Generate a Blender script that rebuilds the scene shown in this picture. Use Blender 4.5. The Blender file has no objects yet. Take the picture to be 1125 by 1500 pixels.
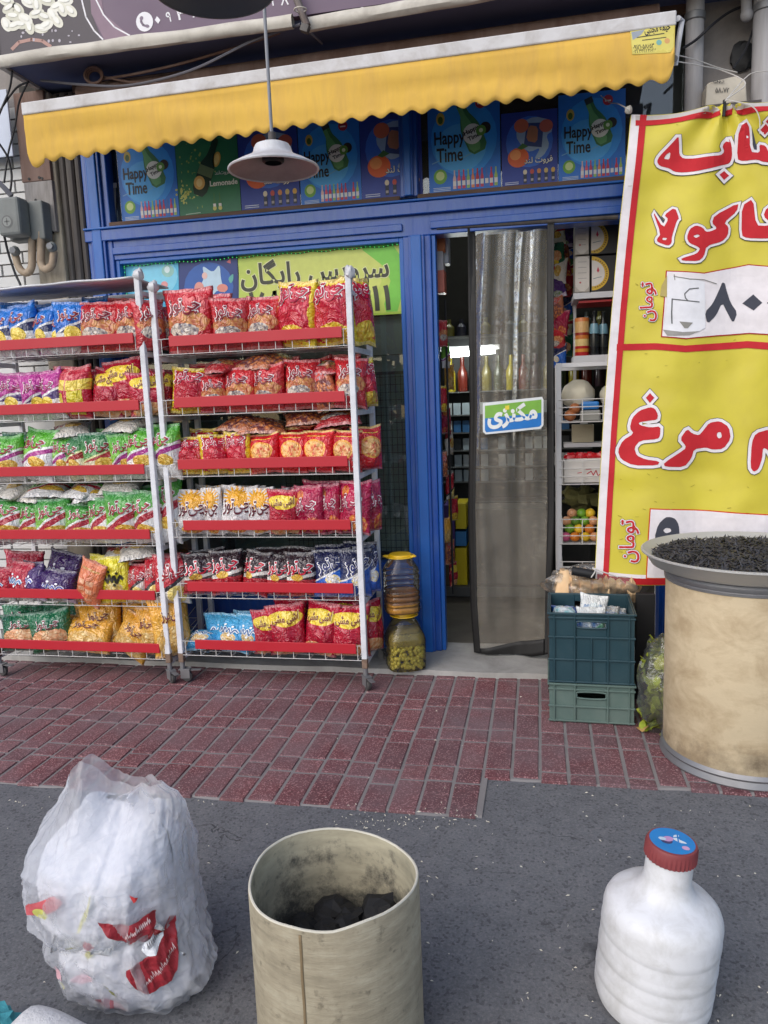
import bpy, bmesh, math, random, unicodedata
from mathutils import Vector, Matrix, noise
from mathutils.geometry import tessellate_polygon

rnd = random.Random(7)
scene = bpy.context.scene
COL = scene.collection
rad = math.radians

# ------------------------------------------------------------------ camera, sky, sun, exposure
IMG_W, IMG_H, FPX, CAM_H = 1125.0, 1500.0, 1120.0, 1.35
YAW, PITCH, ROLL = rad(11.7), rad(8.6), rad(2.2)
FWD = Vector((-math.sin(YAW) * math.cos(PITCH), math.cos(YAW) * math.cos(PITCH), -math.sin(PITCH)))
RT0 = Vector((math.cos(YAW), math.sin(YAW), 0))
UP0 = RT0.cross(FWD)
RT = math.cos(ROLL) * RT0 - math.sin(ROLL) * UP0
UP = math.sin(ROLL) * RT0 + math.cos(ROLL) * UP0
CAM = Vector((0, 0, CAM_H))
cam_data = bpy.data.cameras.new("camera")
cam_data.sensor_fit = 'VERTICAL'
cam_data.sensor_height = 36.0
cam_data.lens = 36.0 * FPX / IMG_H
cam_data.clip_start = 0.05
cam_data.clip_end = 500
cam = bpy.data.objects.new("camera", cam_data)
COL.objects.link(cam)
cam.matrix_world = Matrix(((RT.x, UP.x, -FWD.x, CAM.x), (RT.y, UP.y, -FWD.y, CAM.y), (RT.z, UP.z, -FWD.z, CAM.z), (0, 0, 0, 1)))
scene.camera = cam

SUN_EL, SUN_AZ = rad(40), rad(208)          # azimuth clockwise from +Y: behind the viewer, to the left
world = bpy.data.worlds.new("World")
scene.world = world
world.use_nodes = True
wn = world.node_tree
wn.nodes.clear()
w_out = wn.nodes.new('ShaderNodeOutputWorld')
w_bg = wn.nodes.new('ShaderNodeBackground')
w_sky = wn.nodes.new('ShaderNodeTexSky')
w_sky.sky_type = 'NISHITA'
w_sky.sun_disc = False
w_sky.sun_elevation = SUN_EL
w_sky.sun_rotation = SUN_AZ
w_sky.air_density = 1.0
w_sky.dust_density = 2.0
w_sky.ozone_density = 1.0
w_bg.inputs['Strength'].default_value = 0.15
wn.links.new(w_sky.outputs[0], w_bg.inputs[0])
wn.links.new(w_bg.outputs[0], w_out.inputs[0])
sun_data = bpy.data.lights.new("sun", 'SUN')
sun_data.energy = 1.0
sun_data.angle = rad(70)
sun_data.color = (1.0, 0.985, 0.95)
sun = bpy.data.objects.new("sun", sun_data)
COL.objects.link(sun)
sun_dir = Vector((math.sin(SUN_AZ) * math.cos(SUN_EL), math.cos(SUN_AZ) * math.cos(SUN_EL), math.sin(SUN_EL)))
sun.rotation_euler = sun_dir.to_track_quat('Z', 'Y').to_euler()
sun.location = (0, -2, 8)
vs = scene.view_settings
scene.display_settings.display_device = 'sRGB'
vs.view_transform = 'Standard'
vs.look = 'None'
vs.gamma = 1.0
vs.exposure = 0.38
vs.use_curve_mapping = False
scene.render.engine = 'CYCLES'
scene.cycles.use_denoising = True
scene.cycles.max_bounces = 6
scene.cycles.diffuse_bounces = 3
scene.cycles.glossy_bounces = 3
scene.cycles.transmission_bounces = 4
scene.cycles.transparent_max_bounces = 12
scene.cycles.caustics_reflective = False
scene.cycles.caustics_refractive = False
scene.cycles.sample_clamp_indirect = 4.0


# ------------------------------------------------------------------ measuring the place: a sight line met with a plane of the place
def ray(px, py):
    return FWD + RT * ((px - IMG_W / 2) / FPX) - UP * ((py - IMG_H / 2) / FPX)


def at_y(px, py, Y):
    d = ray(px, py)
    return CAM + d * (Y / d.y)


def at_z(px, py, Z=0.0):
    d = ray(px, py)
    return CAM + d * ((Z - CAM_H) / d.z)


# ------------------------------------------------------------------ objects
ORIGIN = {}


def link(name, data, parent=None, loc=None):
    o = bpy.data.objects.new(name, data)
    COL.objects.link(o)
    if parent is not None:
        o.parent = parent
    if loc is not None:
        o.location = loc
    return o


def tag(o, label=None, cat=None, group=None, kind=None):
    if label: o["label"] = label
    if cat: o["category"] = cat
    if group: o["group"] = group
    if kind: o["kind"] = kind
    return o


def thing(name, label, cat, loc=(0, 0, 0), group=None, rz=0.0):
    o = link(name, None, None, loc)
    o.empty_display_size = 0.05
    o.rotation_euler = (0, 0, rz)
    ORIGIN[o.name] = Vector(loc)
    return tag(o, label, cat, group)


class MB:
    """collects shapes, builds ONE mesh object"""

    def __init__(self):
        self.v, self.f, self.m, self.s = [], [], [], []

    def add(self, vs_, fs, mi=0, smooth=False):
        b = len(self.v)
        self.v.extend([Vector(p) for p in vs_])
        for f in fs:
            self.f.append(tuple(i + b for i in f))
            self.m.append(mi)
            self.s.append(smooth)
        return self

    def box(self, x0, x1, y0, y1, z0, z1, mi=0):
        return self.add([(x0, y0, z0), (x1, y0, z0), (x1, y1, z0), (x0, y1, z0), (x0, y0, z1), (x1, y0, z1), (x1, y1, z1), (x0, y1, z1)],
                        [(3, 2, 1, 0), (4, 5, 6, 7), (0, 1, 5, 4), (1, 2, 6, 5), (2, 3, 7, 6), (3, 0, 4, 7)], mi)

    def obox(self, c, size, rot=None, mi=0):
        c = Vector(c)
        sx, sy, sz = size[0] / 2, size[1] / 2, size[2] / 2
        pts = [Vector(p) for p in ((-sx, -sy, -sz), (sx, -sy, -sz), (sx, sy, -sz), (-sx, sy, -sz), (-sx, -sy, sz), (sx, -sy, sz), (sx, sy, sz), (-sx, sy, sz))]
        if rot is not None:
            pts = [rot @ p for p in pts]
        return self.add([c + p for p in pts], [(3, 2, 1, 0), (4, 5, 6, 7), (0, 1, 5, 4), (1, 2, 6, 5), (2, 3, 7, 6), (3, 0, 4, 7)], mi)

    def tube(self, pts, r, n=8, mi=0, caps=True, closed=False):
        pts = [Vector(p) for p in pts]
        k = len(pts)
        rs = r if isinstance(r, (list, tuple)) else [r] * k
        vs_, fs = [], []
        prev = None
        for i, p in enumerate(pts):
            if closed:
                t = pts[(i + 1) % k] - pts[i - 1]
            else:
                t = pts[min(i + 1, k - 1)] - pts[max(i - 1, 0)]
            if t.length < 1e-9: t = Vector((0, 0, 1))
            t.normalize()
            if prev is None:
                a = Vector((0, 0, 1)) if abs(t.z) < 0.9 else Vector((1, 0, 0))
                nrm = t.cross(a).normalized()
            else:
                nrm = (prev - t * prev.dot(t)).normalized()
            prev = nrm
            bn = t.cross(nrm)
            for j in range(n):
                a = 2 * math.pi * j / n
                vs_.append(p + (nrm * math.cos(a) + bn * math.sin(a)) * rs[i])
        for i in range(k if closed else k - 1):
            for j in range(n):
                i2 = (i + 1) % k
                fs.append((i * n + j, i * n + (j + 1) % n, i2 * n + (j + 1) % n, i2 * n + j))
        self.add(vs_, fs, mi, n > 4)
        if caps and not closed:
            b = len(self.v) - len(vs_)
            self.f.append(tuple(b + j for j in range(n))[::-1]); self.m.append(mi); self.s.append(False)
            self.f.append(tuple(b + (k - 1) * n + j for j in range(n))); self.m.append(mi); self.s.append(False)
        return self

    def lathe(self, prof, n=32, c=(0, 0, 0), mi=0, fn=None, rot=None, cap=False):
        """prof: (radius, z); fn(angle, i, r, z) -> (r, z) may disturb it"""
        c = Vector(c)
        vs_, fs = [], []
        for i, (r, z) in enumerate(prof):
            for j in range(n):
                a = 2 * math.pi * j / n
                rr, zz = (r, z) if fn is None else fn(a, i, r, z)
                p = Vector((rr * math.cos(a), rr * math.sin(a), zz))
                vs_.append(c + (rot @ p if rot else p))
        for i in range(len(prof) - 1):
            for j in range(n):
                fs.append((i * n + j, i * n + (j + 1) % n, (i + 1) * n + (j + 1) % n, (i + 1) * n + j))
        if cap and prof[0][0] > 1e-6: fs.append(tuple(range(n))[::-1])
        k = len(prof) - 1
        if cap and prof[k][0] > 1e-6: fs.append(tuple(k * n + j for j in range(n)))
        return self.add(vs_, fs, mi, True)

    def grid(self, fn, nu, nv, mi=0, smooth=True, flip=False):
        vs_ = [fn(i / nu, j / nv) for j in range(nv + 1) for i in range(nu + 1)]
        fs = []
        for j in range(nv):
            for i in range(nu):
                a = j * (nu + 1) + i
                q = (a, a + 1, a + nu + 2, a + nu + 1)
                fs.append(q[::-1] if flip else q)
        return self.add(vs_, fs, mi, smooth)

    def ball(self, c, r, n=12, m=8, mi=0, sc=(1, 1, 1), amp=0.0, seed=0.0):
        c = Vector(c)
        vs_, fs = [], []
        for i in range(m + 1):
            th = math.pi * i / m
            for j in range(n):
                a = 2 * math.pi * j / n
                d = Vector((math.sin(th) * math.cos(a), math.sin(th) * math.sin(a), math.cos(th)))
                k = r * (1 + (amp * noise.noise(d * 2.2 + Vector((seed, seed * 1.7, 3.1))) if amp else 0))
                vs_.append(c + Vector((d.x * sc[0], d.y * sc[1], d.z * sc[2])) * k)
        for i in range(m):
            for j in range(n):
                fs.append((i * n + j, (i + 1) * n + j, (i + 1) * n + (j + 1) % n, i * n + (j + 1) % n))
        return self.add(vs_, fs, mi, True)

    def build(self, name, mats, parent=None, sharp=35, bevel=0.0, solid=0.0, local=False, origin=None, weld=False):
        if not isinstance(mats, (list, tuple)): mats = [mats]
        if parent is not None:
            off = Vector() if local else ORIGIN.get(parent.name, Vector())
            loc = Vector()
        elif local:
            off, loc = Vector(), Vector()
        else:
            if origin is None:
                xs = [p.x for p in self.v]; ys = [p.y for p in self.v]; zs = [p.z for p in self.v]
                origin = Vector(((min(xs) + max(xs)) / 2, (min(ys) + max(ys)) / 2, min(zs)))
            off = loc = Vector(origin)
        me = bpy.data.meshes.new(name)
        me.from_pydata([tuple(p - off) for p in self.v], [], self.f)
        for m in mats: me.materials.append(m)
        me.polygons.foreach_set('material_index', self.m)
        me.polygons.foreach_set('use_smooth', self.s)
        if weld:
            bm = bmesh.new(); bm.from_mesh(me)
            bmesh.ops.remove_doubles(bm, verts=bm.verts, dist=1e-5)
            bm.to_mesh(me); bm.free()
        me.update()
        if any(self.s): me.set_sharp_from_angle(angle=rad(sharp))
        o = link(name, me, parent, loc)
        ORIGIN[o.name] = Vector(off)
        if bevel:
            b = o.modifiers.new('bevel', 'BEVEL'); b.width = bevel; b.segments = 2; b.limit_method = 'ANGLE'; b.angle_limit = rad(40)
        if solid:
            b = o.modifiers.new('solid', 'SOLIDIFY'); b.thickness = solid
        return o


def curve_pts(ctrl, n=10):
    """Catmull-Rom through control points"""
    P = [Vector(p) for p in ctrl]
    P = [P[0] * 2 - P[1]] + P + [P[-1] * 2 - P[-2]]
    out = []
    for i in range(1, len(P) - 2):
        for k in range(n):
            t = k / n
            a, b, c, d = P[i - 1], P[i], P[i + 1], P[i + 2]
            out.append(0.5 * ((2 * b) + (c - a) * t + (2 * a - 5 * b + 4 * c - d) * t * t + (3 * b - a - 3 * c + d) * t ** 3))
    out.append(P[-2])
    return out


# ------------------------------------------------------------------ materials
def srgb(r, g, b):
    f = lambda c: (c / 255 / 12.92) if c / 255 <= 0.04045 else ((c / 255 + 0.055) / 1.055) ** 2.4
    return (f(r), f(g), f(b))


class NT:
    """short-hand for node graphs"""

    def __init__(self, mat):
        self.nt = mat.node_tree

    def n(self, t, **kw):
        nd = self.nt.nodes.new(t)
        for k, v in kw.items(): setattr(nd, k, v)
        return nd

    def put(self, sock, v):
        if hasattr(v, 'is_linked') or hasattr(v, 'links'):
            self.nt.links.new(v, sock)
        elif isinstance(v, (tuple, list)) and len(v) == 3 and sock.type == 'RGBA':
            sock.default_value = (*v, 1)
        else:
            sock.default_value = v

    def m(self, op, a, b=0.0, c=None, clamp=False):
        nd = self.n('ShaderNodeMath', operation=op, use_clamp=clamp)
        self.put(nd.inputs[0], a); self.put(nd.inputs[1], b)
        if c is not None: self.put(nd.inputs[2], c)
        return nd.outputs[0]

    def mix(self, fac, a, b, mode='MIX'):
        nd = self.n('ShaderNodeMix', data_type='RGBA', blend_type=mode)
        self.put(nd.inputs[0], fac); self.put(nd.inputs[6], a); self.put(nd.inputs[7], b)
        return nd.outputs[2]

    def noise(self, vec, scale, detail=4, rough=0.55, dist=0.0):
        nd = self.n('ShaderNodeTexNoise')
        nd.inputs['Scale'].default_value = scale; nd.inputs['Detail'].default_value = detail
        nd.inputs['Roughness'].default_value = rough; nd.inputs['Distortion'].default_value = dist
        if vec is not None: self.put(nd.inputs['Vector'], vec)
        return nd.outputs[0]

    def voro(self, vec, scale, feature='F1', out=0):
        nd = self.n('ShaderNodeTexVoronoi', feature=feature)
        nd.inputs['Scale'].default_value = scale
        if vec is not None: self.put(nd.inputs['Vector'], vec)
        return nd.outputs[out]

    def ramp(self, fac, stops, interp='LINEAR'):
        nd = self.n('ShaderNodeValToRGB')
        cr = nd.color_ramp
        cr.interpolation = interp
        while len(cr.elements) < len(stops): cr.elements.new(0.5)
        for e, (p, c) in zip(cr.elements, stops):
            e.position = p
            e.color = (*c, 1) if isinstance(c, (tuple, list)) else (c, c, c, 1)
        self.put(nd.inputs[0], fac)
        return nd.outputs[0]

    def scale_vec(self, vec, s):
        nd = self.n('ShaderNodeMapping')
        self.put(nd.inputs[0], vec)
        nd.inputs['Scale'].default_value = s
        return nd.outputs[0]

    def bump(self, h, strength, dist=0.01, normal=None):
        nd = self.n('ShaderNodeBump')
        nd.inputs['Strength'].default_value = strength
        nd.inputs['Distance'].default_value = dist
        self.put(nd.inputs['Height'], h)
        if normal is not None: self.put(nd.inputs['Normal'], normal)
        return nd.outputs[0]


def new_mat(name):
    m = bpy.data.materials.new(name)
    m.use_nodes = True
    t = NT(m)
    b = m.node_tree.nodes['Principled BSDF']
    return m, t, b


def pm(name, col, rough=0.5, metal=0.0, var=0.18, vscale=6.0, stretch=(1, 1, 1), bump=0.0, bscale=60.0, bdist=0.004,
       dirt=None, dirt_amt=0.5, dirt_scale=3.0, spec=0.5, orand=0.0, alpha=None, coat=0.0):
    """painted / plain surface: base colour, uneven tone, optional dirt patches and fine relief"""
    m, t, b = new_mat(name)
    tc = t.n('ShaderNodeTexCoord').outputs['Object']
    vec = t.scale_vec(tc, stretch)
    n1 = t.noise(vec, vscale, 5, 0.6)
    k = t.m('MULTIPLY_ADD', n1, 2 * var, 1 - var)
    if orand:
        oi = t.n('ShaderNodeObjectInfo').outputs['Random']
        k = t.m('MULTIPLY', k, t.m('MULTIPLY_ADD', oi, 2 * orand, 1 - orand))
    c = t.mix(1.0, col, k, 'MULTIPLY')
    if dirt is not None:
        dn = t.noise(vec, dirt_scale, 6, 0.65, 0.4)
        dm = t.m('MULTIPLY', t.ramp(dn, [(0.42, 0.0), (0.68, 1.0)]), dirt_amt)
        c = t.mix(dm, c, dirt)
    t.put(b.inputs['Base Color'], c)
    rn = t.noise(vec, vscale * 2.3, 4)
    t.put(b.inputs['Roughness'], t.m('MULTIPLY_ADD', rn, 0.24, rough - 0.12, clamp=True))
    b.inputs['Metallic'].default_value = metal
    b.inputs['Specular IOR Level'].default_value = spec
    if coat: b.inputs['Coat Weight'].default_value = coat
    if bump:
        t.put(b.inputs['Normal'], t.bump(t.noise(vec, bscale, 5, 0.6), bump, bdist))
    return m


def glass_mat(name, tint=(0.9, 0.95, 0.93), base=0.06, rough=0.02, haze=0.0, haze_col=(0.5, 0.5, 0.5), bump=0.0, bscale=8.0):
    """thin sheet: clear transmission with a fresnel reflection and an even film of dust"""
    m, t, b = new_mat(name)
    nt = m.node_tree
    nt.nodes.remove(b)
    out = nt.nodes['Material Output']
    tr = t.n('ShaderNodeBsdfTransparent'); tr.inputs[0].default_value = (*tint, 1)
    gl = t.n('ShaderNodeBsdfGlossy'); gl.inputs['Roughness'].default_value = rough
    lw = t.n('ShaderNodeFresnel'); lw.inputs[0].default_value = 1.45
    fac = t.m('ADD', lw.outputs[0], base, clamp=True)
    mx = t.n('ShaderNodeMixShader')
    t.put(mx.inputs[0], fac); t.put(mx.inputs[1], tr.outputs[0]); t.put(mx.inputs[2], gl.outputs[0])
    last = mx.outputs[0]
    tc = t.n('ShaderNodeTexCoord').outputs['Object']
    if bump:
        t.put(gl.inputs['Normal'], t.bump(t.noise(tc, bscale, 4), bump, 0.02))
    if haze:
        df = t.n('ShaderNodeBsdfDiffuse'); df.inputs[0].default_value = (*haze_col, 1)
        hz = t.m('MULTIPLY', t.ramp(t.noise(tc, 5, 5, 0.65), [(0.3, 0.55), (0.75, 1.2)]), haze)
        m2 = t.n('ShaderNodeMixShader')
        t.put(m2.inputs[0], hz); t.put(m2.inputs[1], last); t.put(m2.inputs[2], df.outputs[0])
        last = m2.outputs[0]
    t.put(out.inputs[0], last)
    return m


# printed ink: the flat colour of the print is stored on the faces
INK, _t, _b = new_mat("printed_ink")
_a = _t.n('ShaderNodeAttribute', attribute_name='Col')
_tc = _t.n('ShaderNodeTexCoord').outputs['Object']
_t.put(_b.inputs['Base Color'], _t.mix(1.0, _a.outputs['Color'], _t.m('MULTIPLY_ADD', _t.noise(_tc, 25, 4), 0.3, 0.85), 'MULTIPLY'))
_b.inputs['Roughness'].default_value = 0.45
INK_DULL = INK.copy(); INK_DULL.name = "faded_ink"
INK_DULL.node_tree.nodes['Principled BSDF'].inputs['Roughness'].default_value = 0.75
INK_DULL.node_tree.nodes['Principled BSDF'].inputs['Specular IOR Level'].default_value = 0.2

# ------------------------------------------------------------------ writing
FORMS = {}
for _cp in list(range(0xFB50, 0xFC00)) + list(range(0xFE80, 0xFEFD)):
    _d = unicodedata.decomposition(chr(_cp)).split()
    if len(_d) == 2: FORMS.setdefault(chr(int(_d[1], 16)), {})[_d[0]] = chr(_cp)
    if len(_d) == 3: FORMS.setdefault(chr(int(_d[1], 16)) + chr(int(_d[2], 16)), {})[_d[0]] = chr(_cp)


def shape_fa(s):
    """logical Persian string -> joined letter forms in left-to-right order"""
    units, i = [], 0
    while i < len(s):
        if s[i:i + 2] == '\u0644\u0627': units.append(s[i:i + 2]); i += 2
        else: units.append(s[i]); i += 1
    joins_next = lambda u: u in FORMS and '<initial>' in FORMS[u]
    joins_prev = lambda u: u in FORMS and '<final>' in FORMS[u]
    out = []
    for k, u in enumerate(units):
        if u == '\u200c': continue
        if u not in FORMS: out.append(u); continue
        p = k > 0 and joins_next(units[k - 1]) and joins_prev(u)
        n = k + 1 < len(units) and joins_next(u) and joins_prev(units[k + 1])
        form = '<medial>' if p and n else '<final>' if p else '<initial>' if n else '<isolated>'
        out.append(FORMS[u].get(form, u))
    txt = ''.join(out)
    if all(c.isdigit() or ord(c) < 0x590 for c in txt): return txt
    return txt[::-1]


_TEXT = {}


def text_geo(s, offset=0.0, res=2):
    key = (s, round(offset, 4), res)
    if key not in _TEXT:
        cu = bpy.data.curves.new('t', 'FONT')
        cu.body = shape_fa(s)
        cu.resolution_u = res
        cu.offset = offset
        cu.fill_mode = 'FRONT'
        o = bpy.data.objects.new('t', cu)
        COL.objects.link(o)
        bpy.context.view_layer.update()
        me = bpy.data.meshes.new_from_object(o)
        vs_ = [(v.co.x, v.co.y) for v in me.vertices]
        fs = [tuple(p.vertices) for p in me.polygons]
        bpy.data.objects.remove(o); bpy.data.curves.remove(cu); bpy.data.meshes.remove(me)
        if not vs_: vs_, fs = [(0, 0), (1, 0), (0, 1)], [(0, 1, 2)]
        root = list(range(len(vs_)))          # letters that overlap lie a hair apart

        def find(i):
            while root[i] != i:
                root[i] = root[root[i]]; i = root[i]
            return i
        for f in fs:
            for i in f[1:]: root[find(i)] = find(f[0])
        order = {}
        vs_ = [(p[0], p[1], 0.16 * (order.setdefault(find(i), len(order)) % 5)) for i, p in enumerate(vs_)]
        cu0 = _TEXT.get((s, 'box'))
        if cu0 is None or offset == 0:
            xs = [p[0] for p in vs_]; ys = [p[1] for p in vs_]
            _TEXT[(s, 'box')] = (min(xs), max(xs), min(ys), max(ys))
        _TEXT[key] = (vs_, fs)
    if (s, 'box') not in _TEXT or offset != 0 and (s, 0.0, res) not in _TEXT:
        text_geo(s, 0.0, res)
    return _TEXT[key], _TEXT[(s, 'box')]


def chaikin(pts, k=2):
    for _ in range(k):
        q = []
        for i in range(len(pts)):
            a, b = pts[i], pts[(i + 1) % len(pts)]
            q.append((a[0] * .8 + b[0] * .2, a[1] * .8 + b[1] * .2))
            q.append((a[0] * .2 + b[0] * .8, a[1] * .2 + b[1] * .8))
        pts = q
    return pts


def area2(p):
    return sum(p[i][0] * p[(i + 1) % len(p)][1] - p[(i + 1) % len(p)][0] * p[i][1] for i in range(len(p)))


def grow(pts, d):
    if area2(pts) < 0: pts = pts[::-1]
    n = len(pts)
    out = []
    for i in range(n):
        a, b, c = Vector(pts[i - 1]), Vector(pts[i]), Vector(pts[(i + 1) % n])
        e1, e2 = (b - a), (c - b)
        if e1.length < 1e-9 or e2.length < 1e-9: out.append(tuple(b)); continue
        e1.normalize(); e2.normalize()
        nn = Vector((e1.y + e2.y, -e1.x - e2.x))
        if nn.length < 1e-6: nn = Vector((e1.y, -e1.x))
        nn.normalize()
        k = 1 / max(0.55, nn.dot(Vector((e1.y, -e1.x))))
        out.append(tuple(b + nn * d * k))
    return out


class Art:
    """flat print: coloured outlines in layers on a sheet; fn(x, y, layer) gives the place on the sheet"""

    def __init__(self):
        self.items = []  # (verts2d, faces, colour, layer)
        self.layer = 1

    def poly(self, pts, col, holes=(), layer=None, smooth=0):
        if smooth: pts = chaikin(pts, smooth); holes = [chaikin(h, smooth) for h in holes]
        loops = [[Vector((p[0], p[1], 0)) for p in pts]] + [[Vector((p[0], p[1], 0)) for p in h] for h in holes]
        tris = tessellate_polygon(loops)
        flat = [p for l in loops for p in l]
        self.items.append(([(p.x, p.y) for p in flat], [tuple(t) for t in tris], col, self.layer if layer is None else layer))
        return self

    def rect(self, x0, y0, x1, y1, col, layer=None):
        return self.poly([(x0, y0), (x1, y0), (x1, y1), (x0, y1)], col, layer=layer)

    def ell(self, cx, cy, rx, ry, col, rot=0.0, n=20, layer=None):
        c, s = math.cos(rot), math.sin(rot)
        pts = []
        for i in range(n):
            a = 2 * math.pi * i / n
            x, y = rx * math.cos(a), ry * math.sin(a)
            pts.append((cx + x * c - y * s, cy + x * s + y * c))
        return self.poly(pts, col, layer=layer)

    def line(self, pts, w, col, layer=None):
        for a, b in zip(pts[:-1], pts[1:]):
            a, b = Vector(a), Vector(b)
            d = (b - a)
            if d.length < 1e-9: continue
            nrm = Vector((-d.y, d.x)).normalized() * w / 2
            e = d.normalized() * w * 0.2
            self.poly([tuple(a + nrm - e), tuple(b + nrm + e), tuple(b - nrm + e), tuple(a - nrm - e)], col, layer=layer)
        return self

    def text(self, s, cx, cy, w, col, h=None, rot=0.0, bold=0.0, ysign=1, layer=None, shear=0.0, res=2):
        """centred at cx, cy; w = width of the word; h = height (default keeps the shape)"""
        (vs_, fs), (x0, x1, y0, y1) = text_geo(s, bold, res)
        k = w / (x1 - x0)
        ky = k if h is None else h / (y1 - y0)
        c, sn = math.cos(rot), math.sin(rot)
        out = []
        for x, y, dz in vs_:
            X, Y = (x - (x0 + x1) / 2) * k + shear * (y - y0) * ky, (y - (y0 + y1) / 2) * ky
            X, Y = X * c - Y * sn, X * sn + Y * c
            out.append((cx + X, cy + ysign * Y, dz))
        self.items.append((out, fs, col, self.layer if layer is None else layer))
        return self

    def build(self, name, fn, parent=None, cut=None, mat=None, local=False, cuty=None):
        bm = bmesh.new()
        pal, idx = [], {}
        for vs_, fs, col, layer in self.items:
            if col not in idx: idx[col] = len(pal); pal.append(col)
            bv = [bm.verts.new((p[0], p[1], layer + (p[2] if len(p) > 2 else 0.0))) for p in vs_]
            for f in fs:
                try:
                    bf = bm.faces.new([bv[i] for i in f]); bf.material_index = idx[col]
                except ValueError:
                    pass
        if cut:
            xs = [v.co.x for v in bm.verts]; ys = [v.co.y for v in bm.verts]
            cy = cuty or cut
            x = math.ceil(min(xs) / cut) * cut
            while x < max(xs):
                bmesh.ops.bisect_plane(bm, geom=bm.verts[:] + bm.edges[:] + bm.faces[:], plane_co=(x, 0, 0), plane_no=(1, 0, 0)); x += cut
            y = math.ceil(min(ys) / cy) * cy
            while y < max(ys):
                bmesh.ops.bisect_plane(bm, geom=bm.verts[:] + bm.edges[:] + bm.faces[:], plane_co=(0, y, 0), plane_no=(0, 1, 0)); y += cy
        off = Vector()
        if parent is not None and not local: off = ORIGIN.get(parent.name, Vector())
        for v in bm.verts:
            v.co = Vector(fn(v.co.x, v.co.y, v.co.z)) - off
        me = bpy.data.meshes.new(name)
        mi = [f.material_index for f in bm.faces]
        for f in bm.faces: f.material_index = 0
        bm.to_mesh(me); bm.free()
        at = me.color_attributes.new('Col', 'FLOAT_COLOR', 'CORNER')
        buf = []
        for p, k in zip(me.polygons, mi):
            buf.extend([*pal[k], 1.0] * len(p.vertices))
        at.data.foreach_set('color', buf)
        me.materials.append(mat or INK)
        me.update()
        o = link(name, me, parent)
        ORIGIN[o.name] = off
        return o


def on_plane(Y, eps=0.0007):
    return lambda x, y, l: at_y(x, y, Y) - Vector((0, l * eps, 0))


def rect_map(x0, z0, w, Y, eps=0.0007):
    """unit art (x 0..1, y 0.. up) on an upright sheet facing the street"""
    return lambda x, y, l: Vector((x0 + x * w, Y - l * eps, z0 + y * w))
# ------------------------------------------------------------------ materials of the setting
def asphalt_mat():
    m, t, b = new_mat("asphalt")
    tc = t.n('ShaderNodeTexCoord').outputs['Object']
    big = t.noise(tc, 0.9, 5, 0.6)
    mid = t.noise(tc, 14, 6, 0.7)
    fine = t.noise(tc, 120, 6, 0.85)
    c = t.ramp(t.m('ADD', t.m('MULTIPLY', big, 0.45), t.m('MULTIPLY', mid, 0.55)), [(0.25, srgb(86, 87, 91)), (0.5, srgb(106, 107, 110)), (0.75, srgb(128, 128, 130))])
    c = t.mix(t.m('MULTIPLY', t.ramp(fine, [(0.5, 0.0), (0.66, 1.0)]), 0.45), c, srgb(150, 150, 153))
    c = t.mix(t.m('MULTIPLY', t.ramp(fine, [(0.32, 1.0), (0.48, 0.0)]), 0.4), c, srgb(44, 46, 52))
    vn = t.voro(tc, 140, 'F1', 1)
    sc = t.n('ShaderNodeSeparateColor'); t.put(sc.inputs[0], vn)
    c = t.mix(t.ramp(sc.outputs[0], [(0.0, 0.0), (0.9, 0.28)], 'CONSTANT'), c, srgb(130, 130, 134))
    c = t.mix(t.ramp(sc.outputs[1], [(0.0, 0.0), (0.88, 0.4)], 'CONSTANT'), c, srgb(46, 47, 52))
    # fine cracks
    ck = t.m('ABSOLUTE', t.m('SUBTRACT', t.noise(tc, 1.1, 7, 0.55, 0.5), 0.5))
    ckm = t.m('MULTIPLY', t.ramp(ck, [(0.0, 1.0), (0.0035, 0.0)]), t.ramp(t.noise(tc, 1.7), [(0.52, 0.0), (0.6, 1.0)]))
    c = t.mix(t.m('MULTIPLY', ckm, 0.7), c, srgb(40, 40, 44))
    t.put(b.inputs['Base Color'], c)
    b.inputs['Roughness'].default_value = 0.85
    b.inputs['Specular IOR Level'].default_value = 0.3
    h = t.m('ADD', t.m('MULTIPLY', fine, 0.6), t.m('MULTIPLY', t.m('SUBTRACT', mid, ckm), 0.8))
    t.put(b.inputs['Normal'], t.bump(h, 0.6, 0.006))
    return m


def brick_mat():
    m, t, b = new_mat("red_paving_mosaic")
    tc = t.n('ShaderNodeTexCoord').outputs['Object']
    geo = t.n('ShaderNodeNewGeometry').outputs['Position']
    oi = t.n('ShaderNodeObjectInfo').outputs['Random']
    base = t.ramp(oi, [(0.0, srgb(96, 56, 60)), (0.5, srgb(110, 64, 68)), (1.0, srgb(122, 78, 80))])
    vn = t.voro(geo, 260, 'F1', 1)
    sp = t.n('ShaderNodeSeparateColor'); t.put(sp.inputs[0], vn)
    c = t.mix(t.ramp(sp.outputs[0], [(0.72, 0.0), (0.8, 0.55)], 'CONSTANT'), base, srgb(196, 150, 150))
    c = t.mix(t.ramp(sp.outputs[1], [(0.74, 0.0), (0.82, 0.6)], 'CONSTANT'), c, srgb(70, 38, 42))
    dust = t.ramp(t.noise(geo, 2.3, 6, 0.65), [(0.40, 0.0), (0.72, 0.75)])
    c = t.mix(dust, c, srgb(118, 104, 108))
    t.put(b.inputs['Base Color'], c)
    b.inputs['Roughness'].default_value = 0.75
    t.put(b.inputs['Normal'], t.bump(t.noise(geo, 190, 3), 0.35, 0.003))
    return m


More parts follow.
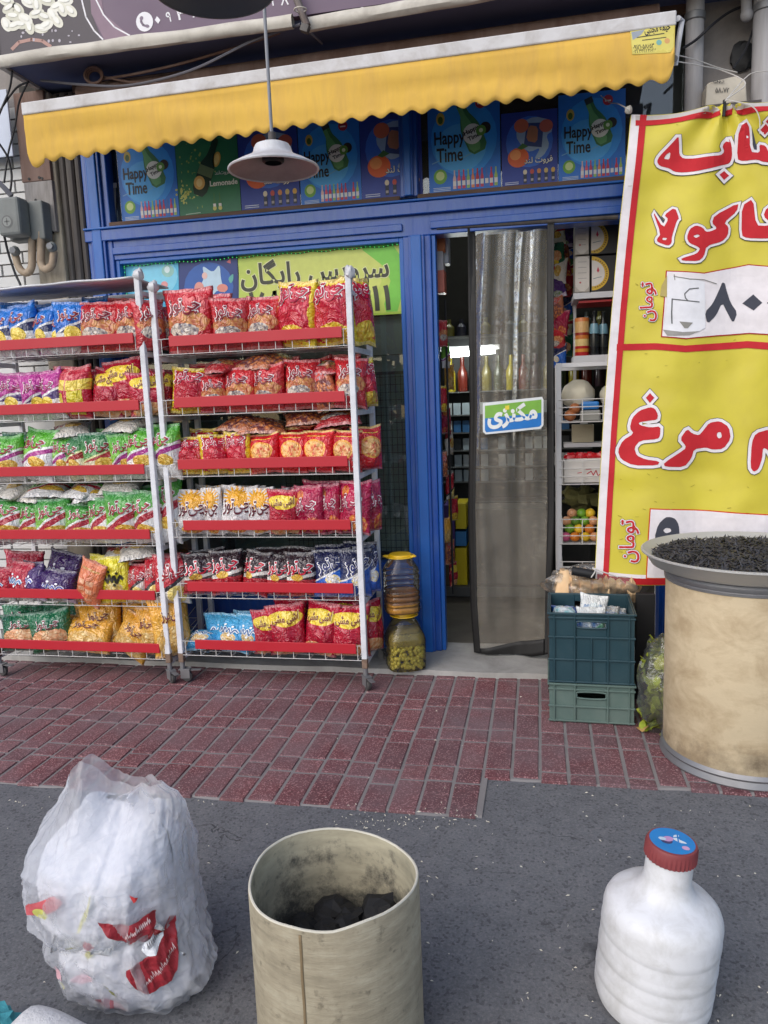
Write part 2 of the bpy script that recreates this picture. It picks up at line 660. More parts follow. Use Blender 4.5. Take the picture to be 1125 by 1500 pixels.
M_ASPHALT = asphalt_mat()
M_BRICK = brick_mat()
M_MORTAR = pm("grey_mortar", srgb(132, 128, 127), 0.9, var=0.25, vscale=9, bump=0.5, bscale=140)
M_CONC = pm("worn_concrete", srgb(168, 166, 162), 0.85, var=0.22, vscale=5, bump=0.4, bscale=90, dirt=srgb(112, 110, 106), dirt_amt=0.6, dirt_scale=4)
M_BLUE = pm("blue_gloss_paint", srgb(10, 72, 160), 0.34, var=0.16, vscale=4, stretch=(3, 3, 0.5), bump=0.12, bscale=30, dirt=srgb(70, 104, 160), dirt_amt=0.45, dirt_scale=9, coat=0.2)
M_BLUE2 = pm("blue_paint_bead", srgb(30, 94, 174), 0.38, var=0.2, vscale=8, stretch=(2, 2, 0.7))
M_RUSTWOOD = pm("rusty_brown_sill", srgb(104, 80, 66), 0.8, var=0.3, vscale=14, stretch=(0.4, 1, 2), bump=0.3, bscale=60, dirt=srgb(60, 44, 38), dirt_amt=0.6)
M_PILLAR = pm("dirty_stone", srgb(176, 166, 148), 0.85, var=0.25, vscale=5, stretch=(2, 2, 0.6), bump=0.4, bscale=40, dirt=srgb(86, 78, 70), dirt_amt=0.75, dirt_scale=4)
M_GREYPANEL = pm("weathered_grey_panel", srgb(148, 144, 142), 0.75, var=0.25, vscale=8, stretch=(3, 3, 0.5), bump=0.3, bscale=40, dirt=srgb(92, 86, 82), dirt_amt=0.7, dirt_scale=6)
M_BROWNPANEL = pm("brown_stained_panel", srgb(112, 88, 78), 0.8, var=0.3, vscale=7, stretch=(3, 3, 0.5), dirt=srgb(150, 130, 122), dirt_amt=0.5)
M_DARKSTEEL = pm("dark_brown_steel", srgb(70, 64, 62), 0.6, var=0.3, vscale=6, stretch=(4, 4, 0.3), bump=0.2, bscale=30, dirt=srgb(112, 108, 104), dirt_amt=0.5)
M_WHITEBRICK = pm("white_wall_brick", srgb(206, 206, 204), 0.8, var=0.12, vscale=14, bump=0.3, bscale=80, orand=0.08)
M_WALLGREY = pm("grey_cement_wall", srgb(146, 140, 136), 0.9, var=0.25, vscale=4, bump=0.5, bscale=45, dirt=srgb(92, 88, 86), dirt_amt=0.6, dirt_scale=2.5)
M_NAVY = pm("dark_navy_soffit", srgb(92, 100, 132), 0.75, var=0.2, vscale=3)
M_CREAM = pm("cream_vinyl_trim", srgb(206, 200, 188), 0.7, var=0.14, vscale=8, dirt=srgb(140, 130, 118), dirt_amt=0.45, dirt_scale=7)
M_YELLOW = pm("yellow_awning_cloth", srgb(222, 180, 84), 0.8, var=0.09, vscale=5, stretch=(3, 3, 0.5), dirt=srgb(196, 156, 88), dirt_amt=0.5, dirt_scale=5, bump=0.1, bscale=200, spec=0.2)
M_WHITEBAR = pm("white_enamel_metal", srgb(222, 222, 226), 0.45, var=0.08, vscale=9, dirt=srgb(160, 156, 152), dirt_amt=0.4, dirt_scale=10)
M_BLACK = pm("black_rubber", srgb(26, 26, 28), 0.6, var=0.2)
M_STEEL = pm("dull_steel", srgb(138, 138, 140), 0.5, metal=0.6, var=0.25, vscale=10)
M_PIPE = pm("grey_white_pipe", srgb(176, 174, 176), 0.55, var=0.16, vscale=6, stretch=(3, 3, 0.4), dirt=srgb(120, 116, 112), dirt_amt=0.5, dirt_scale=5)
M_GLASS = glass_mat("window_glass", (0.86, 0.9, 0.89), 0.03, haze=0.03, haze_col=(0.5, 0.51, 0.5))

# ------------------------------------------------------------------ road, pavement, apron
o = MB().grid(lambda u, v: Vector((-40 + 80 * u, -40 + 80 * v, 0)), 8, 8).build("asphalt_road", M_ASPHALT, origin=(0, 0, 0))
tag(o, kind="structure")
FRONT_Y, STEP_X, STEP_Y = 2.27, -0.19, 2.53
pav = MB()


def edge_y(x):
    return (FRONT_Y if x < STEP_X else STEP_Y) + 0.012 + 0.012 * noise.noise(Vector((x * 7, 0, 0)))


xs = [-3.9 + 0.05 * i for i in range(126)]
xs = [x for x in xs if abs(x - STEP_X) > 0.02] + [STEP_X - 0.001, STEP_X + 0.001]
xs.sort()
vs_, fs = [], []
for x in xs:
    e = edge_y(x)
    vs_ += [(x, e, 0.0), (x, e + 0.006, 0.0055), (x, 3.62, 0.0055)]
for i in range(len(xs) - 1):
    a = i * 3
    fs += [(a, a + 3, a + 4, a + 1), (a + 1, a + 4, a + 5, a + 2)]
pav.add(vs_, fs)
pave = pav.build("brick_pavement", M_MORTAR, origin=(0, 3, 0))
tag(pave, kind="structure")


def project(p):
    d = Vector(p) - CAM
    z = d.dot(FWD)
    return (IMG_W / 2 + FPX * d.dot(RT) / z, IMG_H / 2 - FPX * d.dot(UP) / z)


def brick_mesh(lx, ly, k):
    r = random.Random(k)
    j = lambda s=0.0016: r.uniform(-s, s)
    b = 0.004
    z1 = 0.012
    top = [(-lx / 2 + b + j(), -ly / 2 + b + j(), z1), (lx / 2 - b + j(), -ly / 2 + b + j(), z1), (lx / 2 - b + j(), ly / 2 - b + j(), z1), (-lx / 2 + b + j(), ly / 2 - b + j(), z1)]
    bot = [(-lx / 2 + j(), -ly / 2 + j(), -0.006), (lx / 2 + j(), -ly / 2 + j(), -0.006), (lx / 2 + j(), ly / 2 + j(), -0.006), (-lx / 2 + j(), ly / 2 + j(), -0.006)]
    mid = [(x * 1.0 + (0.0015 if x < 0 else -0.0015), y + (0.0015 if y < 0 else -0.0015), z1 - 0.003) for x, y, _ in bot]
    me = bpy.data.meshes.new("brick")
    me.from_pydata(top + mid + bot, [], [(0, 1, 2, 3)] + [(4 + i, 4 + (i + 1) % 4, (i + 1) % 4, i) for i in range(4)] + [(8 + i, 8 + (i + 1) % 4, 4 + (i + 1) % 4, 4 + i) for i in range(4)])
    me.materials.append(M_BRICK)
    return me


PITCH_X = 0.0985
bricks = []
col = 0
x = -3.85
while x < 1.9:
    y = FRONT_Y + 0.008 + (-0.10 if col % 2 else 0.0) - (0.05 if col % 5 == 3 else 0)
    k = col
    lim = (FRONT_Y if x + PITCH_X < STEP_X + 0.03 else STEP_Y) + 0.006
    while y < 3.52:
        L = 0.205 if k % 2 == 0 else 0.098
        k += 1
        y0, y1 = max(y, lim), min(y + L, 3.515)
        if y1 - y0 > 0.03:
            bricks.append((x + PITCH_X / 2, (y0 + y1) / 2, y1 - y0))
        y += L + 0.0105
    col += 1
    x += PITCH_X
meshes = {}
seen, rest = [], []
for bx, by, L in bricks:
    px, py = project((bx, by, 0.02))
    (seen if -30 < px < 1155 and not (px > 990 and by > 2.75) else rest).append((by, bx, L))
seen.sort()
rest += seen[300:]
for by, bx, L in seen[:300]:
    key = (round(L, 3), rnd.randrange(3))
    if key not in meshes: meshes[key] = brick_mesh(PITCH_X - 0.0095, L, hash(key) % 1000)
    o = link("brick", meshes[key], pave, (bx, by - 3, -0.0022 + rnd.uniform(-0.0015, 0.0015)))
    o.rotation_euler = (rnd.uniform(-0.006, 0.006), rnd.uniform(-0.008, 0.008), rnd.uniform(-0.008, 0.008))
mb = MB()
for by, bx, L in rest:
    w = PITCH_X - 0.0095
    mb.add([(bx - w / 2, by - L / 2, -0.004), (bx + w / 2, by - L / 2, -0.004), (bx + w / 2, by + L / 2, -0.004), (bx - w / 2, by + L / 2, -0.004),
            (bx - w / 2 + .003, by - L / 2 + .003, 0.010), (bx + w / 2 - .003, by - L / 2 + .003, 0.010), (bx + w / 2 - .003, by + L / 2 - .003, 0.010), (bx - w / 2 + .003, by + L / 2 - .003, 0.010)],
           [(4, 5, 6, 7), (0, 1, 5, 4), (1, 2, 6, 5), (2, 3, 7, 6), (3, 0, 4, 7)])
tag(mb.build("outlying_bricks", M_BRICK, pave), kind="stuff")


def apron(u, v):
    x = -3.9 + 5.8 * u
    y = 3.50 + 0.43 * v
    e = 0.015 * noise.noise(Vector((x * 5, 1.3, 0))) if v == 0 else 0
    return Vector((x, y + e, 0.034 + 0.004 * noise.noise(Vector((x * 4, y * 4, 2)))))


mb = MB().grid(apron, 80, 8)
mb.grid(lambda u, v: apron(u, 0) - Vector((0, 0, 0.034 * (1 - v))) + Vector((0, -0.004 * (1 - v), 0)), 80, 1)
tag(mb.build("concrete_apron", M_CONC, origin=(0, 3.5, 0)), kind="structure")

# ------------------------------------------------------------------ the room behind the shop front
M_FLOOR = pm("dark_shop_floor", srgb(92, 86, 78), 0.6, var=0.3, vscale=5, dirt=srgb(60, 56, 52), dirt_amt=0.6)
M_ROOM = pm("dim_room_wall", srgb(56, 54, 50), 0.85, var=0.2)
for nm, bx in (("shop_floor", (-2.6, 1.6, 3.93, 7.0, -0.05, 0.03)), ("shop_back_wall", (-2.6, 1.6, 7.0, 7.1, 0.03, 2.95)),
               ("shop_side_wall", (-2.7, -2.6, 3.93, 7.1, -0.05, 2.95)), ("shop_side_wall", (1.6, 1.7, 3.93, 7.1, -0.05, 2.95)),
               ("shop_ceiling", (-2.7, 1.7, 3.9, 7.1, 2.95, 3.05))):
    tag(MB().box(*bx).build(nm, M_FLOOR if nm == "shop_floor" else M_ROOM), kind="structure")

# ------------------------------------------------------------------ shop front: blue painted frame with glazing
front = thing("shop_facade", "blue painted shop front with glazed window, transom lights and open doorway", "shop front", (-0.57, 3.78, 0))
WX0, WX1, DX1 = -2.17, -0.64, 0.56
LZ0, LZ1 = 2.105, 2.255


def frame_post(x0, x1, z0, z1, name="post"):
    w = x1 - x0
    mb = MB().box(x0, x1, 3.785, 3.90, z0, z1)
    mb.box(x0 + w * 0.2, x1 - w * 0.22, 3.768, 3.785, z0, z1)
    mb.box(x0 + w * 0.3, x1 - w * 0.32, 3.758, 3.768, z0, z1, 1)
    return mb.build(name, [M_BLUE, M_BLUE2], front, bevel=0.005)


frame_post(-2.31, -2.17, 0.03, 2.93, "jamb")
frame_post(-0.64, -0.505, 0.034, LZ0, "post")
frame_post(-0.645, -0.56, LZ1 + 0.03, 2.93, "mullion")
frame_post(DX1, DX1 + 0.08, 0.034, LZ0, "jamb")
mb = MB().box(-2.17, DX1 + 0.08, 3.79, 3.90, LZ0, LZ1)
mb.box(-2.312, DX1 + 0.083, 3.762, 3.79, LZ1 - 0.055, LZ1 + 0.001)
mb.box(-2.312, DX1 + 0.083, 3.75, 3.80, LZ1 + 0.001, LZ1 + 0.012, 1)
mb.box(-2.17, WX1, 3.775, 3.79, LZ0 + 0.025, LZ0 + 0.06)
mb.box(-0.505, DX1, 3.775, 3.79, LZ0 + 0.025, LZ0 + 0.06)
mb.build("lintel", [M_BLUE, M_BLUE2], front, bevel=0.004)
mb = MB().box(-2.17, -0.645, 3.765, 3.84, LZ1 + 0.012, LZ1 + 0.034)
mb.build("sill", M_RUSTWOOD, front, bevel=0.004)
MB().box(-0.56, DX1 + 0.08, 3.765, 3.84, LZ1 + 0.012, LZ1 + 0.034).build("sill", M_RUSTWOOD, front, bevel=0.004)
MB().box(-2.31, DX1 + 0.08, 3.77, 3.90, 2.93, 2.99).build("head_rail", M_RUSTWOOD, front, bevel=0.004)
# window casing beads
for a, b, c, d in ((WX0, WX0 + 0.022, 0.5, LZ0), (WX1 - 0.022, WX1, 0.5, LZ0)):
    MB().box(a, b, 3.80, 3.84, c, d).build("casing", M_BLUE2, front, bevel=0.003)
MB().box(WX0 + 0.022, WX1 - 0.022, 3.80, 3.84, LZ0 - 0.02, LZ0).build("casing", M_BLUE2, front, bevel=0.003)
MB().box(WX0, WX1, 3.78, 3.90, 0.03, 0.5).build("stall_riser", M_BLUE, front, bevel=0.006)
for a, b in ((-0.505, -0.485),):
    MB().box(a, b, 3.80, 3.86, 0.034, LZ0).build("casing", M_BLUE2, front, bevel=0.003)
MB().box(WX0 + 0.005, WX1 - 0.005, 3.846, 3.852, 0.5, LZ0 - 0.002).build("window_pane", M_GLASS, front)
MB().box(-2.165, -0.65, 3.846, 3.852, LZ1 + 0.036, 2.93).build("transom_pane", M_GLASS, front)
MB().box(-0.555, DX1 + 0.075, 3.846, 3.852, LZ1 + 0.036, 2.93).build("transom_pane", M_GLASS, front)
# upper wall of the building above the shop front
MB().box(-4.5, 3.0, 3.92, 4.2, 2.99, 6.5).build("upper_wall", M_WALLGREY, front)

# ------------------------------------------------------------------ white brick wall on the left
wall = thing("white_brick_wall", "white painted brick wall at the far left behind the rack", "wall", (-3.2, 3.84, 0))
MB().box(-4.4, -2.60, 3.80, 4.0, -0.05, 2.95).build("mortar_core", M_MORTAR, wall)
wb = {}
z = 0.03
row = 0
while z < 2.9:
    x = -3.35 + (0.13 if row % 2 else 0.0)
    while x < -2.61:
        L = min(0.25, -2.605 - x)
        if L > 0.04:
            key = round(L, 3)
            if key not in wb:
                m2 = MB().box(-L / 2, L / 2, -0.01, 0.03, 0, 0.052)
                ob = m2.build("brick", M_WHITEBRICK, wall, local=True)
                wb[key] = ob.data
                ob.location = (x + L / 2 + 3.2, -0.045, z)
            else:
                ob = link("brick", wb[key], wall, (x + L / 2 + 3.2, -0.045 + rnd.uniform(-0.002, 0.002), z))
        x += 0.262
    z += 0.06
    row += 1

# ------------------------------------------------------------------ left pillar with its cladding
pil = thing("stone_pillar", "dirty stone pillar with peeling grey cladding left of the shop front", "pillar", (-2.52, 3.78, 0))
MB().box(-2.60, -2.44, 3.76, 3.95, 0.0, 2.95).build("shaft", M_PILLAR, pil, bevel=0.01)
MB().box(-2.615, -2.452, 3.735, 3.762, 2.262, 2.515).build("cladding_panel", M_GREYPANEL, pil, bevel=0.003)
MB().box(-2.625, -2.455, 3.737, 3.762, 2.517, 2.95).build("cladding_panel", M_BROWNPANEL, pil, bevel=0.003)
for i, (px, py) in enumerate(((42, 262), (57, 260), (61, 261), (52, 293), (76, 340))):
    p = at_y(px, py, 3.733)
    MB().tube([p, p + Vector((0, 0.012, 0))], 0.007, 10).build("screw_hole", M_BLACK, pil)
dp = thing("dark_steel_column", "dark ribbed steel shutter column beside the blue jamb", "column", (-2.38, 3.8, 0))
MB().box(-2.44, -2.31, 3.80, 3.92, 0.0, 2.95).build("backing", M_DARKSTEEL, dp)
for xx, r in ((-2.42, 0.018), (-2.375, 0.024), (-2.332, 0.016)):
    MB().tube([(xx, 3.795, 0.03), (xx, 3.795, 2.94)], r, 10).build("rib", M_DARKSTEEL, dp)
tag(MB().box(-2.95, -2.635, 3.70, 3.712, 2.64, 2.96).build("white_sheet_panel", pm("pale_blue_sheet", srgb(196, 204, 220), 0.6, var=0.15, vscale=5), bevel=0.002), "pale bluish white sheet fixed above the white brick wall", "panel")

# ------------------------------------------------------------------ concrete wall and pipes on the right
cw = tag(MB().grid(lambda u, v: Vector((0.565 + 0.08 + 2.4 * u, 3.80 + 0.02 * noise.noise(Vector((u * 9, v * 11, 0))), -0.05 + 4.0 * v)), 40, 60).build("cement_wall", M_WALLGREY), "rough grey cement wall behind the pipes and yellow banner", "wall")
hole = tag(MB().ball(at_y(1090, 82, 3.80), 0.055, 14, 8, sc=(1, 0.25, 1.05), amp=0.5, seed=4).build("wall_hole", M_BLACK), "dark ragged hole knocked in the cement wall", "hole")


def drainpipe(px0, px1, py, name, label, ztop=4.0, zbot=0.0, y=3.70):
    a, b = at_y(px0, py, y), at_y(px1, py, y)
    r = (b.x - a.x) / 2
    cx = (a.x + b.x) / 2
    t = thing(name, label, "pipe", (cx, y, zbot))
    MB().tube([(cx, y, zbot), (cx, y, ztop)], r, 20).build("pipe_run", M_PIPE, t)
    for zz in (2.86, 1.2):
        MB().lathe([(r + 0.001, zz), (r + 0.006, zz + 0.004), (r + 0.006, zz + 0.03), (r + 0.001, zz + 0.034)], 20, (cx, y, 0)).build("clamp", M_STEEL, t)
    return t


drainpipe(1003, 1030, 100, "drainpipe", "pale grey drainpipe just right of the yellow awning end")
drainpipe(1100, 1136, 130, "drainpipe", "wide grey drainpipe at the right edge above the banner")
t = thing("pipe_stub", "short capped white pipe end sticking down from above the wall hole", "pipe", at_y(1095, 10, 3.7))
a, b = at_y(1092, -30, 3.72), at_y(1094, 22, 3.70)
MB().tube([a, b], 0.021, 16).build("pipe_run", M_PIPE, t)
MB().ball(b, 0.026, 14, 8).build("end_cap", M_PIPE, t)
# ------------------------------------------------------------------ projecting shop sign, soffit
SGY, SGZ = 3.45, 2.955
M_SIGN = pm("plum_sign_vinyl", srgb(98, 78, 100), 0.5, var=0.08, vscale=2)
sign = thing("shop_sign", "plum coloured shop sign with nuts picture and phone number above the awning", "sign", (-0.9, SGY, SGZ))
MB().box(-2.47, 2.2, SGY, SGY + 0.035, SGZ + 0.03, 4.2).build("face_panel", M_SIGN, sign)
MB().box(-2.47, 2.2, SGY + 0.036, 3.915, SGZ + 0.012, SGZ + 0.03).build("soffit", M_NAVY, sign)
MB().box(-2.50, -2.472, SGY - 0.01, 3.915, SGZ, 4.2).build("end_panel", M_CREAM, sign)


def trim(x0, x1, z0, z1, name="bottom_trim"):
    n = 40

    def fn(u, v):
        x = x0 + (x1 - x0) * u
        a = v * 2 * math.pi
        wob = 0.006 * noise.noise(Vector((x * 3, 0, 1)))
        zc = z0 + (z1 - z0) * u + 0.012 + wob
        r = 0.029 * (1 + 0.15 * noise.noise(Vector((x * 5, math.cos(a), math.sin(a)))))
        return Vector((x, SGY - 0.012 + r * 0.8 * math.cos(a), zc + r * math.sin(a)))
    return MB().grid(fn, n, 12).build(name, M_CREAM, sign)


trim(-2.48, -1.03, SGZ, SGZ - 0.005)
trim(-0.985, 0.9, SGZ - 0.03, SGZ + 0.03)
A = Art()
WHITE, PLUMD = srgb(226, 224, 228), srgb(56, 48, 58)
A.poly([(-20, -60), (128, -60), (134, 20), (150, 60), (160, 72), (-20, 92)], PLUMD, layer=1)
A.poly([(128, -60), (140, -60), (152, 20), (190, 52), (160, 72), (134, 20)], srgb(126, 100, 118), layer=1.3)
A.line([(116, -30), (120, 0), (126, 25), (138, 45), (151, 58)], 2.2, WHITE, layer=2)
A.line([(137, -30), (141, 0), (152, 22), (168, 40), (190, 52)], 2.2, WHITE, layer=2)
bean = [srgb(218, 216, 200), srgb(206, 204, 186), srgb(228, 226, 214)]
rb = random.Random(3)
for i, (bx, by, br) in enumerate(((10, 2, 0.3), (27, 14, 0.9), (42, 4, 0.5), (55, 8, 1.4), (70, 2, 0.2), (84, 10, -0.5), (92, 14, 1.2), (20, 24, 0.1), (38, 28, 0.6), (54, 20, -0.3), (66, 25, 0.4),
                                   (78, 22, 1.0), (84, 31, 0.9), (30, 36, 0.2), (10, 36, 1.1), (22, 38, -0.4), (44, 40, 1.3), (68, 38, -0.5), (60, 42, 0.1), (14, 12, -0.6), (96, 2, 0.0), (104, 16, 0.8))):
    A.ell(bx, by, 11.5, 7, bean[i % 3], br, layer=2 + 0.25 * (i % 9))
    A.ell(bx - 1, by - 1.5, 7, 3.2, srgb(236, 235, 226), br, layer=5 + 0.1 * (i % 9))
A.line([(18, 72), (28, 62), (46, 58), (62, 60), (74, 68)], 5, srgb(170, 128, 118), layer=2)
for i in range(14):
    A.ell(rb.uniform(4, 120), rb.uniform(44, 62), rb.uniform(.8, 2.2), rb.uniform(.8, 2.6), srgb(176, 170, 180), layer=2.4)
A.ell(212, 32, 12.5, 14.5, WHITE, layer=2)
A.line([(207, 27), (207, 32), (210, 37), (216, 39)], 3.4, srgb(120, 104, 124), layer=3)
A.ell(207.5, 27, 2.6, 3.2, srgb(120, 104, 124), 0.3, layer=3.2)
A.ell(216, 38.5, 3.2, 2.4, srgb(120, 104, 124), 0.3, layer=3.2)
for ch, x, y, w, h in (("۰", 231, 29.5, 6.5, 9), ("۹", 247, 25, 7, 14), ("۳", 266, 22, 13, 14), ("۲", 285, 19, 9, 13), ("۱", 299, 17, 3, 13), ("۲", 381, 4, 9, 13), ("۱", 399, 2, 3, 13), ("۸", 417, 1, 11, 13)):
    A.text(ch, x, y, w, WHITE, h=h, ysign=-1, layer=2, bold=0.015, rot=0.1)
A.ell(531, 15.5, 5, 5, WHITE, layer=2); A.ell(531, 16, 2, 2, srgb(98, 78, 100), layer=3)
A.build("printed_picture", on_plane(SGY - 0.0005), sign)["kind"] = "stuff"

# angled bracket pipe hanging from the sign
br = thing("sign_bracket", "rusty angled pipe tied with wire at the gap in sign trim", "bracket", at_y(440, 20, 3.40))
MB().tube([at_y(418, -45, 3.39), at_y(450, 38, 3.39)], 0.016, 10).build("pipe_run", pm("rusty_pipe", srgb(120, 112, 108), 0.6, metal=0.4, var=0.35, vscale=20, dirt=srgb(80, 56, 44), dirt_amt=0.6), br)
MB().obox(at_y(447, 42, 3.385), (0.035, 0.03, 0.03), Matrix.Rotation(0.4, 3, 'Y')).build("end_plate", M_DARKSTEEL, br, bevel=0.002)
MB().tube([at_y(440 + 9 * math.cos(a), 14 + 4 * math.sin(a), 3.365 + 0.02 * math.sin(a)) for a in [i * math.pi / 6 for i in range(13)]], 0.003, 6).build("binding_wire", M_CREAM, br)

# ------------------------------------------------------------------ awning
AWY = 3.36
aw = thing("yellow_awning", "yellow awning with white front bar and scalloped valance over the shop front", "awning", (-0.9, AWY, 2.46))
pl, pr = at_y(35, 162, AWY), at_y(990, 29, AWY)
AX0, AX1, AZ0, AZ1 = pl.x, pr.x, pl.z, pr.z


def awz(x): return AZ0 + (AZ1 - AZ0) * (x - AX0) / (AX1 - AX0)


def bar_fn(a, b, c, d):
    mb = MB()
    mb.add([(AX0, AWY - 0.02, AZ0 + a), (AX1, AWY - 0.02, AZ1 + a), (AX1, AWY + 0.025, AZ1 + a), (AX0, AWY + 0.025, AZ0 + a),
            (AX0, AWY - 0.02, AZ0 + b), (AX1, AWY - 0.02, AZ1 + b), (AX1, AWY + 0.025, AZ1 + b), (AX0, AWY + 0.025, AZ0 + b)],
           [(3, 2, 1, 0), (4, 5, 6, 7), (0, 1, 5, 4), (1, 2, 6, 5), (2, 3, 7, 6), (3, 0, 4, 7)])
    return mb


bar_fn(-0.026, 0.028, 0, 0).build("front_bar", pm('dusty_white_bar', srgb(206, 204, 204), .55, var=.1, vscale=9, dirt=srgb(150, 140, 130), dirt_amt=.55, dirt_scale=8), aw, bevel=0.006)
NS = 33


def valance(u, v):
    x = AX0 + 0.004 + (AX1 - AX0 - 0.008) * u
    ph = u * NS
    f = ph - math.floor(ph)
    sc = 0.019 * (0.5 - 0.5 * math.cos(2 * math.pi * f)) + 0.006 * noise.noise(Vector((x * 6, 0, 5)))
    drop = (0.196 + (0.02 if u < 0.03 else 0) - 0.012 * u) + sc
    if u < 0.008: drop -= 0.05 * (1 - u / 0.008) ** 2
    if u > 0.992: drop -= 0.05 * ((u - 0.992) / 0.008) ** 2
    wave = 0.010 * math.sin(x * 3.1 + 1) * v + 0.002 * noise.noise(Vector((x * 7, v * 2, 0))) * v
    sag = 0.022 * noise.noise(Vector((x * 2.2, v * 2.5, 9)))
    return Vector((x, AWY - 0.012 + wave + sag * math.sin(math.pi * v), awz(x) - 0.024 - drop * v))


vo = MB().grid(valance, NS * 12, 8).build("valance", M_YELLOW, aw, solid=0.002)
MB().grid(lambda u, v: Vector((AX0 + 0.02 + (AX1 - AX0 - 0.04) * u, AWY + 0.02 + 0.30 * v, awz(AX0 + (AX1 - AX0) * u) + 0.02 + 0.155 * v - 0.02 * math.sin(math.pi * v))), 20, 6).build(
    "canopy_cloth", pm("brown_canopy_underside", srgb(120, 92, 72), 0.85, var=0.25, vscale=4), aw, solid=0.002)
MB().tube([(-2.2, 3.66, 2.865), (0.5, 3.66, 2.885)], 0.045, 16).build("roller", M_BROWNPANEL, aw)
# side arm and end sticker
mb = MB().tube([at_y(993, 27, 3.37), at_y(999, 30, 3.40), at_y(994, 60, 3.40), at_y(989, 96, 3.42)], 0.011, 8)
mb.build("side_arm", M_WHITEBAR, aw)
MB().tube([at_y(988, 86, 3.40), at_y(988.5, 86, 3.39)], 0.012, 10).build("pivot_bolt", M_STEEL, aw)


def on_valance(x, y, l):
    p = at_y(x, y, AWY)
    u = (p.x - AX0 - 0.004) / (AX1 - AX0 - 0.008)
    v = max(0.0, (awz(p.x) - 0.024 - p.z) / 0.2)
    q = valance(min(max(u, 0.009), 0.99), min(v, 1))
    return Vector((p.x, q.y - 0.004 - l * 0.0006, p.z))


A = Art()
DK = srgb(60, 58, 40)
A.poly([(922, 48), (988, 36), (987, 72), (981, 79), (925, 83)], srgb(212, 196, 92), layer=1)
A.poly([(923.5, 49.5), (986.5, 37.5), (985.5, 71), (980.5, 77.5), (926, 81.3)], srgb(222, 208, 104), layer=1.5)
A.poly([(924, 50), (944, 46), (938, 54), (926, 62)], srgb(150, 158, 168), layer=2)
A.text("خیمه مجتبی", 962, 46.5, 38, srgb(52, 46, 36), h=11, ysign=-1, rot=0.17, bold=0.03, layer=2)
A.line([(932, 58), (972, 51.5)], 1.5, DK, layer=2); A.line([(940, 62), (975, 57)], 1.3, DK, layer=2)
A.text("۰۹۱۲۱۰۵۸۶۵۳", 942, 71, 31, DK, h=6.5, ysign=-1, rot=0.13, bold=0.02, layer=2)
A.text("۰۲۱ ۴۴۲۸۴۶۲۸", 944, 77, 34, DK, h=4.5, ysign=-1, rot=0.1, bold=0.01, layer=2)
A.ell(964.5, 64.5, 4, 4, srgb(120, 176, 168), layer=2); A.ell(976.5, 62, 4, 4, srgb(214, 160, 96), layer=2)
A.build("sticker", on_valance, aw, cut=8)

# ------------------------------------------------------------------ hanging lamps
M_SHADE = pm("chipped_white_enamel", srgb(212, 212, 214), 0.4, var=0.1, vscale=12, dirt=srgb(130, 110, 100), dirt_amt=0.5, dirt_scale=9)
M_SHADE_IN = pm("dusty_shade_inside", srgb(176, 156, 150), 0.75, var=0.25, vscale=10, dirt=srgb(110, 90, 84), dirt_amt=0.5)
M_SHADE_DK = pm("grey_green_enamel", srgb(98, 100, 104), 0.5, var=0.12, vscale=6)


def lamp(px, py, Y, R, label, mats, ztop, h):
    c = at_y(px, py, Y)
    t = thing("hanging_lamp", label, "lamp", c, "bell lamps hung in front of the awning")
    k = R
    prof = [(k, 0), (k * 1.0, 0.004), (k * 0.93, h * 0.14), (k * 0.8, h * 0.26), (k * 0.62, h * 0.40), (k * 0.50, h * 0.5), (k * 0.44, h * 0.62), (k * 0.42, h * 0.76), (k * 0.38, h * 0.88), (k * 0.26, h * 0.96), (k * 0.10, h * 0.985)]
    inner = [(r - 0.003, z - 0.003) for r, z in prof[1:]]
    MB().lathe(prof, 48, c).build("shade", mats[0], t)
    MB().lathe([(k * 0.985, 0.0005)] + inner, 48, c).build("shade_lining", mats[1], t)
    MB().tube([c + Vector((k * 1.0 * math.cos(a), k * 1.0 * math.sin(a), 0.002)) for a in [i * math.pi / 24 for i in range(48)]], 0.004, 6, closed=True).build("rolled_rim", mats[0], t)
    MB().tube([c + Vector((0, 0, h * 0.97)), c + Vector((0, 0, h * 0.97 + 0.03))], 0.012, 12).build("ferrule", M_DARKSTEEL, t)
    MB().lathe([(0.034, h * 0.86), (0.034, h * 0.3), (0.028, h * 0.24), (0.026, h * 0.245)], 20, c).build("bulb_socket", M_BLACK, t)
    MB().tube([c + Vector((0, 0, h)), Vector((c.x - 0.004, c.y, ztop))], 0.0055, 8).build("hanging_rod", M_STEEL, t)
    return t


lamp(401, 249, 2.4, 0.138, "white enamel bell lamp hanging before the yellow awning", (M_SHADE, M_SHADE_IN), 3.6, 0.082)
lamp(312, -17, 1.9, 0.148, "dark grey lamp shade cut off by the top edge of picture", (M_SHADE_DK, M_SHADE_DK), 3.6, 0.11)

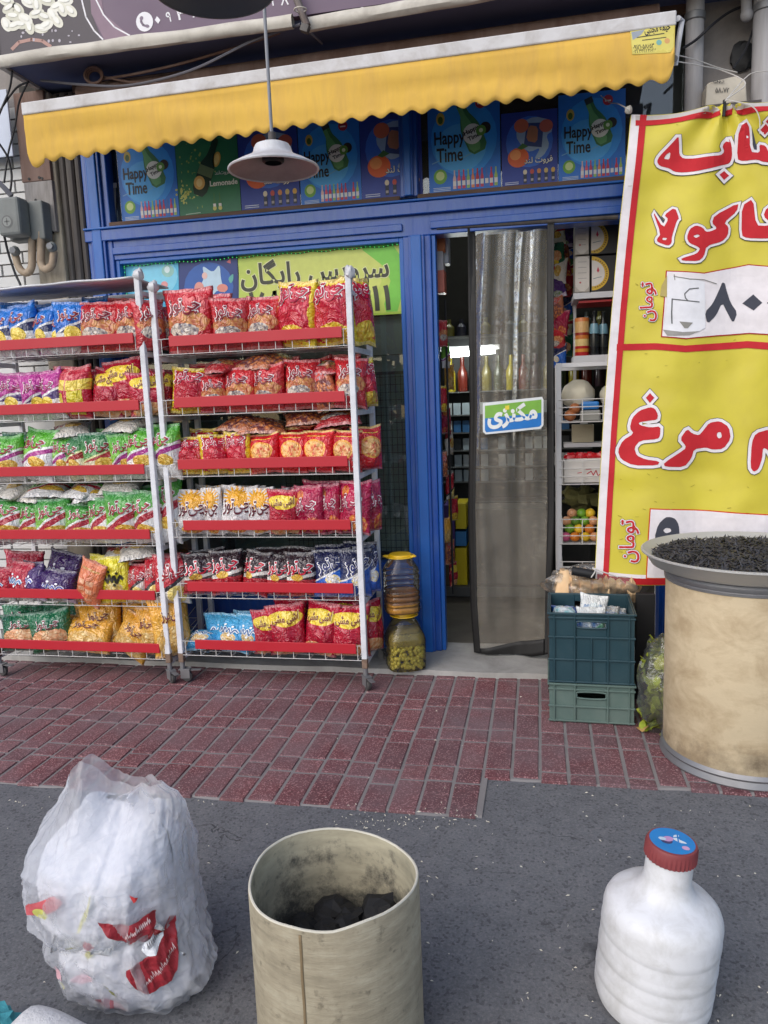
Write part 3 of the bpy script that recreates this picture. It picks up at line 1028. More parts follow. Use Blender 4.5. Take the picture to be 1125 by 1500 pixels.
# ------------------------------------------------------------------ junction box, gas pipes, meter box, cables
M_BOX = pm("grey_cast_box", srgb(120, 124, 122), 0.6, var=0.2, vscale=14, bump=0.2, bscale=60, dirt=srgb(84, 84, 82), dirt_amt=0.5)
c0 = at_y(27, 318, 3.60)
jb = thing("junction_box", "grey cast metal junction box on the pillar left of the awning", "junction box", c0)
MB().box(c0.x - 0.10, c0.x + 0.025, 3.57, 3.66, c0.z - 0.09, c0.z + 0.095).build("cover", M_BOX, jb, bevel=0.014)
MB().box(c0.x - 0.11, c0.x + 0.095, 3.662, 3.735, c0.z - 0.10, c0.z + 0.09).build("back_box", M_BOX, jb, bevel=0.008)
A = Art()
A.ell(0.1, 0.12, 0.055, 0.055, srgb(88, 90, 90), layer=1); A.ell(0.1, 0.12, 0.042, 0.042, srgb(122, 126, 124), layer=2)
A.line([(0.1, 0.09), (0.1, 0.15)], 0.012, srgb(88, 90, 90), layer=3); A.line([(0.075, 0.12), (0.125, 0.12)], 0.012, srgb(88, 90, 90), layer=3)
A.build("cast_mark", lambda x, y, l: Vector((c0.x - 0.10 + x * 0.55, 3.569 - l * 0.0006, c0.z - 0.09 + y * 0.55)), jb)
M_GASPIPE = pm("stained_beige_pipe", srgb(168, 150, 128), 0.6, var=0.25, vscale=12, dirt=srgb(104, 80, 62), dirt_amt=0.7, dirt_scale=8)
gp = thing("gas_pipes", "stained gas pipes with two valves under the junction box", "pipe", at_y(50, 400, 3.68))
G = lambda x, y, Y=3.68: at_y(x, y, Y)
MB().tube(curve_pts([G(47, 340), G(47, 370), G(46, 392), G(38, 400), G(28, 392), G(22, 372)], 6), 0.019, 12).build("pipe_bend", M_GASPIPE, gp)
MB().tube(curve_pts([G(60, 340), G(60, 368), G(60, 385), G(66, 394), G(76, 388), G(79, 368)], 6), 0.019, 12).build("pipe_bend", M_GASPIPE, gp)
for x, y in ((22, 368), (76, 362)):
    v = MB().ball(G(x, y, 3.665), 0.026, 12, 8, amp=0.2).build("valve", M_BOX, gp)
    MB().tube([G(x, y, 3.66), G(x - 4, y - 2, 3.61)], 0.016, 6).build("valve_nut", M_STEEL, v)
M_CABLE = pm("black_cable", srgb(34, 34, 38), 0.55)
M_CABLEG = pm("grey_cable", srgb(104, 104, 112), 0.6)


def cable(label, pts, r=0.005, m=None, name="cable"):
    return tag(MB().tube(curve_pts([at_y(*p) for p in pts], 8), r, 6).build(name, m or M_CABLE), label, "cable", "cables strung about the shop front")


cable("black cable curving down from sign corner past the white sheet", [(18, 104, 3.5), (14, 130, 3.6), (2, 160, 3.6), (-10, 190, 3.6)])
cable("black cable looping from pillar head over the white bricks", [(42, 120, 3.55), (25, 128, 3.6), (8, 150, 3.62), (-12, 180, 3.62)])
cable("thin cable dropping along pillar to the junction box", [(40, 122, 3.55), (28, 150, 3.62), (22, 185, 3.65), (12, 225, 3.66), (6, 268, 3.66)])
cable("cable hanging in a curve above the junction box", [(-5, 205, 3.62), (10, 228, 3.64), (17, 255, 3.66), (15, 282, 3.66)], 0.006)
cable("cable running down from junction box over white bricks", [(5, 340, 3.62), (12, 370, 3.66), (22, 400, 3.68), (32, 425, 3.68), (36, 470, 3.7)], 0.006)
cable("grey conduit slanting into the top of the junction box", [(-8, 262, 3.62), (5, 274, 3.63), (17, 287, 3.64)], 0.014, M_CABLEG)
cable("grey cable sagging across dark soffit to the bracket", [(60, 118, 3.6), (120, 124, 3.55), (190, 125, 3.52), (280, 103, 3.5), (370, 60, 3.48), (440, 36, 3.45)], 0.006, M_CABLEG)
cable("upper brown cable across soffit from the coiled loop", [(150, 116, 3.6), (200, 108, 3.58), (270, 92, 3.56), (350, 68, 3.54), (410, 48, 3.5)], 0.006, M_BROWNPANEL)
cable("low brown cable lying along the awning bar", [(150, 112, 3.6), (190, 120, 3.58), (240, 122, 3.56), (330, 112, 3.5), (480, 98, 3.5)], 0.005, M_BROWNPANEL)
coil = MB()
for k in range(3):
    coil.tube([at_y(137 + (13 - k * 1.5) * math.cos(a) + k, 110 + (12 - k) * math.sin(a) + k * 1.5, 3.58 + 0.008 * k) for a in [i * math.pi / 12 for i in range(24)]], 0.006, 6, closed=True)
tag(coil.build("cable_coil", M_BROWNPANEL), "coiled brown cable loop hanging under the sign soffit", "cable", "cables strung about the shop front")
cable("thin cable crossing soffit right of bracket", [(445, 40, 3.47), (462, 55, 3.52), (472, 64, 3.58)], 0.005, M_CABLEG)
cable("black cable rising from awning arm across right drainpipe", [(1000, 71, 3.6), (1020, 58, 3.64), (1045, 35, 3.66), (1070, 17, 3.72), (1100, 5, 3.74)], 0.006)
cable("dark cable falling past the wall hole to the meter box", [(1108, 10, 3.74), (1104, 40, 3.72), (1092, 72, 3.70), (1074, 100, 3.68)], 0.005)
# meter box
mbx = thing("meter_box", "cream meter box with handwritten marks tied above the yellow banner", "meter box", at_y(1065, 150, 3.66))
p0, p1 = at_y(1033, 156, 3.60), at_y(1096, 108, 3.60)
w, hgt = p1.x - p0.x, p1.z - p0.z
M_METER = pm("aged_cream_plastic", srgb(204, 196, 180), 0.6, var=0.12, vscale=9, dirt=srgb(140, 128, 112), dirt_amt=0.5)
mb = MB()
mb.add([(p0.x, 3.60, p0.z), (p1.x, 3.60, p0.z), (p1.x - .008, 3.60, p0.z + hgt * 0.78), (p0.x + w * .72, 3.605, p1.z), (p0.x + w * .12, 3.605, p1.z - hgt * .12), (p0.x + .004, 3.60, p0.z + hgt * .8)] +
       [(p0.x, 3.70, p0.z), (p1.x, 3.70, p0.z), (p1.x - .008, 3.70, p0.z + hgt * 0.78), (p0.x + w * .72, 3.70, p1.z), (p0.x + w * .12, 3.70, p1.z - hgt * .12), (p0.x + .004, 3.70, p0.z + hgt * .8)],
       [(0, 1, 2, 3, 4, 5), (11, 10, 9, 8, 7, 6)] + [(i, i + 6, (i + 1) % 6 + 6, (i + 1) % 6) for i in range(6)])
mb.build("case", M_METER, mbx, bevel=0.006)
A = Art()
A.text("GNU:", 1053, 120, 16, srgb(70, 66, 62), h=4, ysign=-1, layer=1, bold=0.02)
A.text("۲۷،۸۵", 1058, 132, 20, srgb(70, 66, 62), h=7, ysign=-1, layer=1, bold=0.02)
A.build("handwriting", on_plane(3.598), mbx)
MB().box(p0.x - 0.02, p1.x + 0.05, 3.58, 3.72, p0.z - 0.018, p0.z - 0.002).build("shelf_bracket", M_DARKSTEEL, mbx)
# ------------------------------------------------------------------ posters on the transom lights
PZ = 2.295
HAPPYROW = [srgb(226, 190, 190), srgb(220, 90, 110), srgb(206, 60, 90), srgb(150, 190, 110), srgb(230, 140, 90), srgb(196, 50, 60), srgb(190, 60, 90), srgb(70, 110, 190), srgb(206, 60, 80), srgb(160, 190, 100)]


def small_bottle(A, x, y, h, col, L):
    A.poly([(x - .022, y), (x + .022, y), (x + .022, y + h * .55), (x + .009, y + h * .75), (x + .009, y + h), (x - .009, y + h), (x - .009, y + h * .75), (x - .022, y + h * .55)], col, layer=L)
    A.rect(x - .0225, y + h * .16, x + .0225, y + h * .42, srgb(230, 224, 220), layer=L + .5)


def poster_happy(A):
    A.rect(0, 0, 1, 1.3, srgb(40, 116, 208), layer=0.6)
    A.ell(.5, .72, .46, .5, srgb(52, 148, 232), layer=1)
    A.ell(.45, .6, .36, .32, srgb(80, 172, 238), layer=1.3)
    A.line([(.05, .42), (.2, .47), (.45, .45), (.62, .52), (.68, .62)], .014, srgb(110, 170, 216), layer=1.6)
    rot = lambda x, y: (.60 + (x * math.cos(.38) - y * math.sin(.38)), .82 + (x * math.sin(.38) + y * math.cos(.38)))
    btl = [(-.13, -.32), (.13, -.32), (.14, .02), (.10, .14), (.055, .24), (.055, .42), (-.055, .42), (-.055, .24), (-.10, .14), (-.14, .02)]
    A.poly([rot(*p) for p in btl], srgb(60, 118, 76), layer=2, smooth=1)
    A.poly([rot(x * .6 - .03, y * .9) for x, y in btl], srgb(98, 160, 104), layer=2.4, smooth=1)
    A.poly([rot(-.06, .34), rot(.06, .34), rot(.06, .43), rot(-.06, .43)], srgb(52, 62, 66), layer=2.7)
    A.ell(*rot(0, -.06), .135, .135, srgb(226, 226, 218), layer=3)
    A.text("Happy", *rot(0, -.015), .21, srgb(30, 30, 30), rot=.38, layer=3.4, bold=.03)
    A.text("Time", *rot(0, -.10), .16, srgb(30, 30, 30), rot=.38, layer=3.4, bold=.03)
    A.ell(.80, .83, .075, .075, srgb(46, 38, 36), layer=3.2); A.ell(.74, .80, .07, .07, srgb(98, 150, 66), layer=4); A.ell(.74, .80, .028, .028, srgb(226, 232, 200), layer=4.4)
    A.text("Happy", .30, .72, .42, srgb(18, 24, 36), h=.22, layer=3, bold=.02)
    A.text("Time", .30, .52, .36, srgb(18, 24, 36), h=.18, layer=3, bold=.02)
    A.ell(.16, .24, .095, .10, srgb(110, 170, 64), layer=2); A.ell(.16, .25, .06, .06, srgb(206, 222, 150), layer=2.5)
    A.ell(.18, 1.0, .06, .085, srgb(196, 172, 80), layer=2); A.ell(.18, .985, .035, .05, srgb(70, 100, 40), layer=2.4)
    A.ell(.74, 1.16, .075, .075, srgb(176, 50, 66), layer=2); A.line([(.70, 1.15), (.78, 1.15)], .02, srgb(236, 220, 220), layer=2.4)
    for i, c in enumerate(HAPPYROW): small_bottle(A, .36 + i * .064, .06, .25, c, 2 + (i % 2) * .2)
    for k in range(3): A.line([(.06, .09 - k * .02), (.30, .09 - k * .02)], .008, srgb(200, 214, 230), layer=2)


def poster_fruit(A, flip=False):
    A.rect(0, 0, 1, 1.3, srgb(44, 66, 156), layer=0.6)
    A.ell(.5, .78, .42, .44, srgb(58, 110, 210), layer=1)
    A.poly([(.25, .9), (.34, 1.12), (.6, 1.2), (.86, 1.12), (.92, .92), (.8, .86), (.86, .68), (.74, .5), (.58, .46), (.7, .66), (.52, .6), (.4, .66)], srgb(150, 176, 206), layer=2, smooth=1)
    A.poly([(.4, .72), (.46, 1.1), (.76, 1.08), (.72, .66)], srgb(52, 74, 130), layer=2.6)
    A.poly([(.44, .8), (.49, 1.06), (.66, 1.02), (.64, .74)], srgb(176, 120, 92), layer=3, smooth=1)
    A.ell(.36, 1.06, .13, .12, srgb(206, 110, 84), layer=3); A.ell(.80, 1.02, .12, .11, srgb(196, 104, 90), layer=3)
    A.ell(.30, .52, .19, .17, srgb(226, 104, 62), layer=3); A.ell(.25, .57, .10, .09, srgb(238, 154, 96), layer=3.5)
    A.poly([(.28, .68), (.38, .76), (.48, .70), (.36, .65)], srgb(60, 110, 60), layer=3.6)
    A.text("فروت لند", .66, .44, .5, srgb(20, 22, 40), layer=4, bold=.05)
    A.text("فروت لند", .66, .44, .5, srgb(230, 230, 226), layer=5, bold=.012)
    for i, c in enumerate([srgb(220, 206, 180), srgb(196, 80, 70), srgb(216, 140, 80), srgb(206, 180, 110), srgb(214, 170, 80)]):
        x = .42 + i * .125
        A.ell(x, .26, .036, .045, c, layer=3); A.rect(x - .03, .07, x + .03, .22, srgb(40, 46, 66), layer=3.4); A.rect(x - .022, .10, x + .022, .14, srgb(170, 160, 160), layer=3.8)
    for k in range(2): A.line([(.06, .10 - k * .03), (.30, .10 - k * .03)], .012, srgb(200, 206, 224), layer=2)


def poster_lemon(A):
    A.rect(0, 0, 1, 1.3, srgb(40, 116, 82), layer=0.6)
    A.ell(.55, .55, .46, .5, srgb(42, 120, 82), layer=1)
    rl = random.Random(5)
    for i in range(60):
        A.ell(.30 + rl.gauss(0, .13), .75 + rl.gauss(0, .32), rl.uniform(.006, .02), rl.uniform(.006, .02), srgb(150, 172, 84), layer=1.5 + (i % 5) * .12, n=7)
    for i in range(36):
        A.ell(.1 + rl.gauss(0, .06), .36 + rl.gauss(0, .1), rl.uniform(.008, .024), rl.uniform(.008, .024), srgb(196, 200, 110), layer=1.5 + (i % 5) * .12, n=7)
    rot = lambda x, y: (.46 + (x * math.cos(-.42) - y * math.sin(-.42)), .62 + (x * math.sin(-.42) + y * math.cos(-.42)))
    A.poly([rot(*p) for p in [(-.12, -.34), (.12, -.34), (.13, .1), (.05, .28), (.05, .52), (-.05, .52), (-.05, .28), (-.13, .1)]], srgb(16, 52, 40), layer=3, smooth=1)
    A.poly([rot(*p) for p in [(-.12, -.04), (.12, -.04), (.12, .1), (-.12, .1)]], srgb(110, 130, 90), layer=3.5)
    A.ell(*rot(-.04, -.16), .09, .1, srgb(226, 180, 100), layer=4); A.ell(*rot(-.04, -.16), .05, .06, srgb(240, 214, 150), layer=4.4)
    A.ell(.66, .80, .06, .11, srgb(216, 176, 84), -.3, layer=3); A.ell(.66, .80, .04, .08, srgb(236, 210, 130), -.3, layer=3.5)
    A.text("Lemonade", .75, .46, .44, srgb(226, 230, 222), layer=4, bold=.03)
    A.text("فروت‌لند", .74, .60, .24, srgb(220, 226, 216), layer=4, bold=.02)
    for i in range(2): small_bottle(A, .58 + i * .09, .06, .26, srgb(60, 120, 70), 3); A.ell(.58 + i * .09, .10, .03, .03, srgb(206, 200, 110), layer=4)
    A.line([(.1, .05), (.34, .06)], .01, srgb(180, 200, 180), layer=2)


M_PAPER = pm("poster_paper", srgb(40, 60, 110), 0.5)
POSTERS = [(178, 262, poster_happy, "blue drink poster with green bottle, leftmost above the window"), (263.5, 353, poster_lemon, "green lemonade poster above the window"),
           (354.5, 440, poster_fruit, "navy fruit drink poster with peach behind the hanging lamp"), (442, 530.5, poster_happy, "blue drink poster with green bottle right of the lamp"),
           (531.5, 588, poster_fruit, "navy fruit splash poster beside the central mullion"), (630, 734, poster_happy, "blue drink poster with green bottle just right of the mullion"),
           (736, 817, poster_fruit, "navy fruit poster with peach above the doorway"), (818.5, 915, poster_happy, "blue drink poster with green bottle next to the yellow banner")]
for a, b, fn, lab in POSTERS:
    Y = 3.8425
    x0, x1 = at_y(a, 310, Y).x, at_y(b, 300, Y).x
    wd = 0.315 if (b - a) < 60 else x1 - x0
    xs0 = x1 - wd if (b - a) < 60 else x0
    if (b - a) < 60: xs0 = x0; wd = 0.30
    p = thing("drink_poster", lab, "poster", ((x0 + x1) / 2, Y, PZ), "drink posters behind the transom glass")
    MB().box(x0, min(x0 + wd, x1 + 0.02), Y, Y + 0.003, PZ, PZ + wd * 1.3).build("sheet", M_PAPER, p)
    A = Art(); fn(A); A.build("print", rect_map(xs0, PZ, wd, Y, 0.0009), p)
# plain dark drape behind the posters, a pale paper strip at the left end
tag(MB().box(-2.165, 0.6, 3.90, 3.92, 2.30, 2.93).build("backing_board", pm("dark_board", srgb(30, 34, 52), 0.8)), "dark board closing the transom lights behind the posters", "board")
A = Art(); A.rect(157, 268, 171, 275, srgb(170, 176, 184)); A.rect(164, 275, 170, 332, srgb(120, 124, 132))
tag(A.build("paper_strip", on_plane(3.844)), "torn pale paper strip at the left end of the transom", "paper")

# ------------------------------------------------------------------ signs inside the window
wsn = thing("window_sign", "lime green window sign with dark Persian lettering above the right rack", "sign", at_y(470, 460, 3.8425))
q = [at_y(348, 372, 3.8425), at_y(588, 352, 3.8425)]
MB().box(q[0].x, q[1].x, 3.8425, 3.8455, 1.752, 2.098).build("board", pm("lime_sign_board", srgb(176, 204, 72), 0.5), wsn)
A = Art()
A.poly([(350, 374), (586, 354), (588, 456), (350, 476)], srgb(190, 208, 92), layer=.6)
A.poly([(380, 372), (556, 357), (560, 440), (380, 458)], srgb(206, 214, 110), layer=1, smooth=2)
A.poly([(520, 358), (586, 354), (588, 456), (560, 457), (575, 400)], srgb(122, 200, 70), layer=1.2, smooth=1)
A.text("سرویس رایگان", 461, 399, 216, srgb(226, 228, 170), h=44, ysign=-1, rot=.06, bold=.05, layer=2)
A.text("سرویس رایگان", 461, 399, 216, srgb(52, 54, 40), h=44, ysign=-1, rot=.06, bold=.022, layer=3)
A.text("۷", 376, 446, 20, srgb(60, 60, 44), h=34, ysign=-1, bold=.03, layer=3)
A.text("۸", 402, 444, 22, srgb(60, 60, 44), h=34, ysign=-1, bold=.03, layer=3)
A.text("۱", 551, 437, 8, srgb(60, 60, 44), h=34, ysign=-1, bold=.03, layer=3)
A.text("۱", 567, 436, 8, srgb(60, 60, 44), h=34, ysign=-1, bold=.03, layer=3)
A.build("lettering", on_plane(3.842), wsn)
pw = thing("window_poster", "pale blue window poster with bubbles behind the racks' inner posts", "poster", at_y(220, 440, 3.8425))
q = [at_y(177, 381, 3.8425), at_y(261, 376, 3.8425)]
MB().box(q[0].x, q[1].x, 3.8425, 3.8455, 1.7, 2.088).build("sheet", M_PAPER, pw)
A = Art()
A.poly([(177, 384), (261, 378), (263, 470), (180, 476)], srgb(84, 186, 222), layer=.6)
A.ell(226, 405, 34, 30, srgb(128, 208, 234), layer=1); A.ell(246, 397, 9, 9, srgb(150, 200, 190), layer=2); A.ell(245, 395, 4, 5, srgb(220, 236, 236), layer=2.6)
A.ell(203, 408, 8, 12, srgb(206, 224, 236), .4, layer=2); A.ell(241, 417, 5, 5, srgb(224, 150, 150), layer=2); A.ell(214, 425, 10, 6, srgb(110, 160, 180), layer=2)
A.build("print", on_plane(3.842), pw)
pw = thing("window_poster", "dark blue splash poster behind the right rack's top packets", "poster", at_y(300, 440, 3.8425))
q = [at_y(262, 376, 3.8425), at_y(347, 371, 3.8425)]
MB().box(q[0].x + 0.003, q[1].x, 3.8425, 3.8455, 1.7, 2.092).build("sheet", M_PAPER, pw)
A = Art()
A.poly([(262.5, 378), (347, 373), (349, 466), (264, 470)], srgb(24, 50, 120), layer=.6)
A.ell(306, 420, 36, 36, srgb(36, 92, 172), layer=1)
A.poly([(285, 432), (300, 408), (296, 388), (312, 400), (322, 386), (324, 412), (332, 430), (318, 424), (308, 440)], srgb(190, 216, 232), layer=2, smooth=2)
A.ell(292, 422, 7, 9, srgb(222, 150, 140), layer=3); A.ell(326, 422, 8, 6, srgb(222, 140, 126), layer=3); A.ell(300, 404, 4, 5, srgb(230, 190, 180), layer=3)
A.poly([(332, 384), (338, 378), (338, 386)], srgb(216, 110, 120), layer=2); A.poly([(334, 408), (342, 400), (342, 410), (338, 416)], srgb(90, 170, 160), layer=2, smooth=1)
A.build("print", on_plane(3.842), pw)
# green fairy lights round the window head
M_LED, _t, _b = new_mat("green_led")
_b.inputs['Base Color'].default_value = (0.05, 0.6, 0.12, 1); _b.inputs['Emission Color'].default_value = (0.1, 1.0, 0.25, 1); _b.inputs['Emission Strength'].default_value = 0.5
mb = MB()
pts = [Vector((-2.142, 3.835, z)) for z in [1.85 + 0.022 * i for i in range(11)]] + [Vector((-2.14 + 0.0225 * i, 3.832, 2.078 + 0.003 * math.sin(i))) for i in range(66)]
for p in pts: mb.ball(p, 0.003, 6, 4)
led = thing("fairy_lights", "string of tiny green lights along the window head", "string lights", (-1.4, 3.832, 2.07))
mb.build("bulbs", M_LED, led)["kind"] = "stuff"
MB().tube([p + Vector((0, 0.006, 0)) for p in pts], 0.002, 5).build("wire", M_CABLE, led)

# lower part of the window: black wire grille, pale board, dim stock behind the glass
gr = thing("wire_grille", "black square wire grille inside the window beside the blue post", "grille", (-0.74, 3.93, 0.5))
mb = MB()
for i in range(26): mb.box(-1.35 + 0.027 * i, -1.3475 + 0.027 * i, 3.93, 3.9325, 0.5, 1.46)
for i in range(25): mb.box(-1.36, -0.65, 3.933, 3.9355, 0.51 + 0.039 * i, 0.5125 + 0.039 * i)
mb.build("mesh_wires", M_BLACK, gr)["kind"] = "stuff"
MB().box(-1.36, -0.65, 3.926, 3.937, 1.46, 1.475).build("top_rail", M_BLACK, gr)
tag(MB().box(-1.3, -0.655, 3.90, 3.91, 1.56, 1.75).build("pale_card", pm("grey_card", srgb(150, 156, 150), 0.7)), "pale grey card below the lime window sign", "card")
tag(MB().box(-1.4, -0.645, 3.985, 3.995, 0.52, 1.56).build('window_backdrop', pm('grey_green_backdrop', srgb(132, 146, 138), 0.7, var=.3, vscale=4)), 'grey green screen added as lighter ground behind the black wire grille', 'backdrop')  # board added to make the window strip behind the grille lighter
for i, (x0, x1, z0, z1, c) in enumerate(((-2.1, -1.75, 0.52, 1.25, (96, 110, 116)), (-1.7, -1.3, 0.52, 1.05, (110, 130, 126)), (-1.25, -0.95, 0.52, 1.15, (60, 66, 62)), (-0.9, -0.68, 0.52, 0.85, (96, 84, 70)))):
    tag(MB().box(x0, x1, 4.0, 4.25, z0, z1).build("stock_box", pm("stock_box_%d" % i, srgb(*c), 0.7), bevel=0.006),
        ["grey stock box behind window glass, left rack's lower shelves", "pale green stock box behind the window, between both racks", "dark stock box behind the window grille", "brown stock box behind the grille beside the post"][i], "box", "boxes stacked inside the window")
tag(MB().box(-2.16, -0.65, 3.97, 4.5, 0.46, 0.518).build("window_ledge", M_ROOM), "wooden ledge inside the display window", "ledge")
# ------------------------------------------------------------------ two snack racks on castors
M_RACK = pm("white_rack_paint", srgb(222, 223, 228), 0.5, var=0.08, vscale=20, dirt=srgb(150, 148, 150), dirt_amt=0.35, dirt_scale=18)
M_RACKRUST = pm("rusty_rack_foot", srgb(130, 108, 92), 0.7, var=0.35, vscale=30, dirt=srgb(80, 58, 46), dirt_amt=0.7, dirt_scale=20)
M_RED = pm("red_price_rail", srgb(184, 30, 46), 0.45, var=0.06, vscale=5)
M_WIRE = pm("white_wire", srgb(200, 198, 196), 0.45)
M_WHEEL = pm("castor_wheel", srgb(70, 68, 68), 0.6)
RACKS = {
    'L': dict(x0=-2.72, x1=-1.775, y=3.285, zs=[1.656, 1.354, 1.057, 0.748, 0.450, 0.186], top=1.925, label="left white snack rack on castors with six red price rails"),
    'R': dict(x0=-1.715, x1=-0.80, y=3.30, zs=[1.632, 1.357, 1.073, 0.787, 0.493, 0.207], top=1.87, label="right white snack rack on castors with six red price rails")}
RD = 0.37


def castor(x, y, rack, ang):
    c = thing_part = MB()
    d = Vector((math.cos(ang), math.sin(ang), 0))
    s = Vector((-d.y, d.x, 0))
    base = Vector((x, y, 0))
    hub = base + d * 0.02 + Vector((0, 0, 0.026 + GZ))
    fork = MB()
    fork.tube([base + Vector((0, 0, 0.062 + GZ)), base + Vector((0, 0, 0.10 + GZ))], 0.012, 10)
    for sg in (-1, 1):
        fork.obox(hub + s * 0.014 * sg + Vector((0, 0, 0.018)) - d * 0.006, (0.045, 0.003, 0.048), Matrix((d, s, Vector((0, 0, 1)))).transposed())
    fork.obox(base + d * 0.01 + Vector((0, 0, 0.064 + GZ)), (0.055, 0.034, 0.004), Matrix((d, s, Vector((0, 0, 1)))).transposed())
    fork.obox(hub + d * 0.045 + Vector((0, 0, 0.034)), (0.05, 0.022, 0.003), Matrix.Rotation(0, 3, 'Z') @ Matrix((d, s, Vector((0, 0, 1)))).transposed())
    f = fork.build("castor", M_STEEL, rack)
    wheel = MB()
    prof = [(0.004, -0.010), (0.022, -0.010), (0.026, -0.006), (0.026, 0.006), (0.022, 0.010), (0.004, 0.010)]
    rot = Matrix((d, Vector((0, 0, 1)), s)).transposed()
    wheel.lathe(prof, 18, hub, rot=rot)
    wheel.build("wheel", M_WHEEL, f)


GZ = 0.010
for key, r in RACKS.items():
    x0, x1, y = r['x0'], r['x1'], r['y']
    rk = r['obj'] = thing("snack_rack", r['label'], "rack", ((x0 + x1) / 2, y + RD / 2, GZ), "snack racks before the window")
    P = 0.013
    for px_, py_ in ((x0, y), (x1, y), (x0, y + RD), (x1, y + RD)):
        top = r['top'] if py_ == y else r['top'] - 0.017
        po = MB().box(px_ - P, px_ + P, py_ - P, py_ + P, 0.155, top).build("post", M_RACK, rk, bevel=0.003)
        MB().box(px_ - P, px_ + P, py_ - P, py_ + P, 0.10 + GZ, 0.154).build("rusty_foot", M_RACKRUST, po, bevel=0.003)
        castor(px_, py_, rk, rnd.uniform(-1.2, 0.4) if px_ == x1 or key == 'R' else -0.2)
    for zi, zs in enumerate(r['zs']):
        zb = zs - 0.058                        # basket floor
        MB().box(x0 + 0.075 + rnd.uniform(-.01, .01) if key == 'R' else x0 + 0.03, x1 - 0.035, y - 0.022, y - 0.0155, zs - 0.0235, zs + 0.0235).build("price_rail", M_RED, rk, bevel=0.002)
        for sx in (x0, x1):
            MB().box(sx - 0.008, sx + 0.008, y + P + 0.001, y + RD - P - 0.001, zb - 0.028, zb - 0.004).build("side_bar", M_RACK, rk)
        w = MB()
        W = 0.0017
        yf, yb = y - 0.012, y + RD - 0.016
        for z_ in (zb, zb + 0.070):
            w.tube([(x0 + P, yf, z_), (x1 - P, yf, z_)], W, 5)
        n = 11
        for i in range(n + 1):
            xx = x0 + 0.03 + (x1 - x0 - 0.06) * i / n
            w.tube([(xx, yf, zb + 0.070), (xx, yf, zb), (xx, yb, zb)], W, 5)
        for i in range(1, 5):
            w.tube([(x0 + P, yf + (yb - yf) * i / 5, zb - 0.003), (x1 - P, yf + (yb - yf) * i / 5, zb - 0.003)], W, 5)
        for sx in (x0 + 0.016, x1 - 0.016):
            w.tube([(sx, yf, zb + 0.06), (sx, yb, zb + 0.16)], W, 5)
            w.tube([(sx, yf, zb + 0.03), (sx, yb, zb + 0.09)], W, 5)
        for z_ in (zb + 0.05, zb + 0.10):
            w.tube([(x0 + P, yb, z_), (x1 - P, yb, z_)], W, 5)
        w.build("wire_basket", M_WIRE, rk)
    MB().box(x0 + P + .002, x1 - P - .002, y + RD - 0.010, y + RD + 0.010, r['top'] - 0.045, r['top'] - 0.018).build("top_bar", M_RACK, rk)
    for sx in (x1,) if key == 'R' else (x0, x1):
        MB().box(sx - 0.008, sx + 0.008, y + P, y + RD - P, r['top'] - 0.08, r['top'] - 0.06).build("side_bar", M_RACK, rk)
M_TAPE = pm("clear_packing_tape", srgb(196, 196, 200), 0.3, var=0.2, vscale=30, bump=0.4, bscale=60)
for key, xx in (('L', 'x1'), ('R', 'x0'), ('R', 'x1')):
    r = RACKS[key]
    tp = MB().ball((r[xx] + 0.006, r['y'], r['top'] + 0.008), 0.024, 12, 8, sc=(1, 1, 1.2), amp=0.4, seed=r[xx]).build("tape_wrap", M_TAPE, r['obj'])
# board lying on top of the left rack
r = RACKS['L']
bd = tag(MB().grid(lambda u, v: Vector((r['x0'] - 0.02 + (r['x1'] - r['x0']) * u, r['y'] - 0.02 + 0.36 * v, r['top'] - 0.008 + 0.006 * noise.noise(Vector((u * 5, v * 3, 0))) + 0.01 * u - 0.004 * v)), 24, 10).build(
    "top_board", pm("weathered_grey_board", srgb(222, 222, 224), 0.8, var=0.1, vscale=6, stretch=(0.4, 2, 1), dirt=srgb(110, 108, 108), dirt_amt=0.5, dirt_scale=6), solid=0.008), "weathered grey board covering the top of the left rack", "board")

# ------------------------------------------------------------------ crisp packets
def bag_surf(var, u, v, side):
    """u -0.5..0.5, v 0..1, unit packet (width 1, height 1, depth 1)"""
    sx = Vector((var * 3.7, var * 1.3, 0))
    inf = max(0.0, math.sin(math.pi * min(1, max(0, (v - 0.02) / 0.93)))) ** 0.55
    prof = max(0.0, 1 - abs(2 * u) ** 2.4) ** 0.6
    x = u * (1 - 0.10 * inf + 0.03 * noise.noise(Vector((v * 3, var * 5, 1))))
    d = 0.5 * prof * inf * (1 + 0.5 * noise.noise(Vector((u * 2.6, v * 2.6, side * 2)) + sx))
    end = math.exp(-((v - 0.0) / 0.16) ** 2) + math.exp(-((1 - v) / 0.2) ** 2)
    d += prof * end * 0.09 * (noise.noise(Vector((u * 13 + 4 * var, v * 1.5, side))) + 0.35)
    d += 0.05 * prof * (1 - abs(noise.noise(Vector((u * 4 + v * 3, v * 5 - u * 2, 4 + side)) + sx)) * 3) * (1 - inf * 0.4)
    z = v + 0.05 * (abs(2 * u) ** 2) * (v - 0.35) + 0.03 * noise.noise(Vector((u * 3, var * 2.1, v)))
    bend = (0.10 * noise.noise(Vector((u * 2.5, var * 4.0, 7)))) * max(0, v - 0.8) / 0.2
    return Vector((x, side * d + bend, z))


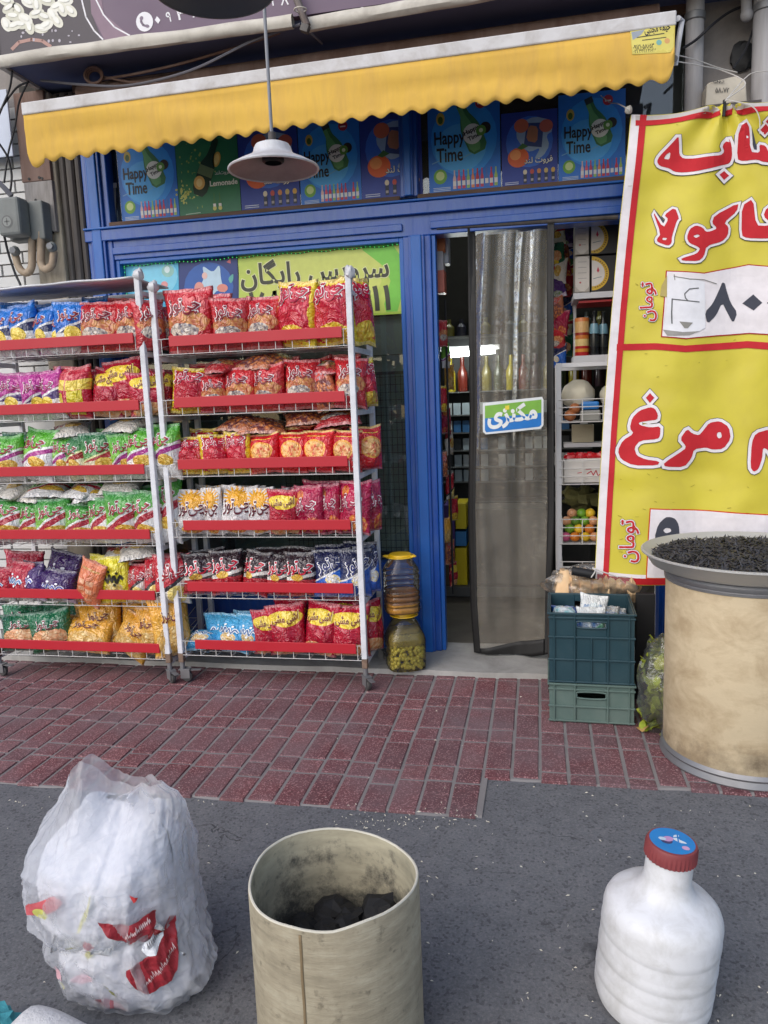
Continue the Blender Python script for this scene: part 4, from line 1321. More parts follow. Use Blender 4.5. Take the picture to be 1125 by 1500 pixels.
NV = 5
BAG_MESH = []
for var in range(NV):
    mb = MB()
    nu, nv = 16, 20
    mb.grid(lambda a, b: bag_surf(var, a - 0.5, b, -1), nu, nv)
    mb.grid(lambda a, b: bag_surf(var, a - 0.5, b, 1), nu, nv, flip=True)
    me = bpy.data.meshes.new("snack_packet")
    me.from_pydata([tuple(p) for p in mb.v], [], mb.f)
    me.polygons.foreach_set('use_smooth', [True] * len(mb.f))
    uv = me.uv_layers.new(name="UVMap")
    k = (nu + 1) * (nv + 1)
    for lp in me.loops:
        i = lp.vertex_index % k
        uv.data[lp.index].uv = ((i % (nu + 1)) / nu, (i // (nu + 1)) / nv)
    bm = bmesh.new(); bm.from_mesh(me); bmesh.ops.remove_doubles(bm, verts=bm.verts, dist=1e-4); bm.to_mesh(me); bm.free()
    me.materials.append(None)
    BAG_MESH.append(me)


def bag_mat(name, base, layers, rough=0.26, base2=None):
    m, t, b = new_mat(name)
    uvn = t.n('ShaderNodeUVMap').outputs[0]
    sp = t.n('ShaderNodeSeparateXYZ'); t.put(sp.inputs[0], uvn)
    u, v = sp.outputs[0], sp.outputs[1]
    uc = t.m('SUBTRACT', u, 0.5)
    oi = t.n('ShaderNodeObjectInfo').outputs['Random']
    c = base
    if base2 is not None: c = t.mix(t.ramp(v, [(0.45, 0.0), (1.0, 1.0)]), base, base2)
    nz = t.noise(uvn, 9, 4)
    for L in layers:
        if L[0] == 'diag':
            _, lo, hi, slope, curve, col = L
            tt = t.m('ADD', t.m('SUBTRACT', v, t.m('MULTIPLY', uc, slope)), t.m('MULTIPLY', t.m('MULTIPLY', uc, uc), curve))
            mask = t.m('MULTIPLY', t.m('GREATER_THAN', tt, lo), t.m('LESS_THAN', tt, hi))
        elif L[0] in ('ell', 'snack'):
            _, cu, cv, ru, rv, amp, col = L[:7]
            dx = t.m('DIVIDE', t.m('SUBTRACT', u, cu), ru); dy = t.m('DIVIDE', t.m('SUBTRACT', v, cv), rv)
            rr = t.m('ADD', t.m('ADD', t.m('MULTIPLY', dx, dx), t.m('MULTIPLY', dy, dy)), t.m('MULTIPLY', t.m('SUBTRACT', nz, 0.5), amp))
            mask = t.m('LESS_THAN', rr, 1.0)
            if L[0] == 'snack':
                vo = t.voro(uvn, L[8] if len(L) > 8 else 16)
                col = t.mix(t.ramp(vo, [(0.15, 0.0), (0.65, 1.0)]), col, L[7])
        elif L[0] == 'edge':
            _, wd, amp, col = L
            e = t.m('ADD', t.m('ABSOLUTE', uc), t.m('MULTIPLY', t.m('SUBTRACT', t.noise(uvn, 14, 3), 0.5), amp))
            e2 = t.m('ADD', t.m('ABSOLUTE', t.m('SUBTRACT', v, 0.5)), t.m('MULTIPLY', t.m('SUBTRACT', t.noise(uvn, 17, 3), 0.5), amp))
            mask = t.m('MAXIMUM', t.m('GREATER_THAN', e, 0.5 - wd), t.m('GREATER_THAN', e2, 0.5 - wd * 0.8))
        elif L[0] == 'rect':
            _, u0, u1, v0, v1, col = L
            mask = t.m('MULTIPLY', t.m('MULTIPLY', t.m('GREATER_THAN', u, u0), t.m('LESS_THAN', u, u1)), t.m('MULTIPLY', t.m('GREATER_THAN', v, v0), t.m('LESS_THAN', v, v1)))
        elif L[0] == 'star':
            _, cu, cv, ru, rv, col, col2 = L
            dx = t.m('DIVIDE', t.m('SUBTRACT', u, cu), ru); dy = t.m('DIVIDE', t.m('SUBTRACT', v, cv), rv)
            an = t.m('ARCTAN2', dy, dx)
            rr = t.m('SQRT', t.m('ADD', t.m('MULTIPLY', dx, dx), t.m('MULTIPLY', dy, dy)))
            mask = t.m('LESS_THAN', t.m('ADD', rr, t.m('MULTIPLY', t.m('SINE', t.m('MULTIPLY', an, 17)), 0.22)), 0.85)
            col = t.mix(t.ramp(t.m('SINE', t.m('MULTIPLY', an, 34)), [(0.3, 0.0), (0.7, 1.0)]), col, col2)
        c = t.mix(mask, c, col)
    seal = t.m('GREATER_THAN', t.m('ABSOLUTE', t.m('SUBTRACT', v, 0.5)), 0.452)
    c = t.mix(t.m('MULTIPLY', seal, t.m('MULTIPLY_ADD', t.m('SINE', t.m('MULTIPLY', v, 520)), 0.12, 0.2)), c, (0.85, 0.85, 0.85))
    c = t.mix(1.0, c, t.m('MULTIPLY_ADD', oi, 0.22, 0.86), 'MULTIPLY')
    t.put(b.inputs['Base Color'], c)
    b.inputs['Roughness'].default_value = rough
    b.inputs['Coat Weight'].default_value = 0.8
    b.inputs['Coat Roughness'].default_value = 0.14
    tc = t.n('ShaderNodeTexCoord').outputs['UV']
    cre = t.m('ABSOLUTE', t.m('SUBTRACT', t.noise(tc, 5, 3, 0.55, 0.8), 0.5))
    cre = t.m('MULTIPLY', t.m('POWER', cre, 0.6), -1.0)
    nb = t.bump(cre, 0.55, 0.035)
    t.put(b.inputs['Normal'], nb)
    t.put(b.inputs['Coat Normal'], nb)
    return m


Wt, Nv, Yl = srgb(228, 226, 224), srgb(30, 34, 84), srgb(238, 208, 70)
Y1, Y2 = srgb(244, 214, 96), srgb(214, 164, 50)
CHEE = "چی‌توز"
RW = (srgb(150, 22, 36), srgb(240, 238, 236))      # red letters, white outline
DESIGNS = {
    'blue': dict(n="blue and white crisp packet", mat=bag_mat("packet_blue", srgb(18, 96, 190), [('diag', -1, .52, .35, 0, Nv), ('diag', .49, .54, .35, .2, Wt), ('diag', -1, .40, .1, 0, Wt), ('snack', .6, .38, .24, .15, .5, Y1, Yl)], base2=srgb(36, 128, 222)), txt=[(CHEE, .47, .72, .58, .10, *RW)]),
    'redk': dict(n="red peanut snack packet", mat=bag_mat("packet_red_peanut", srgb(188, 44, 52), [('snack', .5, .47, .46, .17, .6, srgb(228, 170, 96), srgb(186, 98, 58), 9), ('snack', .42, .34, .32, .12, .9, srgb(70, 66, 96), srgb(210, 196, 180), 12)], base2=srgb(204, 34, 46)), txt=[(CHEE, .45, .70, .66, .05, srgb(132, 20, 40), RW[1])]),
    'magenta': dict(n="magenta and white crisp packet", mat=bag_mat("packet_magenta", srgb(178, 40, 140), [('diag', -1, .50, .3, 0, srgb(72, 44, 110)), ('diag', .48, .53, .3, .2, Wt), ('diag', -1, .38, .05, 0, Wt), ('snack', .55, .36, .2, .12, .5, Y1, Yl)], base2=srgb(190, 60, 150)), txt=[(CHEE, .48, .70, .62, .02, srgb(150, 22, 90), RW[1])]),
    'redback': dict(n="red packet showing its yellow-panelled back", mat=bag_mat("packet_back", srgb(196, 24, 52), [('rect', 0, 1, .55, .74, Yl), ('rect', .14, .40, .08, .50, srgb(226, 208, 40)), ('rect', .56, .88, .08, .54, srgb(226, 208, 40)), ('rect', .485, .515, 0, 1, srgb(226, 120, 120))]), txt=[]),
    'ashi': dict(n="crimson packet with yellow oval name panel", mat=bag_mat("packet_crimson_oval", srgb(178, 16, 48), [('ell', .5, .74, .46, .15, .25, srgb(246, 214, 66)), ('snack', .5, .12, .44, .16, .5, srgb(236, 200, 150), srgb(226, 150, 90), 12)], base2=srgb(196, 26, 58)), txt=[("اشی مشی", .5, .74, .70, .06, srgb(120, 44, 40), srgb(252, 232, 150), .20)]),
    'lime': dict(n="lime green packet with magenta band", mat=bag_mat("packet_lime", srgb(134, 196, 58), [('diag', -1, .54, .35, 0, srgb(166, 40, 132)), ('diag', .52, .57, .35, .2, Wt), ('diag', -1, .42, .3, 0, Wt), ('snack', .66, .36, .24, .11, .5, Y1, Y2)], base2=srgb(70, 170, 48)), txt=[(CHEE, .5, .72, .60, .03, *RW)]),
    'greenred': dict(n="dark green packet with red band", mat=bag_mat("packet_green", srgb(96, 160, 80), [('diag', -1, .54, .3, 0, srgb(172, 36, 40)), ('diag', .52, .56, .3, 0, srgb(226, 226, 160)), ('diag', -1, .44, .15, 0, srgb(232, 226, 190)), ('snack', .62, .36, .24, .13, .5, Y1, Y2)], base2=srgb(16, 104, 66)), txt=[(CHEE, .48, .71, .64, .03, srgb(140, 40, 40), RW[1])]),
    'limered': dict(n="green crisp packet with red slanting band", mat=bag_mat("packet_lime_red", srgb(122, 184, 60), [('diag', -1, .54, .45, 0, srgb(176, 28, 50)), ('diag', .52, .58, .45, .2, Wt), ('diag', -1, .38, .4, 0, Wt), ('snack', .62, .3, .3, .1, .5, Y1, Y2)], base2=srgb(40, 140, 62)), txt=[(CHEE, .5, .72, .64, .12, *RW)]),
    'crimyel': dict(n="crimson packet with ragged yellow borders", mat=bag_mat("packet_crimson_yellow", srgb(190, 18, 46), [('edge', .10, .20, srgb(226, 196, 36)), ('snack', .52, .2, .36, .14, .9, srgb(240, 216, 70), srgb(210, 160, 30), 11)]), txt=[(CHEE, .47, .80, .76, .08, srgb(178, 20, 60), RW[1])]),
    'round': dict(n="red packet with round orange medallion", mat=bag_mat("packet_red_round", srgb(206, 24, 36), [('ell', .5, .54, .36, .25, 0, srgb(240, 168, 70)), ('snack', .5, .54, .30, .20, .3, srgb(214, 70, 44), srgb(240, 190, 120), 9), ('rect', 0, 1, .955, 1, srgb(232, 186, 50)), ('rect', .2, .8, .855, .87, srgb(236, 200, 60))]), txt=[]),
    'fries': dict(n="white packet with golden starburst", mat=bag_mat("packet_white_fries", srgb(216, 212, 212), [('star', .5, .76, .42, .24, srgb(240, 184, 40), srgb(208, 120, 30)), ('snack', .5, .12, .3, .1, .6, srgb(226, 120, 60), srgb(240, 190, 90))]), txt=[(CHEE, .5, .56, .80, .06, srgb(92, 20, 34), RW[1])]),
    'ring': dict(n="deep pink packet with orange ring snacks", mat=bag_mat("packet_pink_rings", srgb(168, 16, 64), [('snack', .3, .8, .15, .12, .3, srgb(236, 150, 60), srgb(200, 80, 50), 10), ('snack', .72, .2, .24, .18, .4, srgb(240, 160, 70), srgb(190, 60, 50), 10), ('snack', .25, .15, .16, .11, .4, srgb(236, 150, 60), srgb(190, 60, 50), 10)], base2=srgb(186, 24, 80)), txt=[(CHEE, .45, .60, .78, .1, srgb(140, 12, 60), RW[1])]),
    'black': dict(n="black and red crisp packet", mat=bag_mat("packet_black", srgb(52, 26, 34), [('rect', 0, 1, 0, .42, srgb(176, 24, 40)), ('diag', .44, .52, .15, 0, srgb(226, 222, 214)), ('snack', .4, .47, .2, .08, .5, Y1, Y2)], base2=srgb(40, 22, 30)), txt=[(CHEE, .48, .68, .80, .08, srgb(188, 20, 50), RW[1])]),
    'navy': dict(n="navy and bright blue packet", mat=bag_mat("packet_navy", srgb(24, 34, 84), [('diag', -1, .52, .4, 0, srgb(24, 96, 196)), ('diag', .50, .54, .4, 0, Wt), ('snack', .5, .36, .2, .12, .8, Y1, Wt)], base2=srgb(26, 30, 66)), txt=[(CHEE, .48, .68, .76, .3, srgb(30, 40, 100), RW[1])]),
    'sky': dict(n="sky blue packet with white script", mat=bag_mat("packet_sky", srgb(58, 156, 212), [('snack', .5, .36, .24, .16, .5, srgb(226, 226, 220), srgb(226, 190, 120)), ('edge', .04, .05, srgb(120, 196, 232))], base2=srgb(90, 180, 226)), txt=[]),
    'popcorn': dict(n="dark green popcorn packet", mat=bag_mat("packet_popcorn", srgb(18, 96, 62), [('snack', .5, .40, .42, .22, .7, srgb(240, 206, 160), srgb(226, 160, 110), 10), ('snack', .5, .16, .22, .08, .4, srgb(244, 222, 60), srgb(236, 206, 50))], base2=srgb(22, 112, 72)), txt=[(CHEE, .5, .72, .52, .06, srgb(120, 40, 40), RW[1])]),
    'gold': dict(n="golden orange crisp packet", mat=bag_mat("packet_gold", srgb(222, 168, 66), [('snack', .5, .26, .44, .26, .7, srgb(236, 206, 140), srgb(206, 160, 80), 9)], base2=srgb(232, 162, 44)), txt=[(CHEE, .5, .70, .5, .08, srgb(110, 40, 40), srgb(238, 210, 150))]),
    'purple': dict(n="dark purple packet with white script", mat=bag_mat("packet_purple", srgb(74, 36, 112), [('snack', .5, .15, .3, .12, .7, srgb(210, 200, 226), srgb(120, 150, 90)), ('diag', -1, .06, .2, 0, srgb(210, 190, 216))], base2=srgb(52, 30, 84)), txt=[]),
    'script': dict(n="red packet with pale blue script", mat=bag_mat("packet_red_script", srgb(190, 20, 50), [('diag', -1, .10, .3, 0, Wt)], base2=srgb(176, 28, 56)), txt=[]),
    'orange': dict(n="tilted orange packet showing its back", mat=bag_mat("packet_orange", srgb(232, 130, 84), [('rect', .22, .78, .16, .22, srgb(240, 170, 130)), ('rect', .22, .78, .34, .44, srgb(242, 180, 140)), ('rect', .22, .78, .52, .62, srgb(242, 180, 140)), ('rect', .47, .53, 0, 1, srgb(214, 104, 60)), ('rect', .14, .86, .82, .86, srgb(206, 150, 80))]), txt=[]),
    'yellow': dict(n="bright yellow packet with black script", mat=bag_mat("packet_yellow", srgb(240, 226, 40), [('snack', .5, .32, .26, .16, .7, srgb(240, 226, 170), srgb(220, 190, 90), 11)]), txt=[]),
    'redwhite': dict(n="red and white crisp packet", mat=bag_mat("packet_red_white", srgb(190, 26, 46), [('diag', -1, .46, .5, 0, srgb(40, 36, 40)), ('diag', -1, .36, .5, 0, srgb(232, 226, 214)), ('snack', .66, .22, .26, .2, .5, Y1, srgb(246, 226, 140))]), txt=[(CHEE, .5, .68, .8, .1, *RW)]),
    'white': dict(n="white packet with crisps picture", mat=bag_mat("packet_white", srgb(224, 218, 208), [('snack', .55, .5, .24, .22, .6, srgb(236, 206, 130), srgb(206, 160, 70), 8), ('ell', .26, .62, .10, .10, .3, srgb(190, 40, 44)), ('diag', .84, 1.2, .4, 0, srgb(150, 26, 40))]), txt=[]),
    'clear': dict(n="clear bag of orange snacks", mat=bag_mat("packet_clear_orange", srgb(196, 120, 84), [('snack', .5, .4, .45, .35, 1.2, srgb(230, 140, 70), srgb(120, 60, 60), 10), ('snack', .5, .78, .4, .14, 1.0, srgb(176, 170, 176), srgb(206, 80, 70), 14)], rough=0.2), txt=[]),
}
SCRIPT_COL = {'yellow': (srgb(40, 36, 24), srgb(60, 54, 30)), 'sky': (srgb(40, 90, 150), srgb(236, 240, 240)), 'purple': (srgb(70, 90, 180), srgb(236, 236, 244)), 'script': (srgb(60, 110, 170), srgb(226, 236, 244))}


def lettering(design, var):
    D = DESIGNS[design]
    ck = ('art', var)
    if ck in D: return D[ck]
    A = Art()
    for e in D['txt']:
        s, cu, cv, w, rot, c1, c2 = e[:7]
        h = e[7] if len(e) > 7 else w * 0.42
        if c2: A.text(s, cu - .5, cv, w * 1.03, c2, h=h, rot=rot, bold=.05, layer=1)
        A.text(s, cu - .5, cv, w, c1, h=h, rot=rot, bold=.018 if c2 else .03, layer=2)
    if design in SCRIPT_COL:                     # brush-like script, not legible in the photo: loops and strokes
        c1, c2 = SCRIPT_COL[design]
        pts = [(-.30, .50), (-.24, .60), (-.16, .48), (-.08, .62), (-.02, .50), (.06, .60), (.12, .47), (.22, .58), (.30, .52)]
        cur = [(p.x, p.y) for p in curve_pts([(x, y, 0) for x, y in pts], 4)]
        A.line(cur, .075, c2, layer=1)
        A.line(cur, .03, c1, layer=2)
        for x, y in ((-.1, .70), (.14, .66), (.05, .42)): A.ell(x, y, .04, .03, c2, layer=1.3)
    if not A.items:
        D[ck] = None
        return None

    def fn(x, y, l):
        e = 0.01
        p = bag_surf(var, max(-.499, min(.499, x)), y, -1)
        return Vector((p.x, p.y - 0.012 - 0.012 * l, p.z))
    o = A.build("lettering", fn, None, cut=1 / 16, cuty=1 / 20)
    D[ck] = o.data
    bpy.data.objects.remove(o)
    return D[ck]


PACKETS = []


def packet(rack, shelf, cx, w, top, design, row='front', rz=None, tilt=None, roll=None, lying=False, dy=0.0, pose=''):
    """cx, w, top: where the packet is seen on the shelf; row front / back / lying on the others"""
    r = RACKS[rack]
    if roll is None: roll = rnd.uniform(-.10, .10)
    zb = r['zs'][shelf] - 0.052
    Y = r['y'] + {'front': 0.045, 'back': 0.17, 'lying': 0.10, 'side': 0.06}[row] + dy
    base_py = {0: 500, 1: 592, 2: 683, 3: 775, 4: 865, 5: 947}[shelf]
    c = at_y(cx, (top + base_py) / 2, Y)
    wm = abs(at_y(cx + w / 2, top, Y).x - at_y(cx - w / 2, top, Y).x)
    var = rnd.randrange(NV)
    D = DESIGNS[design]
    o = link("snack_packet", BAG_MESH[var])
    zt = at_y(cx, top, Y).z
    h = max(0.10, zt - zb + .010 + rnd.uniform(-.010, .012))
    if row == 'lying':
        h = 0.17
        o.location = (c.x, Y - 0.05, zt - 0.055)
        o.rotation_euler = (-(1.25 if tilt is None else tilt), roll, rnd.uniform(-.5, .5) if rz is None else rz)
        d = wm * 0.42
    else:
        o.location = (c.x, Y, zb)
        o.rotation_euler = (-(rnd.uniform(-0.02, 0.20) if tilt is None else tilt), roll, rnd.uniform(-.34, .34) if rz is None else rz)
        d = min(0.12, wm * 0.78)
    o.scale = (wm * rnd.uniform(1.12, 1.28), d, h)
    o.material_slots[0].link = 'OBJECT'
    o.material_slots[0].material = D['mat']
    lm = lettering(design, var)
    if lm is not None:
        link("lettering", lm, o)
    PACKETS.append((rack, shelf, row, c.x, D['n'], o, pose))
    return o


P = packet
# left rack, top to bottom
for a in ((2, 36, 453, 'blue'), (33, 41, 450, 'blue'), (66, 34, 456, 'blue'), (84, 28, 461, 'blue'), (104, 41, 443, 'blue'), (146, 52, 448, 'redk'), (193, 46, 446, 'redk')): P('L', 0, *a)
P('L', 0, 221, 40, 446, 'redk', rz=.9); P('L', 0, 238, 34, 450, 'redk', rz=1.0, dy=.06)
for a in ((24, 40, 446, 'blue'), (60, 40, 448, 'blue'), (130, 40, 438, 'blue'), (176, 44, 440, 'redk')): P('L', 0, *a, row='back')
for a in ((18, 46, 549, 'magenta'), (57, 40, 550, 'magenta'), (80, 36, 545, 'magenta'), (107, 52, 541, 'redback'), (154, 46, 546, 'ashi')): P('L', 1, *a)
P('L', 1, 186, 52, 531, 'ashi', roll=-.14, dy=.015); P('L', 1, 219, 44, 547, 'ashi', rz=.5); P('L', 1, 240, 40, 548, 'ashi', rz=.9, dy=.05)
for a in ((40, 46, 548, 'magenta'), (130, 44, 546, 'redback')): P('L', 1, *a, row='back')
for a in ((10, 44, 641, 'lime'), (52, 50, 635, 'lime'), (86, 26, 640, 'lime'), (113, 36, 644, 'greenred'), (150, 44, 636, 'greenred'), (182, 30, 642, 'lime'), (204, 48, 628, 'lime'), (243, 44, 626, 'lime')): P('L', 2, *a)
for a in ((30, 50, 636, 'greenred'), (90, 50, 634, 'greenred'), (170, 50, 634, 'lime')): P('L', 2, *a, row='back')
P('L', 2, 116, 44, 622, 'white', row='lying', rz=.5); P('L', 2, 180, 52, 616, 'white', row='lying', rz=-.3)
for a in ((10, 46, 731, 'limered'), (42, 34, 737, 'limered'), (78, 46, 734, 'limered'), (116, 42, 742, 'limered'), (149, 34, 735, 'limered'), (180, 42, 726, 'limered'), (216, 44, 722, 'limered'), (242, 36, 706, 'limered')): P('L', 3, *a)
for a in ((12, 44, 712, 'white'), (44, 44, 718, 'white'), (76, 46, 711, 'limered'), (113, 44, 712, 'limered'), (140, 40, 716, 'limered'), (182, 50, 706, 'white')): P('L', 3, *a, row='lying')
for a in ((0, 40, 833, 'script'), (30, 36, 826, 'script'), (50, 36, 828, 'purple'), (83, 50, 836, 'purple')): P('L', 4, *a)
P('L', 4, 88, 52, 810, 'purple', row='back', roll=.15)
P('L', 4, 36, 46, 812, 'script', row='back'); P('L', 4, 150, 36, 818, 'yellow', row='back')
P('L', 4, 124, 33, 818, 'orange', roll=.36, tilt=-.05, dy=-.035)
for a in ((170, 38, 820, 'yellow'), (199, 27, 828, 'redwhite'), (224, 30, 822, 'redwhite'), (250, 42, 815, 'redwhite')): P('L', 4, *a)
P('L', 4, 178, 42, 808, 'white', row='lying'); P('L', 4, 212, 46, 800, 'white', row='lying')
for a in ((36, 56, 905, 'popcorn'), (78, 48, 896, 'popcorn')): P('L', 5, *a)
for a in ((34, 50, 892, 'popcorn'), (90, 60, 889, 'popcorn'), (140, 50, 882, 'gold'), (205, 48, 880, 'gold')): P('L', 5, *a, row='back')
P('L', 5, 121, 64, 908, 'gold', tilt=.5); P('L', 5, 150, 50, 888, 'gold', dy=.07); P('L', 5, 184, 52, 905, 'gold', roll=.5, tilt=.2); P('L', 5, 224, 42, 893, 'gold'); P('L', 5, 254, 44, 880, 'gold', rz=.6)
# right rack
for a in ((280, 62, 430, 'redk'), (339, 50, 438, 'redk'), (385, 46, 435, 'redk'), (433, 60, 420, 'crimyel'), (490, 58, 410, 'crimyel')): P('R', 0, *a)
P('R', 0, 528, 44, 412, 'crimyel', rz=.9, dy=.08)
for a in ((300, 56, 432, 'redk'), (375, 50, 436, 'redk'), (460, 60, 416, 'crimyel')): P('R', 0, *a, row='back')
for a in ((275, 44, 541, 'crimyel'), (314, 36, 549, 'redk'), (353, 42, 541, 'redk'), (395, 46, 537, 'redk'), (441, 48, 530, 'redk'), (512, 44, 531, 'redk')): P('R', 1, *a)
P('R', 1, 482, 36, 540, 'clear', roll=-.35); P('R', 1, 534, 44, 530, 'crimyel', rz=.9, dy=.09)
for a in ((312, 52, 531, 'redk'), (370, 60, 525, 'clear'), (408, 56, 522, 'clear'), (470, 50, 532, 'redk')): P('R', 1, *a, row='lying')
for a in ((280, 38, 640, 'crimyel'), (317, 42, 637, 'crimyel'), (351, 34, 639, 'crimyel'), (388, 44, 637, 'round'), (428, 40, 634, 'round'), (466, 46, 633, 'round'), (507, 42, 632, 'round')): P('R', 2, *a)
P('R', 2, 537, 44, 626, 'round', rz=.8, dy=.08)
for a in ((345, 56, 614, 'clear'), (392, 60, 618, 'clear'), (455, 50, 604, 'clear'), (500, 60, 606, 'redk')): P('R', 2, *a, row='lying')
for a in ((283, 44, 718, 'fries'), (313, 28, 722, 'fries'), (346, 44, 718, 'fries'), (383, 36, 722, 'fries'), (417, 44, 719, 'ashi'), (456, 40, 717, 'ring'), (484, 30, 716, 'ring'), (518, 48, 712, 'ring')): P('R', 3, *a)
P('R', 3, 541, 40, 710, 'ring', rz=.9, dy=.08)
for a in ((300, 44, 716, 'fries'), (470, 46, 711, 'ring')): P('R', 3, *a, row='back')
for a in ((293, 42, 815, 'black'), (333, 40, 813, 'black'), (371, 38, 814, 'black'), (406, 34, 815, 'black'), (442, 44, 812, 'black')): P('R', 4, *a)
P('R', 4, 488, 48, 812, 'navy', rz=.25); P('R', 4, 520, 44, 807, 'navy', rz=.5); P('R', 4, 540, 40, 804, 'navy', rz=.9, dy=.07)
for a in ((310, 44, 808, 'black'), (355, 44, 808, 'black'), (400, 44, 807, 'black'), (445, 44, 806, 'black'), (490, 44, 803, 'navy'), (525, 40, 801, 'navy')): P('R', 4, *a, row='back')
P('R', 5, 294, 52, 922, 'sky', tilt=.9); P('R', 5, 337, 46, 909, 'sky', tilt=.4); P('R', 5, 366, 40, 905, 'sky', tilt=.25)
for a in ((393, 36, 894, 'ashi'), (424, 48, 892, 'ashi'), (466, 48, 886, 'ashi'), (511, 50, 894, 'ashi')): P('R', 5, *a)
P('R', 5, 541, 42, 884, 'ashi', rz=.9, dy=.08)
for a in ((330, 50, 904, 'sky'), (365, 46, 898, 'sky'), (432, 46, 882, 'ashi'), (502, 48, 878, 'ashi')): P('R', 5, *a, row='back')
for a in ((30, 44, 726, 'limered'), (62, 44, 728, 'limered'), (100, 44, 732, 'limered'), (135, 42, 730, 'limered'), (198, 44, 716, 'limered')): P('L', 3, *a, row='back')
for a in ((296, 44, 537, 'redk'), (335, 44, 538, 'redk'), (375, 44, 535, 'redk'), (418, 46, 530, 'redk'), (465, 46, 529, 'redk'), (500, 44, 526, 'redk')): P('R', 1, *a, row='back')
for a in ((298, 44, 634, 'crimyel'), (340, 44, 633, 'crimyel'), (408, 44, 631, 'round'), (448, 44, 630, 'round'), (488, 44, 628, 'round')): P('R', 2, *a, row='back')
for a in ((330, 44, 716, 'fries'), (365, 44, 717, 'fries'), (400, 44, 716, 'fries'), (437, 44, 714, 'ring'), (502, 46, 709, 'ring')): P('R', 3, *a, row='back')
for a in ((200, 44, 820, 'redwhite'), (236, 44, 814, 'redwhite')): P('L', 4, *a, row='back')
# labels
ORD = "first second third fourth fifth sixth seventh eighth ninth tenth eleventh twelfth thirteenth fourteenth fifteenth sixteenth".split()
SHELF = ["top", "second", "third", "fourth", "fifth", "bottom"]
rows = {}
for e in PACKETS: rows.setdefault((e[0], e[1], e[2]), []).append(e)
for (rk, sh, rw), lst in rows.items():
    lst.sort(key=lambda e: e[3])
    for i, e in enumerate(lst):
        where = {'front': "front row", 'back': "back row", 'lying': "lying atop"}[rw]
        lab = "%s, %s from left, %s, %s shelf, %s rack" % (e[4], ORD[i], where, SHELF[sh], "left" if rk == 'L' else "right")
        tag(e[5], lab, "snack packet", "%s on the snack racks" % (e[4].split(',')[0] + "s"))
# ------------------------------------------------------------------ yellow price banner
BY = 3.42
BRED, BYEL, BWHT, BGREY = srgb(190, 44, 52), srgb(232, 218, 44), srgb(226, 220, 222), srgb(70, 72, 82)


def b_left(py): return 925 + (870 - 925) * (py - 165) / 680.0 - 6 * math.sin(math.pi * (py - 165) / 680)


def b_top(px): return 165 + (px - 925) * -0.085 + 8 * max(0, 1 - abs(px - 990) / 70.0) * 0.6


def b_bot(px): return 845 + (px - 870) * 0.10 + 3 * math.sin(px * 0.03)


def banner_pt(px, py, l=0.0):
    p = at_y(px, py, BY)
    s = (py - 165) / 680.0
    tie = Vector((px - 1062, (py - 150) * 0.9)).length
    ang = math.atan2(px - 1062, max(1, py - 140))
    w = 0.016 * math.sin(ang * 9 + 0.6) * math.exp(-tie / 260.0)
    w += 0.013 * math.sin(px * 0.045 + py * 0.006 + 1.2) * (0.35 + 0.65 * s)
    w += 0.010 * noise.noise(Vector((px * 0.013, py * 0.009, 2))) + 0.006 * noise.noise(Vector((px * 0.03, py * 0.03, 7)))
    lx = b_left(py)
    w += 0.014 * math.exp(-max(0, px - lx) / 40.0)
    w += 0.012 * math.exp(-((py - 690) / 22.0) ** 2) * math.sin(px * 0.02)
    return Vector((p.x, p.y + w - 0.05 * s * s - l * 0.0013, p.z))


M_BANNER = pm("banner_vinyl", srgb(206, 192, 58), 0.55, var=0.07, vscale=3, dirt=srgb(186, 168, 60), dirt_amt=0.45, dirt_scale=4)
ban = thing("price_banner", "yellow cloth price banner with red Persian lettering hung beside the doorway", "banner", (0.7, BY, 0.5))
PX1 = 1330
def bgrid(u, v):
    py = 150 + 700 * v
    px = b_left(165 + 680 * v) + (PX1 - b_left(165 + 680 * v)) * u
    top, bot = b_top(px), b_bot(px)
    return banner_pt(px, top + (bot - top) * v)


MB().grid(bgrid, 110, 130).build("cloth", M_BANNER, ban, solid=-0.0015)
A = Art()
L_ = [165 + 680 * i / 24 for i in range(25)]
# white margin and red line down the left side
mg = lambda py, d: (b_left(py) + d, py)
A.poly([mg(y, 1) for y in L_] + [mg(y, 17 - 4 * (y - 165) / 680) for y in L_[::-1]], BWHT, layer=1)
A.poly([mg(y, 14 - 2 * (y - 165) / 680) for y in L_] + [mg(y, 24 - 4 * (y - 165) / 680) for y in L_[::-1]], BRED, layer=2)
T_ = [932 + (PX1 - 932) * i / 24 for i in range(25)]
A.poly([(x, b_top(x) + 1) for x in T_] + [(x, b_top(x) + 10) for x in T_[::-1]], srgb(190, 184, 180), layer=1.5)
A.poly([(x, b_top(x) + 8) for x in T_] + [(x, b_top(x) + 16) for x in T_[::-1]], BRED, layer=2.4)
B_ = [874 + (PX1 - 874) * i / 24 for i in range(25)]
A.poly([(x, b_bot(x) - 10) for x in B_] + [(x, b_bot(x) - 1) for x in B_[::-1]], srgb(168, 26, 34), layer=1.5)
A.poly([(x, b_bot(x) - 15) for x in B_] + [(x, b_bot(x) - 10) for x in B_[::-1]], BWHT, layer=1.6)
Z3 = lambda pts: [(860 + x / 4.053, 130 + y / 4.053) for x, y in pts]
Z4 = lambda pts: [(860 + x / 3.947, 480 + y / 3.947) for x, y in pts]


def word(pts, holes=(), g=4.2, k=1, L=3):
    p = chaikin(pts, k)
    A.poly(grow(p, g + 0.8), BGREY, layer=L)
    A.poly(grow(p, g), BWHT, layer=L + 1)
    A.poly(p, BRED, holes=[chaikin(h, 1) for h in holes], layer=L + 2)


